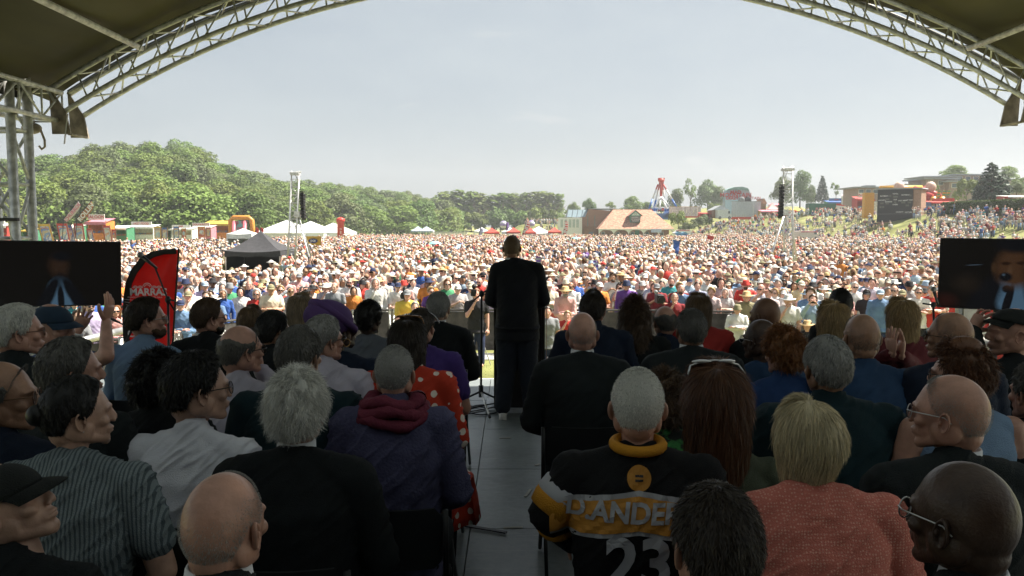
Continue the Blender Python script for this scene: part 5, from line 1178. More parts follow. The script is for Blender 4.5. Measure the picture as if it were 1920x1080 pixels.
fencewall(1626, 1650, 378, 406, 150, 5, 'silver mesh screen beside the scoreboard', mat('mesh_white', (.55, .52, .50), .6), M_gry)
def mountain():
    d = 205; r = thing('mountain_ride', 'rounded painted mountain ride board with red lettering behind grey panels', 'fairground ride', P(1383, 400, d)); b = r.location; T = lambda px, py: (P(px, py, d).x - b.x, P(px, py, d).z - b.z); m = MB()
    prism(m, [T(1361, 400), T(1361, 362), T(1364, 356), T(1374, 352), T(1390, 351), T(1402, 354), T(1409, 366), T(1409, 400)], 0, 3); m.build('rock_face', mat('rock_paint', (.28, .36, .42), .7, pattern='blotch', col2=(.42, .46, .50), pscale=.5), r)
    m = MB(); prism(m, [T(1362, 357), T(1366, 354), T(1376, 351), T(1391, 350), T(1402, 353), T(1405, 358), T(1394, 356), T(1384, 357.5), T(1374, 356)], -.25, 2.8); m.build('green_crest', mat('crest_green', (.22, .36, .33), .7, var=.3), r)
    m = MB(); prism(m, [T(1359, 402), T(1360, 374), T(1392, 372), T(1392, 402)], -.5, -.05); m.build('ice_panel', mat('ice_blue', (.42, .60, .70), .5, var=.1), r)
    tx = MB(); rd = mat('sign_red', (.5, .06, .05), .5)
    for s, px, py, sz in (('MAD', 1379, 361, 1.3), ('MOUNTAIN', 1379, 366, 1.5)): q = T(px, py); text_on(tx, s, (q[0], -.3, q[1]), sz)
    q = T(1392, 372); text_on(tx, 'CRAZY MOUNTAIN', (q[0], -.7, q[1]), 1.0, up=(.0, 0, 1), weight=.03); tx.build('lettering', rd, r)
    for k, (px, py) in enumerate(((1389, 377), (1400, 377))): q = T(px, py); MB().ell((q[0], -.8, q[1]), (.9, .3, 1.1), 14, 8).build('cartoon_eye', M_blk if k else M_gry, r)
mountain()
# stalls of the fair: body, awning, sign
def stall(px0, px1, yt, yb, d, bodym, awnm, label, sign=None, sm_=None, name='fair_stall', cat='stall', striped=True):
    a, b = P(px0, yb, d), P(px1, yb, d); h = P(px0, yt, d).z - a.z; w_ = b.x - a.x; r = thing(name, label, cat, ((a.x + b.x) / 2, d, a.z)); m = MB(); m.box((0, 2.5, h * .38), (w_, .15, h * .76)); m.box((-w_ / 2 + .06, 1.3, h * .38), (.12, 2.6, h * .76)); m.box((w_ / 2 - .06, 1.3, h * .38), (.12, 2.6, h * .76)); m.box((0, 0, h * .15), (w_, .15, h * .30)); m.build('body', bodym, r)
    q = MB(); quad(q, (-w_ / 2 - .2, -.6, h * .70), (w_ / 2 + .2, -.6, h * .70), (w_ / 2 + .1, 2.7, h * .86), (-w_ / 2 - .1, 2.7, h * .86)); q.box((0, -.6, h * .66), (w_ + .4, .05, h * .10)); q.build('awning', awnm, r)
    if sign is not None: s = MB().box((0, -.1, h * .9), (w_ * .9, .15, h * .22)).build('sign_board', sm_ or M_wht, r); tx = MB(); text_on(tx, sign, (0, -.2, h * .9), h * .16); tx.build('lettering', mat('sign_red', (.5, .06, .05), .5), s)
    MB().box((0, .9, h * .34), (w_ * .8, .5, h * .10)).build('counter_goods', mat('goods', (.45, .25, .12), .7, pattern='blotch', col2=(.12, .25, .45), pscale=2.5), r); return r
RD, BL, YL, GN, OR, PK, WH = [mat('stall_' + n, c, .6, var=.15) for n, c in (('red', (.45, .05, .04)), ('blue', (.06, .14, .38)), ('yellow', (.58, .38, .05)), ('green', (.06, .22, .12)), ('orange', (.60, .22, .04)), ('pink', (.55, .20, .25)), ('white', (.66, .65, .62)))]
stall(1426, 1462, 390, 411, 190, YL, PK, 'ornate cream and gold fair stall left of the right speaker tower'); stall(1446, 1464, 378, 400, 205, WH, PK, 'pink and white pointed fair tent behind the gold stall')
stall(1486, 1514, 388, 412, 188, OR, YL, 'busy orange fair stall right of the speaker tower'); stall(1552, 1582, 372, 396, 196, GN, BL, 'painted green and blue ride front behind the lorry', 'FUN', BL); stall(1585, 1614, 358, 398, 190, WH, mat('swirl', (.4, .2, .25), .6, pattern='blotch', col2=(.6, .55, .5), pscale=1.2), 'tall fair ride with painted swirling banners behind the lorry cab', 'WILD', WH)
stall(1606, 1636, 362, 402, 170, RD, RD, 'red and white fair ride with lettered front left of the scoreboard', 'WALTZER', WH); stall(1313, 1336, 396, 410, 190, RD, RD, 'small red car ride canopy beside the wooden hut')
stall(1744, 1790, 372, 398, 128, BL, RD, 'blue and red fair stall hung with toys left of the big conifer', '', RD); stall(1888, 1935, 362, 385, 112, RD, WH, 'red and white food trailer behind the hedge at the right edge')
# left hand row
for i, (a, b, t, bb, d, bm, am, sg, lb) in enumerate([(-30, 14, 412, 452, 96, RD, WH, 'OC', 'red and white food stall behind the left stage tower'), (166, 200, 402, 452, 112, OR, PK, 'SALOON', 'tall pink wooden saloon shaped stall among the painted banners'), (205, 238, 418, 452, 116, GN, WH, '', 'green and white side stall hung with toys'),
        (246, 288, 416, 450, 120, WH, WH, 'HOT FOOD', 'white catering trailer with lettered boards'), (322, 360, 422, 448, 128, WH, WH, 'BAR', 'long white stall with a lettered fascia'), (360, 396, 418, 448, 134, PK, WH, 'DOUGHNUTS', 'pink and cream stall in the left hand row'), (384, 430, 408, 448, 140, OR, YL, '', 'cream carousel canopy left of the bouncy slide'), (42, 58, 424, 452, 110, GN, YL, '', 'striped green stall between the tower posts'), (120, 146, 416, 452, 118, GN, WH, '', 'low grey stall behind the painted banners')]):
    stall(a, b, t, bb, d, bm, am, lb, sg or None, WH)
# painted trade union banners standing in a row
def banner(px, yt, yb, w_px, lean, d, rim, field, k, lb):
    a = P(px, yb, d); h = P(px, yt, d).z - a.z; w_ = w_px * d / 1493; r = thing('painted_banner', lb, 'banner', a, 0, 'painted banners standing at the left edge of the field'); sh = lean * d / 1493
    def q(x, z): return (x * w_ + sh * z, 0, z * h)
    m = MB(); V = []; prism(m, [(q(-.5, 0)[0], 0), (q(.5, 0)[0], 0), (q(.5, 1)[0], h), (q(-.5, 1)[0], h)], 0, .06); bd = m.build('border_cloth', rim, r)
    m = MB(); prism(m, [(q(-.36, .06)[0], .06 * h), (q(.36, .06)[0], .06 * h), (q(.36, .86)[0], .86 * h), (q(-.36, .86)[0], .86 * h)], -.03, -.004); m.build('painted_field', field, bd)
    m = MB(); m.add([(q(.30 * math.cos(t), .52)[0], -.05, (.48 + .22 * math.sin(t)) * h) for t in np.linspace(0, 6.1, 18)], [tuple(range(18))]); m.build('picture', mat('picture_' + str(k % 3), [(.45, .50, .55), (.50, .40, .25), (.35, .45, .50)][k % 3], .8, pattern='blotch', col2=[(.5, .3, .2), (.2, .3, .5), (.6, .5, .4)][k % 3], pscale=2), bd)
    m = MB(); m.add([(q(.33 * math.cos(t), .8)[0], -.055, (.74 + .07 * math.sin(t)) * h) for t in np.linspace(0, math.pi, 12)] + [(q(.28 * math.cos(t), .8)[0], -.055, (.70 + .07 * math.sin(t)) * h) for t in np.linspace(math.pi, 0, 12)], [tuple(range(24))]); m.build('scroll', OR, bd)
    for s in (-.5, .5): MB().tube([q(s, 0), q(s, 1.03)], .04, 6).build('pole', M_wood, r)
PF = [mat('field_' + n, c, .8, var=.25, vscale=2, pattern='blotch', col2=c2, pscale=1.6) for n, c, c2 in (('blue', (.14, .22, .48), (.5, .5, .55)), ('pale', (.38, .48, .50), (.6, .5, .4)), ('red', (.45, .10, .08), (.5, .35, .3)), ('cream', (.55, .48, .34), (.25, .35, .5)))]
for k, (px, yt, yb, wp, ln, rim, fi, lb) in enumerate([(60, 421, 450, 12, -3, BL, 1, 'blue edged banner partly hidden by the tower post'), (91, 420, 454, 22, -8, YL, 0, 'yellow edged blue banner leaning back beside the tower'), (122, 419, 452, 20, -5, RD, 0, 'red banner with an arched blue picture'), (136, 422, 454, 14, -8, BL, 0, 'narrow blue banner in front of the red one'),
        (151, 419, 452, 18, -3, RD, 1, 'red edged banner with a pale grey picture'), (173, 429, 452, 10, -5, RD, 0, 'small red banner with a blue centre'), (204, 423, 453, 14, -4, RD, 1, 'red and pale blue banner by the saloon stall'), (214, 430, 452, 8, 0, RD, 2, 'plain red banner beside the toys stall'),
        (296, 425, 448, 12, 0, YL, 3, 'cream banner with a yellow border'), (309, 427, 448, 10, 0, BL, 3, 'blue edged cream banner'), (331, 425, 446, 10, 0, BL, 1, 'tall blue banner with a pale oval'), (345, 428, 446, 8, 0, YL, 2, 'yellow bordered red banner'), (378, 425, 444, 13, 0, OR, 2, 'orange banner near the bouncy slide'), (391, 426, 444, 8, 0, RD, 3, 'narrow red banner near the bouncy slide')]):
    banner(px, yt, yb, wp, ln, 104 + k, rim, PF[fi], k, lb)
# feather flags
def feather(px0, py0, px1, py1, wpx, d, m, label, txt=None, tm=None, base=None, tsz=.5):
    """flag leaning from its foot (px0,py0) to its tip (px1,py1)"""
    a, b = P(px0, py0, d), P(px1, py1, d); r = thing('feather_flag', label, 'flag', (a.x, d, base if base is not None else a.z)); v = b - a; L = v.length; u = v / L; n = Vector((u.z, 0, -u.x)); w_ = wpx * d / 1493; o0 = a - r.location
    pts = []; N_ = 16; Lx = [o0 + u * L * t for t in np.linspace(0, 1, N_)]
    wf = [w_ * (.75 + .35 * math.sin(math.pi * t)) * (1 if t < .82 else math.sqrt(max(0, 1 - ((t - .82) / .18) ** 2))) + .01 for t in np.linspace(0, 1, N_)]
    m1 = MB(); A = [tuple(p + Vector((0, .03 * math.sin(i * .9) - .02, 0))) for i, p in enumerate(Lx)]; B = [tuple(p + n * wf[i] + Vector((0, .05 * math.sin(i * .7) - .02, 0))) for i, p in enumerate(Lx)]; A2 = [(x, y + .015, z) for x, y, z in A]; B2 = [(x, y + .015, z) for x, y, z in B]
    m1.loft([A, B, B2, A2, A], close=False); f = m1.build('cloth', m, r, smooth=True); MB().tube([Vector((o0.x - u.x * .6, 0, -.0)), o0, o0 + u * L], .02 + .0003 * d, 8).build('pole', M_blk, r)
    if txt: t = MB(); c = o0 + u * L * .48 + n * w_ * .55 + Vector((0, -.09, 0)); text_on(t, txt, c, tsz, xdir=u if u.x > 0 else -u, up=-n if u.x > 0 else n, weight=.03); t.build('lettering', tm or M_wht, f)
feather(119, 411, 147, 377, 10, 100, mat('flag_pale', (.56, .52, .52), .7), 'pale grey leaning feather flag with pink lettering above the left stalls', 'CHURROS', PK, 0, .62); feather(144, 410, 171, 377, 11, 100, mat('flag_brown', (.36, .16, .06), .7), 'brown leaning feather flag with white lettering', 'ROLLIN', M_wht, 0, .8)
feather(979, 441, 988, 413, 8, 150, RD, 'bright red feather flag among the red gazebos left of the clubhouse', 'UNITE', M_wht, 0, 1.0); feather(1056, 441, 1060, 414, 6, 150, RD, 'slim red feather flag in front of the white glazed bay', 'UNITE', M_wht, 0, .9)
feather(898, 440, 901, 427, 6, 150, mat('flag_lav', (.40, .40, .58), .7), 'pale lavender feather flag left of the speaker', None, None, 0); feather(949, 432, 950, 416, 4, 150, mat('flag_purple', (.25, .14, .42), .7), 'small purple flag beside the floating balloon', None, None, 0)
for px, lb in ((477, 'dark red feather flag left of its twin behind the black gazebo'), (486, 'dark red feather flag nearest the white marquee corner')): feather(px, 444, px + 3, 426, 6, 90, RD, lb, None, None, 0)
# balloons over the stalls
for px, py, rp, lb in ((944, 421, 7.2, 'purple and white striped balloon left of the speaker head'), (996, 420, 7, 'purple grey balloon behind the red feather flag')):
    c = P(px, py, 170); r = thing('giant_balloon', lb, 'balloon', (c.x, c.y, 0)); rr = rp * 170 / 1493; b = MB().ell((0, 0, c.z), (rr, rr, rr), 24, 16).build('envelope', mat('balloon', (.26, .20, .40), .35, pattern='stripes', col2=(.5, .5, .55), pscale=.35), r, smooth=True); MB().tube([(0, 0, .1), (0, 0, c.z - rr)], .03, 6).build('tether', M_blk, r); MB().box((0, 0, .15), (.5, .5, .3)).build('ballast', M_blk, r)
# tents and marquees
def gazebo(px0, px1, ytop, yev, yb, d, m, label, valance=.4, name='gazebo', legm=None, walls=None, nx=1):
    a, b = P(px0, yb, d), P(px1, yb, d); w_ = (b.x - a.x) / nx; ze, zp = P(px0, yev, d).z, P(px0, ytop, d).z; r = thing(name, label, 'tent', ((a.x + b.x) / 2, d + w_ / 2, 0)); h = w_ / 2
    for k in range(nx):
        cx = (k - (nx - 1) / 2) * w_; q = MB(); n = 10
        for i in range(4):
            c0, c1 = [((-1, -1), (1, -1)), ((1, -1), (1, 1)), ((1, 1), (-1, 1)), ((-1, 1), (-1, -1))][i]; rings = []
            for j in range(9):
                t = j / 8; zz = ze + (zp - ze) * (t ** 1.35); s = 1 - t; rings.append([(cx + (c0[0] + (c1[0] - c0[0]) * u) * h * s, (c0[1] + (c1[1] - c0[1]) * u) * h * s, zz - .06 * math.sin(math.pi * u) * (1 - t) * h) for u in np.linspace(0, 1, n)])
            q.loft(rings, close=False); q.loft([rings[0], [(x * 1.0, y, ze - valance + .03 * math.sin(x * 5)) for x, y, z in rings[0]]], close=False)
        q.build('canopy', m, r, smooth=False)
        for sx in (-1, 1):
            for sy in (-1, 1): MB().box((cx + sx * (h - .05), sy * (h - .05), ze / 2), (.06, .06, ze)).build('leg', legm or M_alu_b, r)
    if walls: q = MB(); W = w_ * nx / 2 - .05; q.box((-W, 0, ze / 2), (.04, w_ - .1, ze)); q.box((W, 0, ze / 2), (.04, w_ - .1, ze)); q.box((0, h - .05, ze / 2), (2 * W, .04, ze)); q.build('side_wall', walls, r)
    return r
gazebo(421, 526, 433, 470, 490, 42, mat('black_canvas', (.045, .045, .05), .8, var=.15), 'black pop-up gazebo standing in the crowd beside the left speaker tower', .32, walls=mat('dark_canvas', (.02, .02, .02), .9))
M_mq = mat('marquee_white', (.62, .64, .62), .55, var=.08)
gazebo(425, 472, 428, 438, 460, 78, M_mq, 'small white tent behind the black gazebo', .5, walls=M_mq)
def marquee():
    d = 150; X = lambda px: P(px, 430, d).x; Z = lambda py: P(500, py, d).z; r = thing('white_marquee', 'large white marquee with several peaks behind the left speaker tower', 'marquee', (X(553), d, 0)); x0 = X(553)
    for k, (pa, pk, pb) in enumerate(((474, 521, 566), (520, 560, 600), (566, 598, 632))):
        A, K, B = X(pa) - x0, X(pk) - x0, X(pb) - x0; zt, ze = Z([412, 414, 417][k]), Z(437); q = MB(); dy = k * 3
        quad(q, (A, dy, ze), (B, dy, ze), (K, dy + 6, zt)); quad(q, (B, dy, ze), (B, dy + 14, ze), (K, dy + 6, zt)); quad(q, (B, dy + 14, ze), (A, dy + 14, ze), (K, dy + 6, zt)); quad(q, (A, dy + 14, ze), (A, dy, ze), (K, dy + 6, zt)); q.build('roof', M_mq, r); MB().box(((A + B) / 2, dy + 7, ze / 2), (B - A - .2, 13.6, ze)).build('wall', M_mq, r)
marquee()
for i, (a, b, yt, ye, d, m, lb) in enumerate([(640 + 130, 795, 424, 432, 210, BL, 'blue striped tent with orange front far behind the crowd'), (785, 812, 424, 432, 205, BL, 'second blue striped tent with orange front'), (888, 918, 426, 433, 165, M_mq, 'white tent at the left end of the red gazebos'), (940, 974, 426, 434, 152, M_mq, 'white tent between two red gazebos'), (985, 1037, 424, 436, 150, M_mq, 'wide pale pink tent right of the speaker head')]):
    gazebo(a, b, yt, ye, 442, d, mat('tent_blue', (.20, .32, .50), .7, pattern='vstripes', col2=(.6, .6, .62), pscale=.8) if m is BL else m, lb, .5)
for a, b, ye, lb in ((908, 936, 435, 'red gazebo left of the speaker head'), (950, 976, 434, 'red gazebo just behind the speaker head'), (985, 1005, 435, 'red gazebo under the red feather flag'), (1028, 1053, 434, 'red gazebo nearest the clubhouse')): gazebo(a, b, ye - 8, ye, 444, 138, mat('gazebo_red', (.50, .06, .04), .6), lb, .35, legm=RD)
gazebo(1440, 1462, 379, 392, 400, 200, mat('pink_tent', (.6, .35, .35), .7), 'small pointed pink tent roof in the fair', .3)
# inflatables
pb = P(639, 440, 140); r = thing('inflatable_pillar', 'tall red inflatable post box pillar beside the white marquee', 'inflatable', (pb.x, 140, 0)); hp = P(639, 407, 140).z
m = MB(); m.tube([(0, 0, 0), (0, 0, hp * .82), (0, 0, hp * .84), (0, 0, hp * .93), (0, 0, hp * .97), (0, 0, hp)], [.62, .60, .76, .76, .45, .05], 24); m.build('body', mat('inflatable_red', (.60, .045, .03), .4), r, smooth=True); tx = MB(); text_on(tx, 'C W U', (.15, -.66, hp * .45), .5, xdir=(0, 0, 1), up=(-1, 0, 0)); tx.build('lettering', M_wht, r)
def bouncy():
    d = 128; a, b = P(433, 441, d), P(473, 441, d); h = P(433, 408, d).z; w_ = b.x - a.x; r = thing('bouncy_slide', 'orange and pink inflatable slide left of the white marquee', 'inflatable', ((a.x + b.x) / 2, d, 0)); O = mat('infl_orange', (.62, .25, .04), .4); K = mat('infl_pink', (.60, .16, .20), .4)
    m = MB(); m.tube([(-w_ / 2, 0, 0), (-w_ / 2, 0, h - .4), (-w_ / 2 + .5, 0, h), (w_ / 2 - .5, 0, h), (w_ / 2, 0, h - .4), (w_ / 2 + .3, 0, 0)], .38, 12); m.build('arch', O, r, smooth=True)
    for x in (-w_ / 2 + .7, w_ / 2 - 1.0): m = MB(); m.tube([(x, -.2, h - .6), (x, -1.5, .3)], .32, 12); m.build('side_tube', K, r, smooth=True)
    m = MB(); quad(m, (-w_ / 2 + .6, 0, h - .5), (w_ / 2 - .8, 0, h - .5), (w_ / 2 - .8, -1.6, .4), (-w_ / 2 + .6, -1.6, .4)); m.build('slide', mat('slide_mix', (.40, .10, .14), .5, pattern='blotch', col2=(.15, .40, .40), pscale=1.4), r)
bouncy()
def big_arch():
    d = 134; r = thing('inflatable_arch', 'huge red and yellow inflatable arch behind the scoreboard', 'inflatable', P(1730, 404, d)); b = r.location; T = lambda px, py, y=0: (P(px, py, d).x - b.x, y, P(px, py, d).z - b.z); Rr = mat('infl_red', (.45, .06, .05), .4); Yy = mat('infl_yellow', (.62, .33, .04), .4)
    for k, (x0, x1, xb) in enumerate(((1718, 1741, 1743), (1736, 1757, 1759))): MB().tube([T(x0, 354, 1), T(x1, 371, -1)], .62, 14).build('red_tube', Rr, r, smooth=True); MB().tube([T(xb, 370, -1), T(xb, 384, -1.2), T(xb - 1, 404, -1.2)], [.55, .62, .55], 14).build('yellow_leg', Yy, r, smooth=True); MB().tube([T(xb, 376, -1), T(xb - 18, 375, 1)], .42, 12).build('cross_tube', Rr, r, smooth=True)
    MB().tube([T(1660, 353, 2), T(1700, 352, 2), T(1740, 352, 2)], .5, 12).build('top_tube', Yy, r, smooth=True); MB().box(T(1640, 385, 2.5), (1.6, 1, 4.4)).build('yellow_leg', Yy, r)
    for px, py in ((1745, 351), (1686, 351)): MB().ell(T(px, py, 0), (.9, .7, .95), 16, 10).build('knob', mat('infl_cream', (.6, .42, .34), .5), r, smooth=True)
    MB().box(T(1732, 396, 0), (7, .3, 1.5)).build('painted_skirt', mat('skirt_mix', (.55, .30, .12), .6, pattern='blotch', col2=(.5, .5, .5), pscale=1), r)
    m = MB(); [m.tube([T(1746 + k, 372 - k * .3, -2), T(1750 + k, 358, -2)], .25, 8) for k in (0, 10, 18)]; m.build('streamers', mat('streamer', (.6, .35, .05), .5, pattern='stripes', col2=(.1, .35, .15), pscale=.6), r)
big_arch()
# vehicles
def lorry():
    d = 178; a, b = P(1517, 408, d), P(1567, 408, d); z0 = P(1517, 410, d).z; h = P(1517, 381, d).z - z0; w_ = b.x - a.x; r = thing('green_lorry', 'dark green fairground lorry with red and white cab on the bank', 'lorry', (a.x, d, z0)); G = mat('lorry_green', (.02, .11, .07), .4)
    MB().box((w_ / 2, 1.2, h * .62), (w_, 2.4, h * .74)).build('box_body', G, r); MB().box((w_ / 2, -.02, h * .22), (w_, .06, .18)).build('red_line', RD, r); c = MB(); prism(c, [(w_ + .15, h * .18), (w_ + 2.6, h * .18), (w_ + 2.6, h * .45), (w_ + 2.2, h * .80), (w_ + .15, h * .86)], 0, 2.3); cb = c.build('cab', M_wht, r)
    c = MB(); prism(c, [(w_ + .1, h * .87), (w_ + 2.1, h * .81), (w_ + .9, h * .98), (w_ + .1, h * .98)], .1, 2.2); c.build('cab_spoiler', RD, cb); MB().box((w_ + 1.35, -.02, h * .60), (1.0, .05, h * .24)).build('side_window', M_glass, cb); q = MB(); quad(q, (w_ + 2.63, .2, h * .47), (w_ + 2.63, 2.1, h * .47), (w_ + 2.26, 2.1, h * .78), (w_ + 2.26, .2, h * .78)); q.build('windscreen', M_glass, cb)
    for x in (.9, 1.9, w_ + .9, w_ - .8): wl = MB(); wl.tube([(x, -.02, .45), (x, .3, .45)], .45, 18); w2 = wl.build('wheel', M_blk, r); MB().tube([(x, -.05, .45), (x, 0, .45)], .2, 12).build('rim', M_gry, w2)
    tx = MB(); text_on(tx, 'FUNFAIR', (w_ / 2, -.05, h * .62), .8); tx.build('lettering', PK, r)
lorry()
def van(px0, px1, yt, yb, d, m, label, stripe=None, flip=False):
    a, b = P(px0, yb, d), P(px1, yb, d); h = P(px0, yt, d).z - a.z; w_ = b.x - a.x; r = thing('parked_van', label, 'van', ((a.x + b.x) / 2, d, a.z)); s = -1 if flip else 1; q = MB(); prism(q, [(s * x * w_, z * h) for x, z in ((-.5, .14), (.5, .14), (.5, .48), (.40, .56), (.30, .96), (.26, 1), (-.48, 1), (-.5, .96))], 0, 2); bd = q.build('body', m, r)
    MB().box((s * .31 * w_, -.02, h * .72), (w_ * .13, .05, h * .26)).build('side_window', M_glass, r)
    for x in (-.32, .33): wl = MB(); wl.tube([(x * w_, -.03, h * .15), (x * w_, .25, h * .15)], h * .15, 16); w2 = wl.build('wheel', M_blk, r); MB().tube([(x * w_, -.05, h * .15), (x * w_, 0, h * .15)], h * .07, 10).build('rim', M_gry, w2)
    if stripe: MB().box((0, -.03, h * .9), (w_ * .8, .05, h * .12)).build('stripe', stripe, r)
van(1345, 1372, 393, 411, 186, mat('van_white', (.55, .60, .60), .4), 'white van parked by the brown wooden hut'); van(1264, 1296, 431, 441, 150, M_wht, 'long white van at the foot of the grass bank', RD, True)
r = van(1498, 1536, 433, 449, 112, mat('van_cream', (.66, .58, .55), .5), 'pink roofed ice cream van at the edge of the crowd', PK)
for px in (1273, 1284):
    c = P(px, 444, 140); r = thing('portable_toilet', 'rounded blue portable toilet ' + ('nearer the pavilion' if px < 1280 else 'further from the pavilion'), 'toilet', (c.x, 140, 0)); h = P(px, 433.5, 140).z; q = MB(); prism(q, [(-.5, 0), (.5, 0), (.5, h * .8)] + [(.5 * math.cos(t), h * .8 + .35 * math.sin(t)) for t in np.linspace(.2, 2.94, 9)] + [(-.5, h * .8)], 0, 1.1); q.build('cabin', mat('toilet_blue', (.12, .30, .48), .5), r); MB().box((0, -.02, h * .42), (.7, .05, h * .7)).build('door', BL, r)
# far white fence line of cars beyond the crowd
for i in range(11):
    px = 812 + i * 6.2; c = P(px, 433, 225); r = thing('distant_stall', 'low white stall in the far row beyond the crowd', 'stall', (c.x, 225, 0), 0, 'low white stalls in the far row'); MB().box((0, 0, .8), (.8, .8, 1.6)).build('body', WH, r); MB().box((0, -.1, 1.7), (.86, 1.0, .16)).build('roof', M_gry, r)
# speaker towers with line arrays
def delay_tower(px0, px1, ytop, ybase, d, arr, label, wpx, brace, extra=None):
    a = P(px0, ybase, d); t = P(px1, ytop, d); r = thing('speaker_tower', label, 'tower', (a.x, d, 0)); o = Vector((a.x, d, 0)); foot = Vector((0, 0, .05)); top = Vector((t.x, d, t.z)) - o; wd = wpx * d / 1493
    box_truss(foot, top, wd, wd, .42, .034, .015, 'mast', r, mat('tower_alu', (.62, .62, .60), .4, .5), webm=mat('tower_alu', (.6, .6, .6), .4)); hb = MB(); hb.box(top + Vector((0, 0, .05)), (wd * 1.15, wd * 1.15, .12)); hb.tube([top + Vector((-.3, 0, .12)), top + Vector((.3, 0, .16))], .04, 8); hb.build('mast_head', M_alu, r)
    for (bx, by_, tx_, ty, dy) in brace: p0 = P(bx, by_, d + dy) - o; p0.z = .05; MB().tube([P(tx_, ty, d) - o, p0], .045, 8).build('outrigger', M_alu_b, r, smooth=True)
    MB().box(P(brace[0][2], brace[0][3], d) - o, (.3, .3, .3)).build('sleeve_block', M_alu_b, r)
    ax, ay0, ay1, n, sgn = arr; z0, z1 = (P(ax, ay0, d) - o).z, (P(ax, ay1, d) - o).z; ar = MB().box((P(ax, ay0, d).x - o.x, 0, z0 + .06), (.2, .4, .06)).build('line_array', M_blk, r)
    for k in range(n):
        t_ = (k + .5) / n; q = MB(); bevelbox(q, (0, 0, 0), (.21, .36, abs(z1 - z0) / n * .86), .02); q.xf(Matrix.Translation(Vector((P(ax, ay0, d).x - o.x + sgn * .05 * t_ ** 2, 0, z0 + (z1 - z0) * t_))) @ Matrix.Rotation(R(-4 - 14 * t_), 4, 'X')); q.build('speaker_cabinet', mat('cabinet', (.018, .018, .018), .6), ar)
    MB().tube([(P(ax, ay0, d).x - o.x, 0, z0), top], .012, 6).build('chain', M_blk, r)
delay_tower(543, 554, 328, 492, 42, (567, 362, 411, 8, 1), 'leaning aluminium speaker tower with black line array beside the black gazebo', 14, [(594, 490, 558, 402, -1), (600, 476, 558, 402, 2)])
delay_tower(1481, 1477, 320, 480, 44, (1466, 349, 408, 9, -1), 'aluminium speaker tower with black line array at the right of the crowd', 17, [(1430, 478, 1472, 398, -1), (1500, 476, 1482, 400, 3)])
# ================================================================ the crowd
CC = {'white': (.66, .65, .62), 'cream': (.60, .54, .42), 'pale pink': (.60, .36, .34), 'pale blue': (.32, .42, .52), 'royal blue': (.04, .10, .33), 'navy': (.03, .04, .09), 'black': (.025, .025, .028), 'grey': (.22, .23, .24),
      'red': (.50, .05, .04), 'dark red': (.22, .03, .035), 'orange': (.60, .22, .05), 'yellow': (.62, .45, .08), 'green': (.06, .25, .12), 'khaki': (.24, .22, .13), 'purple': (.14, .06, .26), 'lilac': (.42, .36, .52), 'denim blue': (.12, .20, .33), 'teal': (.05, .28, .30)}
CW = [13, 5, 3.5, 5, 2.5, 3.5, 4, 4, 4.6, 1.5, 1.5, .7, 1, 2, 1.0, 1.4, 2, .8]
def cmat(n, pat=None): return fab('crowd_' + n.replace(' ', '_') + (pat or ''), CC[n], pat, {'stripes': (.7, .68, .66) if n not in ('white', 'cream') else (.06, .10, .25), 'vstripes': (.7, .68, .66)}.get(pat, (0, 0, 0)), 26, b=.2, bs=30)
STRAW = mat('straw', (.55, .38, .18), .8, bump=.3, bscale=90); SHADES = mat('shades', (.012, .012, .014), .12, spec=.8)
POSES = {'standing with arms down': [((-.24, .02, 1.12), (-.25, .10, .84)), ((.24, .02, 1.12), (.25, .10, .84))],
         'clapping': [((-.25, .10, 1.14), (-.06, .34, 1.28)), ((.25, .10, 1.14), (.06, .34, 1.28))],
         'clapping overhead': [((-.27, .12, 1.50), (-.04, .16, 1.76)), ((.27, .12, 1.50), (.04, .16, 1.76))],
         'with folded arms': [((-.25, .10, 1.14), (.06, .26, 1.18)), ((.25, .10, 1.14), (-.06, .27, 1.16))],
         'shading the eyes with one hand': [((-.24, .02, 1.12), (-.25, .10, .84)), ((.34, .16, 1.42), (.09, .17, 1.63))],
         'holding up a phone': [((-.24, .16, 1.24), (-.07, .36, 1.55)), ((.24, .16, 1.24), (.07, .36, 1.55))],
         'leaning on the barrier': [((-.22, .24, 1.06), (.02, .42, 1.09)), ((.22, .24, 1.06), (-.02, .42, 1.12))],
         'with one hand on the chin': [((-.24, .02, 1.12), (-.25, .10, .84)), ((.20, .18, 1.14), (.03, .19, 1.43))]}
MESH = {}
def crowd_mesh(pose, fem, what):
    k = (pose, fem, what)
    if k in MESH: return MESH[k]
    lean = .12 if 'leaning' in pose else .0
    p = dict(ht=1.72, stand=True, fem=fem, arms=POSES[pose], w=.95 if fem else 1.08, lean=lean, seed=len(MESH) * 1.3, top={'tee': 'tee', 'shirt': 'shirt', 'vest': 'vest'}.get(what, 'tee'), hands={i: None for i in ()}, deep=1.12)
    J = joints(p)
    if what == 'body': MESH[k] = body_mesh(p, J, .018)
    elif what in ('tee', 'shirt', 'vest'): MESH[k] = top_mesh(p, J, .017)
    elif what in ('trousers', 'shorts'):
        t = MB(); t.ell((0, 0, J['hip']), (.175, .135, .12), 20, 12)
        for i in (0, 1):
            e = J['A'][i] if what == 'trousers' else J['K'][i] + Vector((0, 0, -.03)); seg(t, [J['P'][i], J['K'][i]] if what == 'trousers' else [J['P'][i], e], [.105, .085])
            if what == 'trousers': seg(t, [J['K'][i], e], [.082, .07])
        MESH[k] = remesh(t, .02, 2)
    MESH[k].name = what; MESH[(pose, fem, 'hm')] = hcenter(p, J); return MESH[k]
HEADS_SAVE = dict(HEADS); 
for fm in (False, True):
    if (fm, .0042) in HEADS: del HEADS[(fm, .0042)]
    HEADS[(fm, .0042)] = head_geo(fm, .0085)
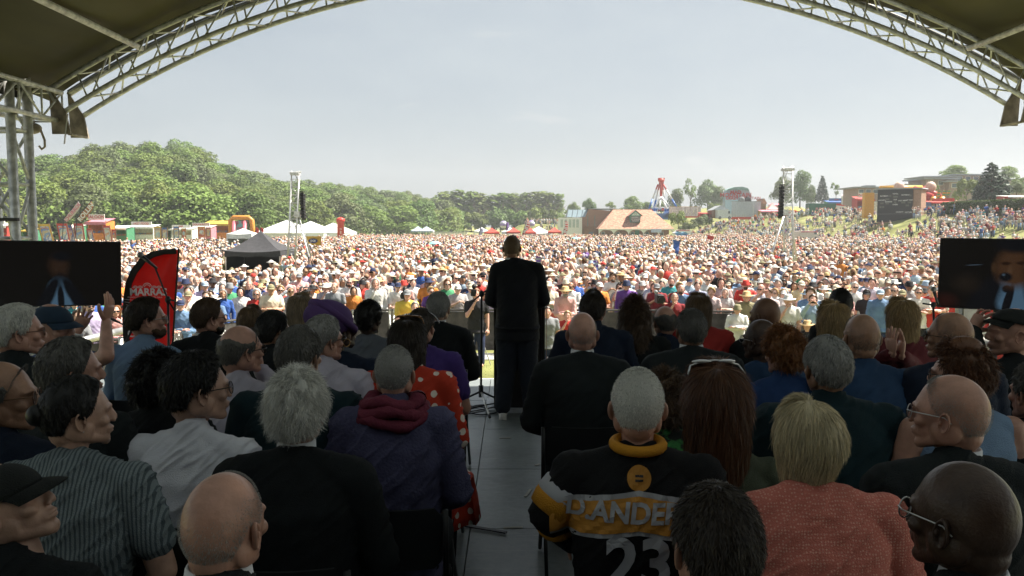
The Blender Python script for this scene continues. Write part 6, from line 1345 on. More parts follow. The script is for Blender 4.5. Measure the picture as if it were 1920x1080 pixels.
def lowhair(style):
    k = 'H' + style
    if k in MESH: return MESH[k]
    s = dict(STY[style]); m = MB(); A = np.linspace(-math.pi, math.pi, 25); G = hair_surface(s, *np.meshgrid(A, np.linspace(.001, 1, 12)))
    for j in range(12):
        for i in range(24): q = G[j, i]; d = q - SC0; G[j, i] = q + d / np.linalg.norm(d) * (.004 + noise.noise(Vector(q * 30)) * .012)
        G[j, 24] = G[j, 0]
    m.loft([G[j] for j in range(12)], close=False); MESH[k] = m.mesh('hair', True); return MESH[k]
def hat_mesh(kind):
    k = 'hat' + kind
    if k in MESH: return MESH[k]
    if kind == 'cap': m = cap_mesh()
    else:
        m = MB(); br = {'sun': .085, 'bucket': .035, 'wide': .12}[kind]; rings = []
        for (r, z) in ((1.0, .125), (.80, .130), (1.06, .105), (1.12, .045), (1.12 + br / .08 * .95, .030 if kind != 'bucket' else .008), (1.12 + br / .08 * .95, .026 if kind != 'bucket' else .004), (1.11, .040)):
            if r == 1.0: r = .05
            rings.append([(SR[0] * r * math.cos(a), -.012 + SR[1] * r * math.sin(a), z + (.010 * math.cos(2 * a) if r > 1.3 else 0)) for a in [2 * math.pi * i / 24 for i in range(24)]])
        m.loft(rings)
    MESH[k] = m.mesh('hat', True); return MESH[k]
def shades_mesh():
    if 'shades' not in MESH:
        m = MB()
        for s in (-1, 1): m.ell((s * .032, .104, .006), (.027, .010, .019), 12, 8); m.tube([(s * .055, .100, .012), (s * .080, .06, .012), (s * .082, -.01, .006)], .004, 5)
        m.box((0, .108, .012), (.016, .006, .008)); MESH['shades'] = m.mesh('sunglasses', True)
    return MESH['shades']
def beard_mesh():
    if 'beard' not in MESH: m = MB(); m.ell((0, .056, -.075), (.056, .058, .045), 16, 10); MESH['beard'] = m.mesh('beard', True)
    return MESH['beard']
def child(name, me, m, par, M=None):
    if len(me.materials) == 0: me.materials.append(m)
    o = bpy.data.objects.new(name, me); C.objects.link(o); o.parent = par; o.material_slots[0].link = 'OBJECT'; o.material_slots[0].material = m
    if M is not None: o.matrix_basis = M
    return o
HCOL = {'grey': 'grey', 'white': 'white', 'brown': 'brown', 'dark': 'darkbrown', 'blonde': 'blonde', 'ginger': 'ginger'}
def guest(x, y, pose, fem, garment, gcol, gpat, head, hcol, shade, sk, sc, rz, label, low='trousers', lcol='navy', beard=False, group='people in the front rows of the crowd', z=0.0):
    body = crowd_mesh(pose, fem, 'body'); o = bpy.data.objects.new('person', body); C.objects.link(o)
    if not body.materials: body.materials.append(SK['pink'])
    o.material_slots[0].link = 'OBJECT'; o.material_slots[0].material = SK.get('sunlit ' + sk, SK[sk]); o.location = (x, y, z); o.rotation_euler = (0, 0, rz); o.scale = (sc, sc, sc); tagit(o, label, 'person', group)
    hm = MESH[(pose, fem, 'hm')]; child({'tee': 't_shirt', 'shirt': 'shirt', 'vest': 'vest_top'}[garment], crowd_mesh(pose, fem, garment), cmat(gcol, gpat), o); child(low, crowd_mesh(pose, fem, low), cmat(lcol), o)
    if head in STY: child('hair', lowhair(head), HM[HCOL[hcol]], o, hm)
    elif head in ('cap', 'sun', 'bucket', 'wide'): child('hat', hat_mesh(head), STRAW if hcol == 'straw' else cmat(hcol), o, hm); child('hair', lowhair('ring' if not fem else 'bob'), HM[random.choice(['grey', 'brown', 'darkbrown', 'blonde'])], o, hm @ Matrix.Scale(.97, 4))
    if shade: child('sunglasses', shades_mesh(), SHADES, o, hm)
    if beard: child('beard', beard_mesh(), HM['grey' if hcol == 'straw' else 'brown'], o, hm)
    if 'phone' in pose: child('phone', MESH.setdefault('phone', MB().box((0, 0, 0), (.15, .012, .075)).mesh('phone')), M_blk, o, Matrix.Translation((0, .40, 1.60)))
    return o
# front edge of the crowd along the barrier
BAR = [(-13.5, 12.0), (-10.5, 13.2), (-7.2, 14.9), (-6.4, 17.6), (-5.0, 19.7), (-3.0, 20.1), (0, 20.1), (3.2, 20.0), (6.0, 19.6), (6.35, 16.6)]
def front_y(x): return float(np.interp(x, [-13.5, -7.2, -6.4, -5, -3, 3.2, 6.0, 6.4, 7.5, 12], [12.6, 15.3, 18.0, 20.1, 20.5, 20.4, 20.0, 17.6, 18.9, 19.4]))
SPECIAL = []    # (x, y) taken by hand placed people
def blocked(x, y):
    if 31.5 < y < 46.2 and 412 < 960 + 1493 * x / y < 532: return True
    for tx, ty in ((-12, 42), (15.3, 44)):
        if abs(x - tx) < .8 and abs(y - ty) < .8: return True
    for (a, b) in SPECIAL:
        if (x - a) ** 2 + (y - b) ** 2 < .24: return True
    return False
PXW = lambda x, y: 960 + 1493 * x / y
def hand_placed(px, ytop, h, *a, base=0.0, **k):
    """a person whose head top shows at (px, ytop) and who is h metres tall, standing on the field"""
    zt = base + h; v = (540 - ytop) / 1493.0; sl = (-st_ + v * ct) / (ct + v * st_); y = (zt - EYE.z) / sl; x = (px - 960) / 1493.0 * y / (ct + v * st_)
    SPECIAL.append((x, y)); return guest(x, y, a[0], a[1], a[2], a[3], a[4], a[5], a[6], a[7], a[8], h / 1.72, math.atan2(-(x), (y - 8)) * .6 + math.pi, a[9], **k)
hand_placed(763, 541, 1.80, 'leaning on the barrier', False, 'tee', 'yellow', None, 'cap', 'grey', False, 'pink', 'person in a yellow t-shirt and grey cap leaning on the barrier with a camera harness')
hand_placed(1060, 536, 1.76, 'leaning on the barrier', False, 'shirt', 'pale pink', None, 'sun', 'straw', True, 'pink', 'bearded person in a pale pink shirt and straw hat leaning on the barrier', beard=True)
hand_placed(1651, 541, 1.78, 'standing with arms down', False, 'shirt', 'denim blue', None, 'cap', 'pale blue', False, 'pink', 'person in a plain slate blue jumper and pale cap standing apart before the right crowd')
hand_placed(1625, 543, 1.66, 'standing with arms down', True, 'tee', 'black', None, 'cap', 'black', False, 'pink', 'person in black t-shirt and black cap beside the slate blue jumper')
hand_placed(1748, 536, 1.78, 'with folded arms', False, 'tee', 'red', None, 'short', 'grey', False, 'pink', 'person in a red polo shirt and denim shorts next to the right hand television', low='shorts', lcol='denim blue')
hand_placed(1723, 539, 1.74, 'with folded arms', False, 'tee', 'white', None, 'short', 'grey', True, 'pink', 'person in a white lettered t-shirt, black shorts and sunglasses beside the red polo shirt', low='shorts', lcol='black')
hand_placed(1692, 542, 1.74, 'with folded arms', False, 'shirt', 'cream', None, 'cap', 'khaki', False, 'pink', 'person in a cream shirt and khaki cap standing left of the white lettered t-shirt')
hand_placed(1705, 527, 1.80, 'standing with arms down', False, 'shirt', 'black', 'vstripes', 'bucket', 'black', False, 'brown', 'person in a black bucket hat and dark checked shirt behind the khaki cap')
hand_placed(1525, 552, 1.74, 'holding up a phone', False, 'shirt', 'pale blue', None, 'short', 'brown', False, 'pink', 'person in a pale blue shirt holding up a phone at the right barrier')
hand_placed(1478, 552, 1.74, 'with one hand on the chin', False, 'tee', 'white', None, 'sun', 'white', False, 'pink', 'person in white t-shirt and white trilby, chin on hand at the right barrier')
hand_placed(1400, 545, 1.74, 'leaning on the barrier', False, 'shirt', 'khaki', None, 'sun', 'straw', False, 'pink', 'person in a khaki shirt and straw hat leaning on the right hand barrier')
hand_placed(704, 522, 1.86, 'with one hand on the chin', False, 'shirt', 'white', None, 'long', 'white', False, 'pink', 'person with a white towel like hood over the head left of the yellow t-shirt')
hand_placed(1108, 489, 1.80, 'standing with arms down', False, 'tee', 'royal blue', None, 'sun', 'pale blue', True, 'pink', 'person in a bright blue lettered t-shirt and floppy blue hat right of the speaker')
hand_placed(338, 560, 1.72, 'leaning on the barrier', False, 'shirt', 'denim blue', None, 'cap', 'navy', False, 'pink', 'person in a denim shirt and navy cap bending over the left barrier')
hand_placed(352, 538, 1.74, 'standing with arms down', False, 'tee', 'white', None, 'short', 'dark', True, 'pink', 'person in a white t-shirt and sunglasses above the denim shirt on the left')
# everyone else: a jittered standing grid, nearest ones as people of their own
pts = []
yy = 12.6; row = 0
while yy < 205:
    sp = .60 + min(.62, max(0, yy - 15) * .0075); xl = (-30 - 960) / 1493 * yy; xr = min((1960 - 960) / 1493 * yy, 200)
    x = xl + (row % 2) * sp * .5
    while x < xr:
        jx, jy = x + random.uniform(-.17, .17) * sp / .6, yy + random.uniform(-.16, .16) * sp / .6
        pts.append((jx, jy)); x += sp * random.uniform(.9, 1.14)
    yy += sp * 1.06; row += 1
def ymax(px): return float(np.interp(px, [-40, 200, 300, 425, 440, 630, 660, 1110, 1130, 1262, 1275, 1400], [86, 92, 98, 108, 120, 128, 158, 160, 148, 148, 165, 180]))
pts = [(x, y) for x, y in pts if (y > front_y(x) if -13.5 < x < 12 else y > 15) and y < ymax(PXW(x, y)) and x < foot_x(y) + 4 and not blocked(x, y) and not (y > 32 and noise.noise(Vector((x * .11, y * .10, 9))) > .34 and random.random() < .55) and random.random() > (.05 + .10 * (y > 60) + .25 * (y > 110 and PXW(x, y) < 420))]
pts.sort(key=lambda q: q[1])
def in_view(x, y): px = PXW(x, y); return (110 < px < 1800 or y > 26) and -20 < px < 1940
vis = [q for q in pts if in_view(*q)]; NEAR = vis[:236]; nearset = set(NEAR); REST = [q for q in vis if q not in nearset]
used = set(); rg_ = random.Random(21)
WHERE = lambda px: 'left of the black gazebo' if px < 415 else 'in front of the black gazebo' if px < 530 else 'by the left speaker tower' if px < 660 else 'left of the speaker' if px < 905 else 'right behind the speaker' if px < 1030 else 'right of the speaker' if px < 1240 else 'in the middle right' if px < 1440 else 'by the right speaker tower' if px < 1540 else 'near the right television'
for (x, y) in NEAR:
    atbar = y - (front_y(x) if -13.5 < x < 12 else 15) < .75
    for _ in range(60):
        fem = rg_.random() < .45; col = rg_.choices(list(CC), CW)[0]; pat = rg_.choices([None, 'stripes', 'vstripes'], [8, 1, 1.2])[0]; garm = rg_.choices(['tee', 'shirt', 'vest'], [6, 4, 1.2 if fem else .2])[0]
        head = rg_.choices(['short', 'ring', 'full', 'bob', 'long', 'curly', 'cap', 'sun', 'bucket', None], [3, 2.2, 1.2, .1, .1, .3, 2.6, 1.8, 1.2, 1.1] if not fem else [.6, 0, .6, 3, 3, 1.2, .9, 2, .9, 0])[0]
        hcol = rg_.choices(['grey', 'white', 'brown', 'dark', 'blonde', 'ginger'], [4, 2, 3, 2, 2 if fem else .6, .7])[0] if head in STY else (rg_.choices(['straw', 'white', 'cream', 'navy', 'black', 'khaki', 'red', 'pale blue'], [1.6, 4, 3, 2, 2, 2, .8, 1])[0] if head else '')
        if head in ('cap', 'bucket') and hcol == 'straw': hcol = 'grey'
        pose = rg_.choices(list(POSES), [4, 2, .12, 2, .8, .8, 3 if atbar else 0, .6])[0]; sh = rg_.random() < .42
        gname = {'tee': 't-shirt', 'shirt': 'long sleeved shirt', 'vest': 'sleeveless top'}[garm]; pname = {None: '', 'stripes': 'striped ', 'vstripes': 'checked '}[pat]
        hname = {'short': f'short {hcol} hair', 'ring': f'balding {hcol} hair', 'full': f'thick {hcol} hair', 'bob': f'bobbed {hcol} hair', 'long': f'long {hcol} hair', 'curly': f'curly {hcol} hair', 'cap': f'{hcol} cap', 'sun': f'{hcol} sun hat', 'bucket': f'{hcol} bucket hat', None: 'bald head'}[head]
        lab = f'{pname}{col} {gname}, {hname}{" and sunglasses" if sh else ""}, {"leaning on the barrier" if pose.startswith("lean") else pose.replace("standing with ", "").replace("with one hand on the chin", "hand on chin").replace("shading the eyes with one hand", "shading eyes").replace("with ", "")}'
        if lab not in used: break
    used.add(lab); skn = rg_.choices(['pink', 'pale', 'tan', 'brown'], [6, 3, 2.5, .4])[0]; sc = rg_.uniform(.93, 1.0) if fem else rg_.uniform(.98, 1.07)
    guest(x, y, pose, fem, garm, col, pat, head, hcol, sh, skn, sc, math.atan2(-x, y - 8) * .7 + math.pi + rg_.gauss(0, .16), 'person in ' + lab, low=rg_.choices(['trousers', 'shorts'], [3, 1])[0], lcol=rg_.choice(['navy', 'black', 'khaki', 'denim blue', 'cream']), beard=(not fem and rg_.random() < .15))
# ---- the mass of the crowd as one mesh
def ctemplate(lod, kind, rg):
    """simple figure facing +Y, 1.72 tall; returns vertices, triangles, part id per vertex (0 skin 1 top 2 hair 3 legs 4 shades 5 hat)"""
    parts = []
    def put(mb, pid): parts.append((np.concatenate(mb.v), mb.f, pid))
    n = {0: 9, 1: 6, 2: 4}[lod]; m_ = {0: 7, 1: 5, 2: 4}[lod]; sit = kind.get('sit'); zo = -.42 if sit else 0
    h = MB().ell((0, .01, 1.60 + zo), (.080, .098, .118), n, m_); put(h, 0)
    if lod < 2: put(MB().tube([(0, -.01, 1.40 + zo), (0, 0, 1.52 + zo)], .055, 5, cap=False), 0)
    t = MB(); rows = ((.86, .17, .11), (1.02, .15, .11), (1.26, .19, .125), (1.40, .185, .10), (1.46, .08, .06)) if lod < 2 else ((.95, .17, .11), (1.38, .20, .12), (1.46, .09, .06))
    t.loft([[(rx * math.cos(a), ry * math.sin(a), z + zo) for a in [2 * math.pi * (i + .5) / n for i in range(n)]] for z, rx, ry in rows]); put(t, 1)
    ar = kind.get('arm', 'down'); an = {0: 5, 1: 4, 2: 3}[lod]
    AR_ = {'down': ((.235, 0, 1.12), (.23, .08, .86)), 'fold': ((.24, .08, 1.12), (.03, .25, 1.15)), 'clap': ((.24, .12, 1.16), (.05, .30, 1.30)), 'up': ((.30, .08, 1.55), (.16, .12, 1.85)), 'face': ((.22, .2, 1.2), (.06, .22, 1.52))}[ar]
    for s in (-1, 1):
        e, w_ = AR_; e = (e[0] * s, e[1], e[2] + zo); w2 = (w_[0] * s, w_[1], w_[2] + zo)
        if ar == 'face' and s < 0: e, w2 = (-.235, 0, 1.12 + zo), (-.23, .08, .86 + zo)
        mid = tuple((a + b) / 2 for a, b in zip((s * .20, 0, 1.38 + zo), e)); put(MB().tube([(s * .19, 0, 1.39 + zo), mid if kind.get('tee', True) else e], [.062, .056], an), 1)
        if kind.get('tee', True): put(MB().tube([mid, e, w2], [.045, .042, .036], an), 0)
        else: put(MB().tube([e, w2], [.05, .04], an), 1)
    if sit:
        for s in (-1, 1): put(MB().tube([(s * .1, 0, .50), (s * .16, .40, .62), (s * .16, .58, .16)], [.10, .08, .05], an), 3)
    else:
        for s in (-1, 1): put(MB().tube([(s * .09, 0, .92), (s * .11, 0, .05)], [.10, .06], an), 3)
    hd = kind.get('head', 'short')
    if hd == 'short': put(MB().ell((0, -.018, 1.635 + zo), (.088, .100, .100), n, m_), 2)
    elif hd == 'long': put(MB().ell((0, -.03, 1.62 + zo), (.100, .100, .118), n, m_), 2); put(MB().tube([(0, -.05, 1.62 + zo), (0, -.07, 1.38 + zo)], [.11, .09], n, .7), 2)
    elif hd == 'hat': b = MB().ell((0, -.01, 1.66 + zo), (.088, .105, .085), n, m_); b.loft([[(r * math.cos(a), -.01 + r * 1.1 * math.sin(a), 1.665 + zo + dz) for a in [2 * math.pi * i / (n + 2) for i in range(n + 2)]] for r, dz in ((.06, .02), (.165, .0), (.165, -.008), (.06, -.004))]); put(b, 5)
    elif hd == 'cap': b = MB().ell((0, -.01, 1.655 + zo), (.088, .105, .085), n, m_); b.box((0, .13, 1.655 + zo), (.13, .10, .012)); put(b, 5)
    elif hd == 'ring': put(MB().ell((0, -.03, 1.60 + zo), (.088, .085, .075), n, m_), 2)
    if kind.get('shade') and lod < 2: put(MB().box((0, .098, 1.612 + zo), (.125, .03, .034)), 4)
    elif lod == 0:
        for s in (-1, 1): put(MB().box((s * .03, .098, 1.612 + zo), (.022, .016, .012)), 6)
    if lod == 0: put(MB().box((0, .096, 1.548 + zo), (.045, .02, .010)), 7)
    V = []; T = []; I = []; o = 0
    for v, f, pid in parts:
        V.append(v); I += [pid] * len(v)
        for q in f:
            for k in range(1, len(q) - 1): T.append((q[0] + o, q[k] + o, q[k + 1] + o))
        o += len(v)
    return np.concatenate(V), np.array(T), np.array(I)
def mass(name, pts, label):
    rg = np.random.default_rng(3); Vs, Ts, Cs = [], [], []; off = 0; pal = np.array([CC[k] for k in CC]); pw = np.array(CW) * np.array([1.5, 1.3, 1.6, 1.4, .7, 1, 1, 1, 1.1, 1, .8, .5, .6, 1, .8, 1.2, 1, .5]); pw = pw / pw.sum()
    hp = np.array([(.34, .33, .30), (.60, .58, .54), (.12, .07, .04), (.05, .035, .022), (.40, .30, .16), (.26, .12, .05)]); hpw = np.array([4, 2, 3.5, 3, 2, .6]); hpw = hpw / hpw.sum()  # hair tones lightened to stand in for sun on hair
    sp = np.array([(.70, .42, .33), (.70, .46, .36), (.42, .24, .15), (.16, .08, .045)]); spw = [.5, .27, .20, .03]
    hatp = np.array([(.55, .40, .2), (.66, .65, .62), (.6, .54, .42), (.03, .04, .09), (.025, .025, .028), (.24, .22, .13), (.5, .05, .04)]); hatw = np.array([1.5, 5, 3, 2, 2, 1.6, .7]); hatw = hatw / hatw.sum()
    kinds = []
    for hd, w1 in (('short', 3), ('long', 3), ('hat', 3.0), ('cap', 2.4), ('ring', 1.6), ('bald', .8)):
        for ar, w2 in (('down', 4), ('fold', 2), ('clap', 1.6), ('face', .7), ('up', .12)):
            for shd in (0, 1): kinds.append((dict(head=hd, arm=ar, shade=shd, tee=(len(kinds) % 5 != 0)), w1 * w2 * (.6 if shd else 1)))
    kw = np.array([k[1] for k in kinds]); kw = kw / kw.sum(); P_ = np.array([(p[0], p[1], p[2] if len(p) > 2 else 0, p[3] if len(p) > 3 else 0) for p in pts])
    dist = np.hypot(P_[:, 0], P_[:, 1]); lod = np.where(dist < 42, 0, np.where(dist < 85, 1, 2)); kid = rg.choice(len(kinds), len(P_), p=kw)
    key = lod * 1000 + kid * 2 + (P_[:, 3] > .5)
    for u in np.unique(key):
        sel = P_[key == u]; l = int(u) // 1000; kk = dict(kinds[(int(u) % 1000) // 2][0]); sit = int(u) % 2
        if sit: kk['sit'] = True; kk['arm'] = 'fold' if kk['arm'] == 'up' else kk['arm']
        V, T, I = ctemplate(l, kk, rg); n = len(sel); a = np.arctan2(-sel[:, 0], sel[:, 1] - 8) * -1 + math.pi + rg.normal(0, .28, n) ; a = math.pi - np.arctan2(sel[:, 0], sel[:, 1] - 8) + rg.normal(0, .28, n)
        sc = rg.normal(1.0, .055, n); wd = sc * rg.uniform(.92, 1.15, n); c, s = np.cos(a)[:, None], np.sin(a)[:, None]
        X = V[None, :, 0] * wd[:, None]; Y = V[None, :, 1] * wd[:, None]; Z = V[None, :, 2] * sc[:, None]
        W = np.stack([X * c - Y * s + sel[:, 0:1], X * s + Y * c + sel[:, 1:2], Z + sel[:, 2:3]], -1)
        top = pal[rg.choice(len(pal), n, p=pw)]; hair = hp[rg.choice(len(hp), n, p=hpw)]; skn = sp[rg.choice(4, n, p=spw)]; hat = hatp[rg.choice(len(hatp), n, p=hatw)]; leg = pal[rg.choice([5, 6, 7, 13, 16, 1], n)]
        top = top * rg.uniform(.75, 1.1, (n, 1)); skn = skn * rg.uniform(.8, 1.1, (n, 1)); K = np.stack([skn, top, hair, leg, np.full((n, 3), .012), hat, skn * .35, skn * np.array([.7, .45, .45])], 1)
        Cs.append(K[:, I, :].reshape(-1, 3)); Vs.append(W.reshape(-1, 3)); Ts.append((T[None] + (np.arange(n) * len(V))[:, None, None] + off).reshape(-1, 3)); off += n * len(V)
    V = np.concatenate(Vs); T = np.concatenate(Ts); K = np.concatenate(Cs); me = bpy.data.meshes.new(name)
    me.vertices.add(len(V)); me.vertices.foreach_set('co', V.astype(np.float32).ravel()); me.loops.add(len(T) * 3); me.loops.foreach_set('vertex_index', T.astype(np.int32).ravel()); me.polygons.add(len(T)); me.polygons.foreach_set('loop_start', (np.arange(len(T)) * 3).astype(np.int32)); me.update(calc_edges=True)
    at = me.attributes.new('col', 'FLOAT_COLOR', 'POINT'); at.data.foreach_set('color', np.concatenate([K, np.ones((len(K), 1))], 1).astype(np.float32).ravel()); me.polygons.foreach_set('use_smooth', np.ones(len(T), bool))
    me.validate(); return obj(name, me, attr_mat('crowd_cloth_and_skin'), kind='stuff', label=label, cat='crowd')
bank = []
for k in range(5200):
    y = random.uniform(62, 205); x = foot_x(y) + 2 + random.uniform(0, 1) ** 1.2 * 30; px = PXW(x, y)
    if px > 1950 or x < foot_x(y): continue
    s = (x - foot_x(y)) / 22; dens = 1.0 if s < .25 else .55 if s < .6 else .40
    if px > 1700: dens *= 1.25
    if 1640 < px < 1712 and y > 124: continue
    nclump = noise.noise(Vector((x * .16, y * .16, 3))) + .32
    if random.random() < dens * max(0, nclump) * 1.6: bank.append((x, y, float(ground_z(x, y)), 1 if random.random() < (.72 if px < 1700 else .55) else 0))
for k in range(90): x = random.uniform(4, 16) ; y = random.uniform(236, 252); bank.append((x, y, float(ground_z(x, y)), 0))
for k in range(170): px = random.uniform(1725, 1925); y = random.uniform(95, 112); x = (px - 960) / 1493 * y; bank.append((x, y, float(ground_z(x, y)), 0))
for k in range(120): px = random.uniform(1320, 1640); y = random.uniform(160, 186); x = (px - 960) / 1493 * y; bank.append((x, y, float(ground_z(x, y)), 1 if random.random() < .6 else 0))
mass('crowd', [(x, y, 0, 0) for x, y in REST] + bank, 'dense summer crowd filling the field and sitting on the grass bank')
print('CROWD', len(NEAR), len(REST), len(bank))
for key, v in HEADS_SAVE.items(): HEADS[key] = v
# ================================================================ front of stage
M_tvf = mat('television_bezel', (.018, .016, .015), .45); M_scr = mat('screen_glass', (.006, .006, .007), .12, var=.05, spec=.6, emit=((.010, .008, .005), .12))
def tv(pts, label, face):
    """pts: bottom left, bottom right, top left as world points"""
    bl, br, tl = [Vector(p) for p in pts]; X = (br - bl); W = X.length; U = (tl - bl); H = U.length; X.normalize(); U = (U - X * U.dot(X)).normalized(); Nn = U.cross(X) * -1
    ctr = bl + X * W / 2; r = thing('television', label, 'television', (ctr.x, ctr.y, FLOOR)); M4 = Matrix(((X.x, -Nn.x, U.x, bl.x - ctr.x), (X.y, -Nn.y, U.y, bl.y - ctr.y), (X.z, -Nn.z, U.z, bl.z - FLOOR), (0, 0, 0, 1)))
    q = MB(); q.box((W / 2, .035, H / 2), (W, .05, H)); q.box((W / 2, .0, .006), (W, .022, .012)); q.box((W / 2, 0, H - .006), (W, .022, .012)); q.box((.006, 0, H / 2), (.012, .022, H - .024)); q.box((W - .006, 0, H / 2), (.012, .022, H - .024)); q.xf(M4).build('bezel', M_tvf, r)
    s = MB().box((W / 2, .005, H / 2), (W - .024, .006, H - .024)).xf(M4).build('screen', M_scr, r)
    s.data.materials.clear(); s.data.materials.append(face)
    z1 = (M4 @ Vector((W / 2, .06, .1))); g = MB(); g.tube([(z1.x, z1.y + .06, z1.z + .3), (z1.x, z1.y + .06, .05)], .03, 10); g.box((z1.x, z1.y + .06, .02), (.7, .5, .035)); g.build('floor_stand', M_blk, r); return r
def picture(name, blobs):
    """a dim, soft live picture: soft ellipses laid over a near black screen"""
    m = bpy.data.materials.new(name); m.use_nodes = True; nt = m.node_tree; b = nt.nodes['Principled BSDF']; tc = N('ShaderNodeTexCoord', nt); cur = N('ShaderNodeRGB', nt).outputs[0]; cur.default_value = (.0016, .0014, .0012, 1)
    nz = N('ShaderNodeTexNoise', nt, Scale=7.0, Detail=5.0); nt.links.new(tc.outputs['Generated'], nz.inputs['Vector'])
    for (cx, cz, rx, rz, rot, col, soft) in blobs:
        mp = N('ShaderNodeMapping', nt); mp.vector_type = 'TEXTURE'; mp.inputs['Location'].default_value = (cx, .5, cz); mp.inputs['Rotation'].default_value = (0, R(rot), 0); mp.inputs['Scale'].default_value = (rx, 99, rz); nt.links.new(tc.outputs['Generated'], mp.inputs[0])
        ad = N('ShaderNodeVectorMath', nt, operation='MULTIPLY_ADD'); ad.inputs[1].default_value = (.25, .25, .25); nt.links.new(nz.outputs['Color'], ad.inputs[0]); nt.links.new(mp.outputs[0], ad.inputs[2])
        sb = N('ShaderNodeVectorMath', nt, operation='SUBTRACT'); sb.inputs[1].default_value = (.125, .125, .125); nt.links.new(ad.outputs[0], sb.inputs[0])
        ln = N('ShaderNodeVectorMath', nt, operation='LENGTH'); nt.links.new(sb.outputs[0], ln.inputs[0]); mr = N('ShaderNodeMapRange', nt); mr.inputs[1].default_value = 1 - soft; mr.inputs[2].default_value = 1 + soft * .4; mr.inputs[3].default_value = 1; mr.inputs[4].default_value = 0
        nt.links.new(ln.outputs['Value'], mr.inputs[0]); mx = N('ShaderNodeMix', nt, data_type='RGBA'); mx.inputs['B'].default_value = (*col, 1); nt.links.new(mr.outputs[0], mx.inputs['Factor']); nt.links.new(cur, mx.inputs['A']); cur = mx.outputs['Result']
    b.inputs['Base Color'].default_value = (.004, .004, .004, 1); b.inputs['Roughness'].default_value = .22; b.inputs['Specular IOR Level'].default_value = .3; nt.links.new(cur, b.inputs['Emission Color']); b.inputs['Emission Strength'].default_value = 1.0; return m
SH, DK, FC, SHD = (.016, .030, .045), (.0015, .0016, .002), (.014, .007, .0035), (.005, .0025, .0015)
face_l = picture('left_picture', [(.58, .62, .075, .20, 0, (.007, .004, .0025), .5), (.58, .15, .095, .30, 0, SH, .25), (.485, .12, .05, .40, 14, DK, .3), (.685, .12, .05, .40, -14, DK, .3), (.582, .10, .024, .28, 0, DK, .3), (.60, .76, .08, .09, 0, DK, .5)])
face_r = picture('right_picture', [(.60, .22, .17, .30, 0, SH, .2), (.36, .12, .12, .42, 16, DK, .3), (.80, .10, .10, .5, -12, DK, .3), (.555, .12, .035, .26, 8, DK, .2), (.545, .30, .04, .06, 0, DK, .3), (.60, .60, .17, .31, 0, FC, .35), (.74, .60, .09, .30, 0, SHD, .6), (.62, .93, .19, .13, 0, DK, .4), (.53, .66, .045, .028, 0, SHD, .5), (.65, .67, .045, .028, 0, SHD, .5), (.56, .55, .022, .09, 4, (.02, .011, .006), .6), (.44, .60, .025, .08, 0, (.011, .006, .003), .5),
    (.53, .47, .055, .07, 0, DK, .35), (.515, .50, .015, .02, 0, (.012, .018, .024), .6), (.28, .63, .07, .006, -6, (.015, .022, .03), .5), (.22, .36, .12, .14, 0, (.004, .003, .0022), .8), (.06, .10, .10, .12, 0, (.006, .002, .0015), .8)])
tv([P(-58, 577, 8.3), P(228, 572, 8.9), P(-58, 450, 8.3)], 'dark television at the left edge of the stage showing a shirt and tie', face_l)
tv([P(1757, 576, 9.0), P(2000, 589, 8.35), P(1763, 446, 9.0)], 'dark television at the right edge of the stage showing a face, blue shirt and tie', face_r)
# lectern
def lectern():
    d = 8.08; a, b = P(926, 770, d), P(1021, 770, d); r = thing('lectern', 'tall dark wooden lectern in front of the standing speaker', 'lectern', ((a.x + b.x) / 2, d, FLOOR)); w_ = b.x - a.x; W = mat('lectern_wood', (.011, .009, .007), .45, var=.3)
    MB().box((-w_ / 2 + .02, .12, .56), (.035, .42, 1.06)).build('side_panel', W, r); MB().box((w_ / 2 - .02, .12, .56), (.035, .42, 1.06)).build('side_panel', W, r); MB().box((0, .32, .56), (w_ - .08, .03, 1.06)).build('front_panel', W, r); MB().box((0, -.07, .54), (w_ - .08, .02, 1.02)).build('back_panel', W, r)
    MB().box((0, .13, .55), (w_ - .08, .35, .03)).build('shelf', W, r); m = MB().box((0, .10, 0), (w_ + .04, .50, .03)); m.xf(Matrix.Translation((0, 0, 1.13)) @ Matrix.Rotation(R(12), 4, 'X')); m.build('sloping_top', W, r)
    MB().box((0, .10, .015), (w_ + .16, .56, .03)).build('base', mat('base_grey', (.42, .44, .46), .5), r); MB().box((w_ / 2 + .012, -.09, .56), (.006, .012, 1.0)).build('edge_strip', mat('pink_edge', (.30, .16, .14), .4), r)
lectern()
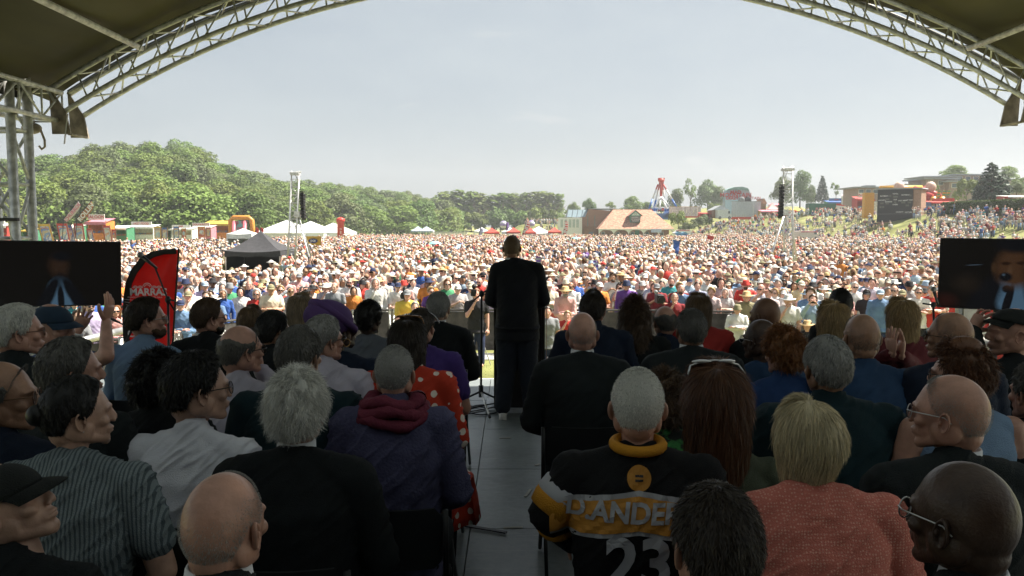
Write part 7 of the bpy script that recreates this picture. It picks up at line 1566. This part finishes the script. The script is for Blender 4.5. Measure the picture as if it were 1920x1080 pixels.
def mic_stand(px, py, d, clutch, tip, label, tail=None, mic=True, boom2=None):
    f = P(px, py, d); r = thing('microphone_stand', label, 'microphone stand', (f.x, d, FLOOR)); o = Vector((f.x, d, FLOOR)); c = P(*clutch, d) - o; t = P(tip[0], tip[1], tip[2]) - o; B = M_blk
    MB().tube([(0, 0, .18), (c.x, 0, c.z)], .012, 10).build('upright', B, r, smooth=True); MB().tube([(0, 0, .14), (0, 0, .26)], .024, 12).build('leg_collar', B, r)
    for k in range(3): a = 2.09 * k - 1.3; lg = MB().tube([(0, 0, .20), (.36 * math.cos(a), .36 * math.sin(a), .02)], .010, 8).build('leg', M_alu_b if k == 0 else B, r, smooth=True); MB().tube([(.33 * math.cos(a), .33 * math.sin(a), .03), (.37 * math.cos(a), .37 * math.sin(a), .016)], .014, 8).build('rubber_foot', B, lg)
    tl = c - (t - c) * .35 if tail is None else P(*tail, d) - o; bm_ = MB().tube([tl, c, t], .009, 8).build('boom', B, r, smooth=True); MB().ell(c, (.028, .028, .036), 12, 8).build('clutch', B, r); MB().tube([c + Vector((.02, 0, 0)), c + Vector((.07, -.01, -.01))], .008, 6).build('clutch_knob', B, r)
    if mic: dd = (t - c).normalized(); dd = (dd * .5 + Vector((-.7, -.2, .35))).normalized(); mm = MB().tube([t - dd * .03, t + dd * .14], [.012, .018], 10); m2 = mm.build('microphone', mat('mic_grey', (.06, .06, .06), .35, .5), r, smooth=True); MB().ell(t + dd * .165, (.030, .030, .030), 14, 10).build('grille', mat('mic_mesh', (.22, .22, .22), .4, .7), m2, smooth=True)
    return r
mic_stand(318, 760, 7.6, (315, 562), (290, 500, 7.55), 'microphone stand with a silver ball microphone in front of the red flag', tail=(328, 583))
mic_stand(902, 768, 8.0, (903, 551), (922, 538, 8.05), 'microphone stand with its boom pointing at the lectern left of the speaker', tail=(884, 567), mic=False)
mic_stand(1752, 770, 8.6, (1750, 572), (1757, 566, 8.6), 'low microphone stand beside the right hand television', tail=(1730, 569), mic=True); mic_stand(205, 760, 8.9, (248, 618), (220, 603, 8.9), 'short microphone stand with a horizontal boom below the left television', tail=(262, 624), mic=True)
cb = MB(); c0 = P(915, 775, 8.0)
for k in range(3): cb.tube([(c0.x - .05 + .16 * math.cos(a) * (1 + .2 * k), c0.y + .0 + .22 * math.sin(a + k), FLOOR + .010 + .012 * k) for a in np.linspace(0, 6.28, 26)], .006, 6, cap=False)
cb.tube([(c0.x - .25, c0.y + .2, FLOOR + .01), (c0.x + .1, c0.y + .02, FLOOR + .012), (c0.x + .3, c0.y + .3, FLOOR + .01)], .006, 6); tagit(cb.build('microphone_cable', M_blk, None, smooth=True), 'black microphone cable coiled on the deck beside the lectern', 'cable')
for k, (px, py, a, w_) in enumerate(((947, 822, .1, .10), (990, 925, 1.3, .16), (962, 990, .05, .12), (1008, 872, .8, .05))):
    q = P(px, py, 1); q = EYE + (q - EYE) * ((FLOOR - EYE.z) / (q.z - EYE.z)); tagit(MB().box((q.x, q.y, FLOOR + .004), (w_, .022, .003), Matrix.Rotation(a, 3, 'Z')).build('floor_tape', mat('tape_pale', (.35, .33, .28), .6)), ['pale tape mark on the deck just behind the speaker', 'long pale tape strip beside the striped jersey shoulder', 'short pale tape strip nearest the camera', 'tiny scrap of tape by the bald black suit'][k], 'tape')
st3 = P(905, 1003, 3.75); tagit(MB().box((st3.x - .02, 4.78, FLOOR + .012), (.28, .03, .008), Matrix.Rotation(R(-24), 3, 'Z')).build('fallen_strap', M_blk), 'black strap lying on the deck beside the aisle seats', 'strap')
# red curved flag with white lettering
def marras():
    d = 9.05; r = thing('curved_flag', 'red sail shaped flag with white lettering and black edge beside the left television', 'flag', P(330, 720, d)); o = r.location; o.z = FLOOR
    def T(px, py, y=0): q = P(px, py, d); return (q.x - o.x, y, q.z - o.z)
    edge = [(236, 640), (234, 600), (236, 560), (240, 532), (250, 507), (266, 486), (288, 473), (310, 468), (333, 467)]; Rr = mat('flag_red', (.66, .06, .05), .55, bump=.25, bscale=5, trans=(.6, (.70, .07, .06)))
    L, Rt = [], []; ys = np.linspace(468, 668, 34); 
    exs = [e[0] for e in edge][::-1]; eys = [e[1] for e in edge][::-1]; rings = []
    for y in ys:
        xl = np.interp(y, eys, exs); xr = np.interp(y, [467, 640, 668], [333, 322, 320]); rings.append([T(xl + (xr - xl) * t, y, .035 * math.sin(t * 9 + y * .02) * (.3 + t) + .02 * math.sin(y * .09 + t * 3)) for t in np.linspace(0, 1, 26)])
    m = MB(); m.loft(rings, close=False); m.loft([[(x, y + .006, z) for x, y, z in rr] for rr in rings], close=False); cl = m.build('cloth', Rr, r, smooth=True)
    fine = []; 
    for i in range(40): y = 640 - (640 - 467) * (i / 39); fine.append(y)
    E = MB(); A, B = [], []
    for k in range(len(edge)): x, y = edge[k]; nx, ny = (10, 0) if k < 4 else (9, 6) if k < 6 else (4, 9) if k < 7 else (0, 9); A.append(T(x - 1, y - 1, -.05)); B.append(T(x + nx, y + ny, -.05))
    E.loft([A, B, [(x, y + .02, z) for x, y, z in B], [(x, y + .02, z) for x, y, z in A], A], close=False); E.build('black_edge', mat('edge_canvas', (.035, .033, .03), .8), r, smooth=True)
    tx = MB(); q = T(280, 547); text_on(tx, 'MARRAS', (q[0] + .02, -.07, q[2]), .112, weight=.035); q = T(277, 556.5); text_on(tx, 'FRIENDS OF DURHAM MINERS GALA', (q[0], -.07, q[2]), .024, weight=.01)
    for k, px in enumerate((259, 268, 281, 294, 303)): q = T(px, 537 if k != 2 else 535); tx.torus((q[0], -.07, q[2] - .02), .030 if k != 2 else .05, .004, 12, 5, 'y', (15, 165)); tx.torus((q[0], -.07, q[2] - .02), .018 if k != 2 else .032, .004, 12, 5, 'y', (15, 165))
    for k in range(4): tx.tube([T(236 + k * 3, 558 + k * 5 + 2, -.07), T(262, 562 + k * 6, -.07), T(300, 563 + k * 5, -.07)], .0022, 5)
    q = T(252, 624); text_on(tx, 'C', (q[0], -.08, q[2]), .12); tx.build('lettering', mat('flag_white', (.72, .70, .70), .7), cl)
    MB().tube([T(333, 467, .03), T(322, 640, .03), (T(321, 700)[0], .03, .02)], .012, 8).build('pole', M_blk, r); MB().box((T(321, 700)[0], .03, .012), (.5, .5, .02)).build('base_plate', M_blk, r)
marras()
# red sign on the right
def red_sign():
    d = 11.2; a, b = P(1822, 640, d), P(1990, 640, d); zt = P(1822, 570, d).z; r = thing('red_banner', 'red banner with big white letters under the right hand television', 'sign', ((a.x + b.x) / 2, d, 0)); w_ = b.x - a.x; MB().box((0, 0, zt - .5), (w_, .03, 1.0)).build('cloth', mat('banner_red', (.42, .035, .035), .7), r)
    tx = MB(); q = P(1872, 611, d); text_on(tx, 'OUR', (q.x - r.location.x, -.03, q.z), .34, weight=.04); q = P(1880, 640, d); text_on(tx, 'GALA', (q.x - r.location.x, -.03, q.z), .26, weight=.04); tx.torus((P(1860, 583, d).x - r.location.x, -.03, P(1860, 583, d).z), .14, .008, 18, 6, 'y', (190, 350)); tx.build('lettering', M_wht, r)
    for s in (-1, 1): MB().box((s * w_ / 2, .02, zt / 2), (.05, .05, zt)).build('post', M_alu, r)
    c = P(1815, 600, 10.6); r2 = thing('pale_pillar', 'pale vertical panel left of the red lettered banner', 'panel', (c.x, 10.6, 0)); MB().box((0, 0, 1.35), (.18, .1, 2.7)).build('panel', mat('pale_panel', (.50, .49, .45), .7), r2); MB().box((-.13, 0, 1.35), (.05, .09, 2.66)).build('grey_edge', M_gry, r2)
    a, b = P(1822, 640, 9.9), P(1900, 654, 9.6); r3 = thing('rolled_banner', 'rolled white banner with red lettering lying by the red sign', 'banner', (a.x, 9.9, a.z)); MB().tube([(0, 0, 0), b - a, (b - a) * 1.6], .075, 14).build('roll', mat('roll_white', (.62, .60, .55), .7), r3, smooth=True); t = MB(); text_on(t, 'UNION', (.25, -.09, -.03), .11, xdir=((b - a).normalized()[0], 0, (b - a).normalized()[2])); t.build('lettering', RD, r3)
    for (p, q_) in ((P(1822, 640, 9.9), None), (P(1960, 662, 9.5), None)): MB().box((p.x - r3.location.x, p.y - 9.9, (-r3.location.z) / 2 - .04), (.04, .04, r3.location.z - .08)).build('support_leg', M_alu, r3)
red_sign()
# stage edge handrail on the left
a, b = P(150, 640, 9.6), P(236, 618, 10.4); r = thing('handrail', 'white tubular handrail below the left television', 'handrail', (a.x, 9.6, 0)); MB().tube([(-.6, -.4, a.z - .12), (0, 0, a.z), b - Vector((a.x, 9.6, 0))], .045, 12).build('rail', M_alu_b, r, smooth=True)
for q in ((-.5, -.33), (b.x - a.x - .05, .75)): MB().tube([(q[0], q[1], 0), (q[0], q[1], a.z - .05)], .03, 10).build('post', M_alu, r, smooth=True)
# crowd barriers
def barrier(p0, p1, label, dark=True):
    p0, p1 = Vector((*p0, 0)), Vector((*p1, 0)); d = p1 - p0; L = d.length; r = thing('crowd_barrier', label, 'barrier', p0, math.atan2(d.y, d.x), 'front of stage crowd barriers'); top = MB().tube([(0, 0, 1.12), (L, 0, 1.12)], .028, 8); top.tube([(0, 0, .12), (L, 0, .12)], .02, 6)
    fr = top.build('top_rail', M_alu if not dark else mat('barrier_dark', (.07, .065, .06), .5, .5), r)
    q = MB().box((L / 2, .012, .60), (L - .06, .015, .94)); q.build('panel', mat('barrier_panel', (.055, .050, .045), .7, var=.3) if dark else mat('barrier_cloth', (.38, .37, .33), .7), r)
    for x in (.05, L - .05): MB().box((x, 0, .58), (.05, .05, 1.12)).build('upright', M_alu, r); MB().tube([(x, -.02, 1.0), (x, -.85, .03)], .018, 6).build('rear_strut', M_alu, r)
    MB().box((L / 2, -.45, .015), (L - .02, .95, .02)).build('foot_plate', M_alu, r)
nb = 0
for (a, b) in zip(BAR[:-1], BAR[1:]):
    L = math.dist(a, b); n = max(1, round(L / 1.15))
    for i in range(n):
        t0, t1 = i / n, (i + .985) / n; nb += 1
        barrier((a[0] + (b[0] - a[0]) * t0, a[1] + (b[1] - a[1]) * t0 - .25), (a[0] + (b[0] - a[0]) * t1, a[1] + (b[1] - a[1]) * t1 - .25), 'dark metal barrier section before the front of the crowd' if b[0] <= 6.1 else 'pale covered barrier section at the right end', b[0] <= 6.1)
rb = P(1046, 600, 19.7); tagit(MB().box((rb.x, 19.70, .58), (1.1, .02, .95)).build('red_cover', mat('red_cover', (.45, .10, .07), .7)), 'faded red cover hung on the barrier right of the lectern', 'cover')
# press in the pit
def tripod(x, y, h, label, top):
    r = thing('camera_tripod', label, 'tripod', (x, y, 0)); MB().tube([(0, 0, h * .45), (0, 0, h)], .018, 8).build('column', M_blk, r)
    for k in range(3): a = 2.09 * k + .5; MB().tube([(0, 0, h * .72), (.42 * math.cos(a), .42 * math.sin(a), .02)], .013, 6).build('leg', M_alu, r)
    c = thing('film_camera', top, 'camera', (x, y, h)); bevel = MB(); bevelbox(bevel, (0, 0, .09), (.13, .26, .15), .01); bevel.build('camera_body', M_blk, c); MB().tube([(0, -.13, .09), (0, -.30, .09)], [.045, .06], 14).build('lens', M_blk, c); mm = MB().box((0, .05, .20), (.05, .12, .05)); mm.tube([(0, -.08, .20), (0, .02, .19)], .03, 8); mm.ell((0, .1, .22), (.06, .08, .06)); mm.build('top_handle', M_blk, c); MB().box((.10, .02, .14), (.02, .10, .07)).build('monitor', M_blk, c)
tripod(P(890, 690, 18.2).x, 18.0, 1.62, 'tripod on the grass in front of the barrier left of the lectern', 'film camera on the tripod left of the lectern'); tripod(P(762, 690, 18.3).x, 18.1, 1.55, 'tripod behind the cropped grey head at the barrier', 'film camera with fluffy microphone in front of the yellow t-shirt')
hand_placed(893, 541, 1.80, 'with one hand on the chin', False, 'tee', 'black', None, 'short', 'ginger', False, 'pink', 'camera operator in a black t-shirt with pale side panels standing in the pit', group='press in the pit')
hand_placed(778, 566, 1.62, 'with one hand on the chin', False, 'shirt', 'white', None, 'short', 'grey', False, 'pink', 'camera operator in a white shirt bending behind the film camera', group='press in the pit')
hand_placed(1027, 575, 1.55, 'standing with arms down', False, 'tee', 'grey', None, 'short', 'dark', False, 'pink', 'person in a dark grey t-shirt stooping right of the lectern in the pit', group='press in the pit')
hand_placed(1064, 583, 1.40, 'with one hand on the chin', False, 'tee', 'red', None, 'full', 'blonde', False, 'pink', 'small person in a red t-shirt with blonde hair in front of the red barrier cover', group='press in the pit')
hand_placed(1383, 571, 1.50, 'with folded arms', False, 'shirt', 'white', None, 'bucket', 'khaki', False, 'pink', 'person in a white shirt and khaki hat sitting low before the barrier with a notebook', group='press in the pit')
hand_placed(1443, 569, 1.50, 'holding up a phone', False, 'shirt', 'cream', None, 'bucket', 'grey', False, 'pink', 'photographer in a cream waistcoat with a long white lens at the right of the pit', group='press in the pit')
hand_placed(1265, 549, 1.66, 'with one hand on the chin', False, 'tee', 'dark red', None, 'ring', 'grey', False, 'pink', 'camera operator in a dark red t-shirt with headphones and a shoulder camera', group='press in the pit')
hand_placed(1514, 600, 1.45, 'standing with arms down', True, 'tee', 'black', None, 'sun', 'straw', False, 'pink', 'person in a wide straw hat stooping in front of the right hand barrier', group='press in the pit')
c = P(1236, 560, 18.6); r = thing('shoulder_camera', 'black shoulder video camera carried left of the dark red t-shirt', 'camera', c); q = MB(); bevelbox(q, (0, 0, 0), (.16, .38, .20), .015); q.build('camera_body', M_blk, r); MB().tube([(0, -.19, 0), (0, -.36, 0)], [.06, .08], 16).build('lens', M_blk, r); MB().tube([(.0, -.1, .16), (0, .1, .16)], .02, 8).build('handle', M_blk, r); MB().ell((-.08, .0, .16), (.045, .07, .045)).build('microphone', M_gry, r)
c = P(1428, 583, 18.3); r = thing('telephoto_camera', 'camera with a long white lens held by the cream waistcoat', 'camera', c); MB().box((.02, .05, 0), (.15, .08, .11)).build('camera_body', M_blk, r); MB().tube([(0, 0, 0), (-.06, -.16, 0), (-.10, -.32, 0)], [.035, .045, .062], 14).build('lens', mat('lens_white', (.6, .6, .57), .4), r)
# flags held up in the crowd
M_pur = mat('purple_flag', (.22, .10, .36), .7, pattern='stripes', col2=(.45, .5, .42), pscale=1.8)
def crowd_flag(px, py, d, w_, h_, m, label, lean=.3, text=None):
    t = P(px, py, d); r = thing('hand_flag', label, 'flag', (t.x, d, 0)); MB().tube([(lean * .5, 0, 1.3), (0, 0, t.z)], .014, 6).build('pole', M_wht, r); q = MB(); A = [(0 + .08 * math.sin(i), 0, t.z - h_ * i / 6) for i in range(7)]; B = [(w_ * (.6 + .4 * (1 - i / 6)) * (1 if lean > 0 else -1), .15 * math.sin(i * 1.3), t.z - .25 * w_ - h_ * i / 6) for i in range(7)]
    q.loft([A, [((a[0] + b[0]) / 2, .12 * math.sin(k), (a[2] + b[2]) / 2) for k, (a, b) in enumerate(zip(A, B))], B], close=False); f = q.build('cloth', m, r, smooth=True)
    if text: tx = MB(); text_on(tx, text, (w_ / 2, -.2, t.z - h_ * .55), h_ * .4); tx.build('lettering', M_wht, f)
crowd_flag(1002, 479, 38, .5, .6, M_pur, 'small purple and green flag drooping just right of the speaker shoulder'); crowd_flag(1030, 463, 50, .5, .9, M_pur, 'purple and green flag further back above the right shoulder of the speaker', -.3); crowd_flag(1119, 486, 33, .35, .9, M_pur, 'narrow purple flag beside the floppy blue hat', -.2)
crowd_flag(1261, 449, 55, .55, 1.2, mat('blue_flag', (.06, .14, .42), .7), 'tall limp blue flag in the middle right of the crowd', .2); crowd_flag(846, 491, 38, .4, .5, M_pur, 'small purple flag left of the speaker'); crowd_flag(1325, 440, 90, .9, .9, RD, 'small bright red flag far back near the grass bank')
crowd_flag(602, 466, 60, .4, .9, mat('teal_flag', (.08, .25, .32), .7), 'teal flag under the yellow banner'); crowd_flag(748, 525, 26, .3, .5, mat('sky_flag', (.35, .5, .58), .7), 'pale blue flag near the cropped grey head', -.2)
d = 62; a, b = P(573, 443, d), P(602, 460, d); r = thing('yellow_banner', 'yellow banner with a dark oval logo and white letters right of the left speaker tower', 'banner', ((a.x + b.x) / 2, d, 0)); w_ = b.x - a.x; z1, z0 = a.z, b.z
q = MB(); q.loft([[(x, .06 * math.sin(x * 5), z) for x in np.linspace(-w_ / 2, w_ / 2, 12)] for z in np.linspace(z0, z1, 4)], close=False); q.build('cloth', mat('pcs_yellow', (.60, .36, .05), .7), r, smooth=True); q = MB(); q.add([(.36 * math.cos(t), -.08, (z0 + z1) / 2 + .19 * math.sin(t)) for t in np.linspace(0, 6.1, 24)], [tuple(range(24))]); lg = q.build('logo_oval', mat('pcs_navy', (.04, .05, .16), .6), r); q = MB(); text_on(q, 'pcs', (0, -.10, (z0 + z1) / 2 + .03), .30, weight=.03); q.build('lettering', M_wht, lg)
for s in (-1, 1): MB().tube([(s * w_ / 2, 0, .9), (s * w_ / 2, 0, z1)], .02, 6).build('pole', M_wood, r)
# umbrellas
for px, py, d, m, lb in ((816, 452, 70, mat('aqua_umb', (.25, .55, .52), .6), 'pale aqua parasol open in the crowd left of the speaker'), (862, 458, 66, mat('aqua2_umb', (.30, .45, .60), .6), 'pale blue and green parasol left of the speaker head'), (1080, 444, 95, mat('aqua_umb', (.25, .55, .52), .6), 'small aqua parasol in front of the clubhouse'), (1275, 519, 27.5, mat('pinkstripe_umb', (.62, .30, .26), .6, pattern='stripes', col2=(.65, .55, .25), pscale=9), 'pink and yellow striped parasol in the near crowd right of the speaker')):
    t = P(px, py, d); r = thing('parasol', lb, 'parasol', (t.x, d, 0)); q = MB(); R_ = .62 if d > 40 else .75; rings = [[(R_ * s * math.cos(a), R_ * s * math.sin(a), t.z - .24 * s ** 2 - (.02 * abs(math.cos(a * 4)) if s == 1 else 0)) for a in [2 * math.pi * i / 24 for i in range(24)]] for s in (.02, .3, .6, .85, 1)]
    q.loft(rings, cap=False); q.build('canopy', m, r, smooth=True); MB().tube([(0, 0, 1.2), (0, 0, t.z)], .012, 6).build('shaft', M_blk, r)
# look-alikes in a row are told apart by their order from the left
ORD = ['first', 'second', 'third', 'fourth', 'fifth', 'sixth', 'seventh', 'eighth', 'ninth', 'tenth'] + [str(n) + ('st' if n % 10 == 1 and n != 11 else 'nd' if n % 10 == 2 and n != 12 else 'rd' if n % 10 == 3 and n != 13 else 'th') for n in range(11, 60)]
by = {}
for o in C.objects:
    if o.parent is None and o.get('group'): by.setdefault((o['group'], o['label']), []).append(o)
for (g, l), os_ in by.items():
    if len(os_) > 1:
        os_.sort(key=lambda o: o.location.x / max(1, o.location.y))
        for k, o in enumerate(os_): o['label'] = f'{l}, {ORD[k]} from the left'
# ================================================================ summer haze
hz = MB().box((0, 520, 34), (2400, 1200, 90)).build('haze', None, None, kind='stuff', label='thin bright summer haze over the field and wooded hill', cat='haze')
mh = bpy.data.materials.new('haze_air'); mh.use_nodes = True; nt = mh.node_tree; nt.nodes.clear(); pv = N('ShaderNodeVolumePrincipled', nt, Density=.0005); pv.inputs['Color'].default_value = (.93, .96, 1, 1); pv.inputs['Anisotropy'].default_value = .3
oo = N('ShaderNodeOutputMaterial', nt); nt.links.new(pv.outputs[0], oo.inputs['Volume']); hz.data.materials.append(mh)
SC.cycles.volume_bounces = 0
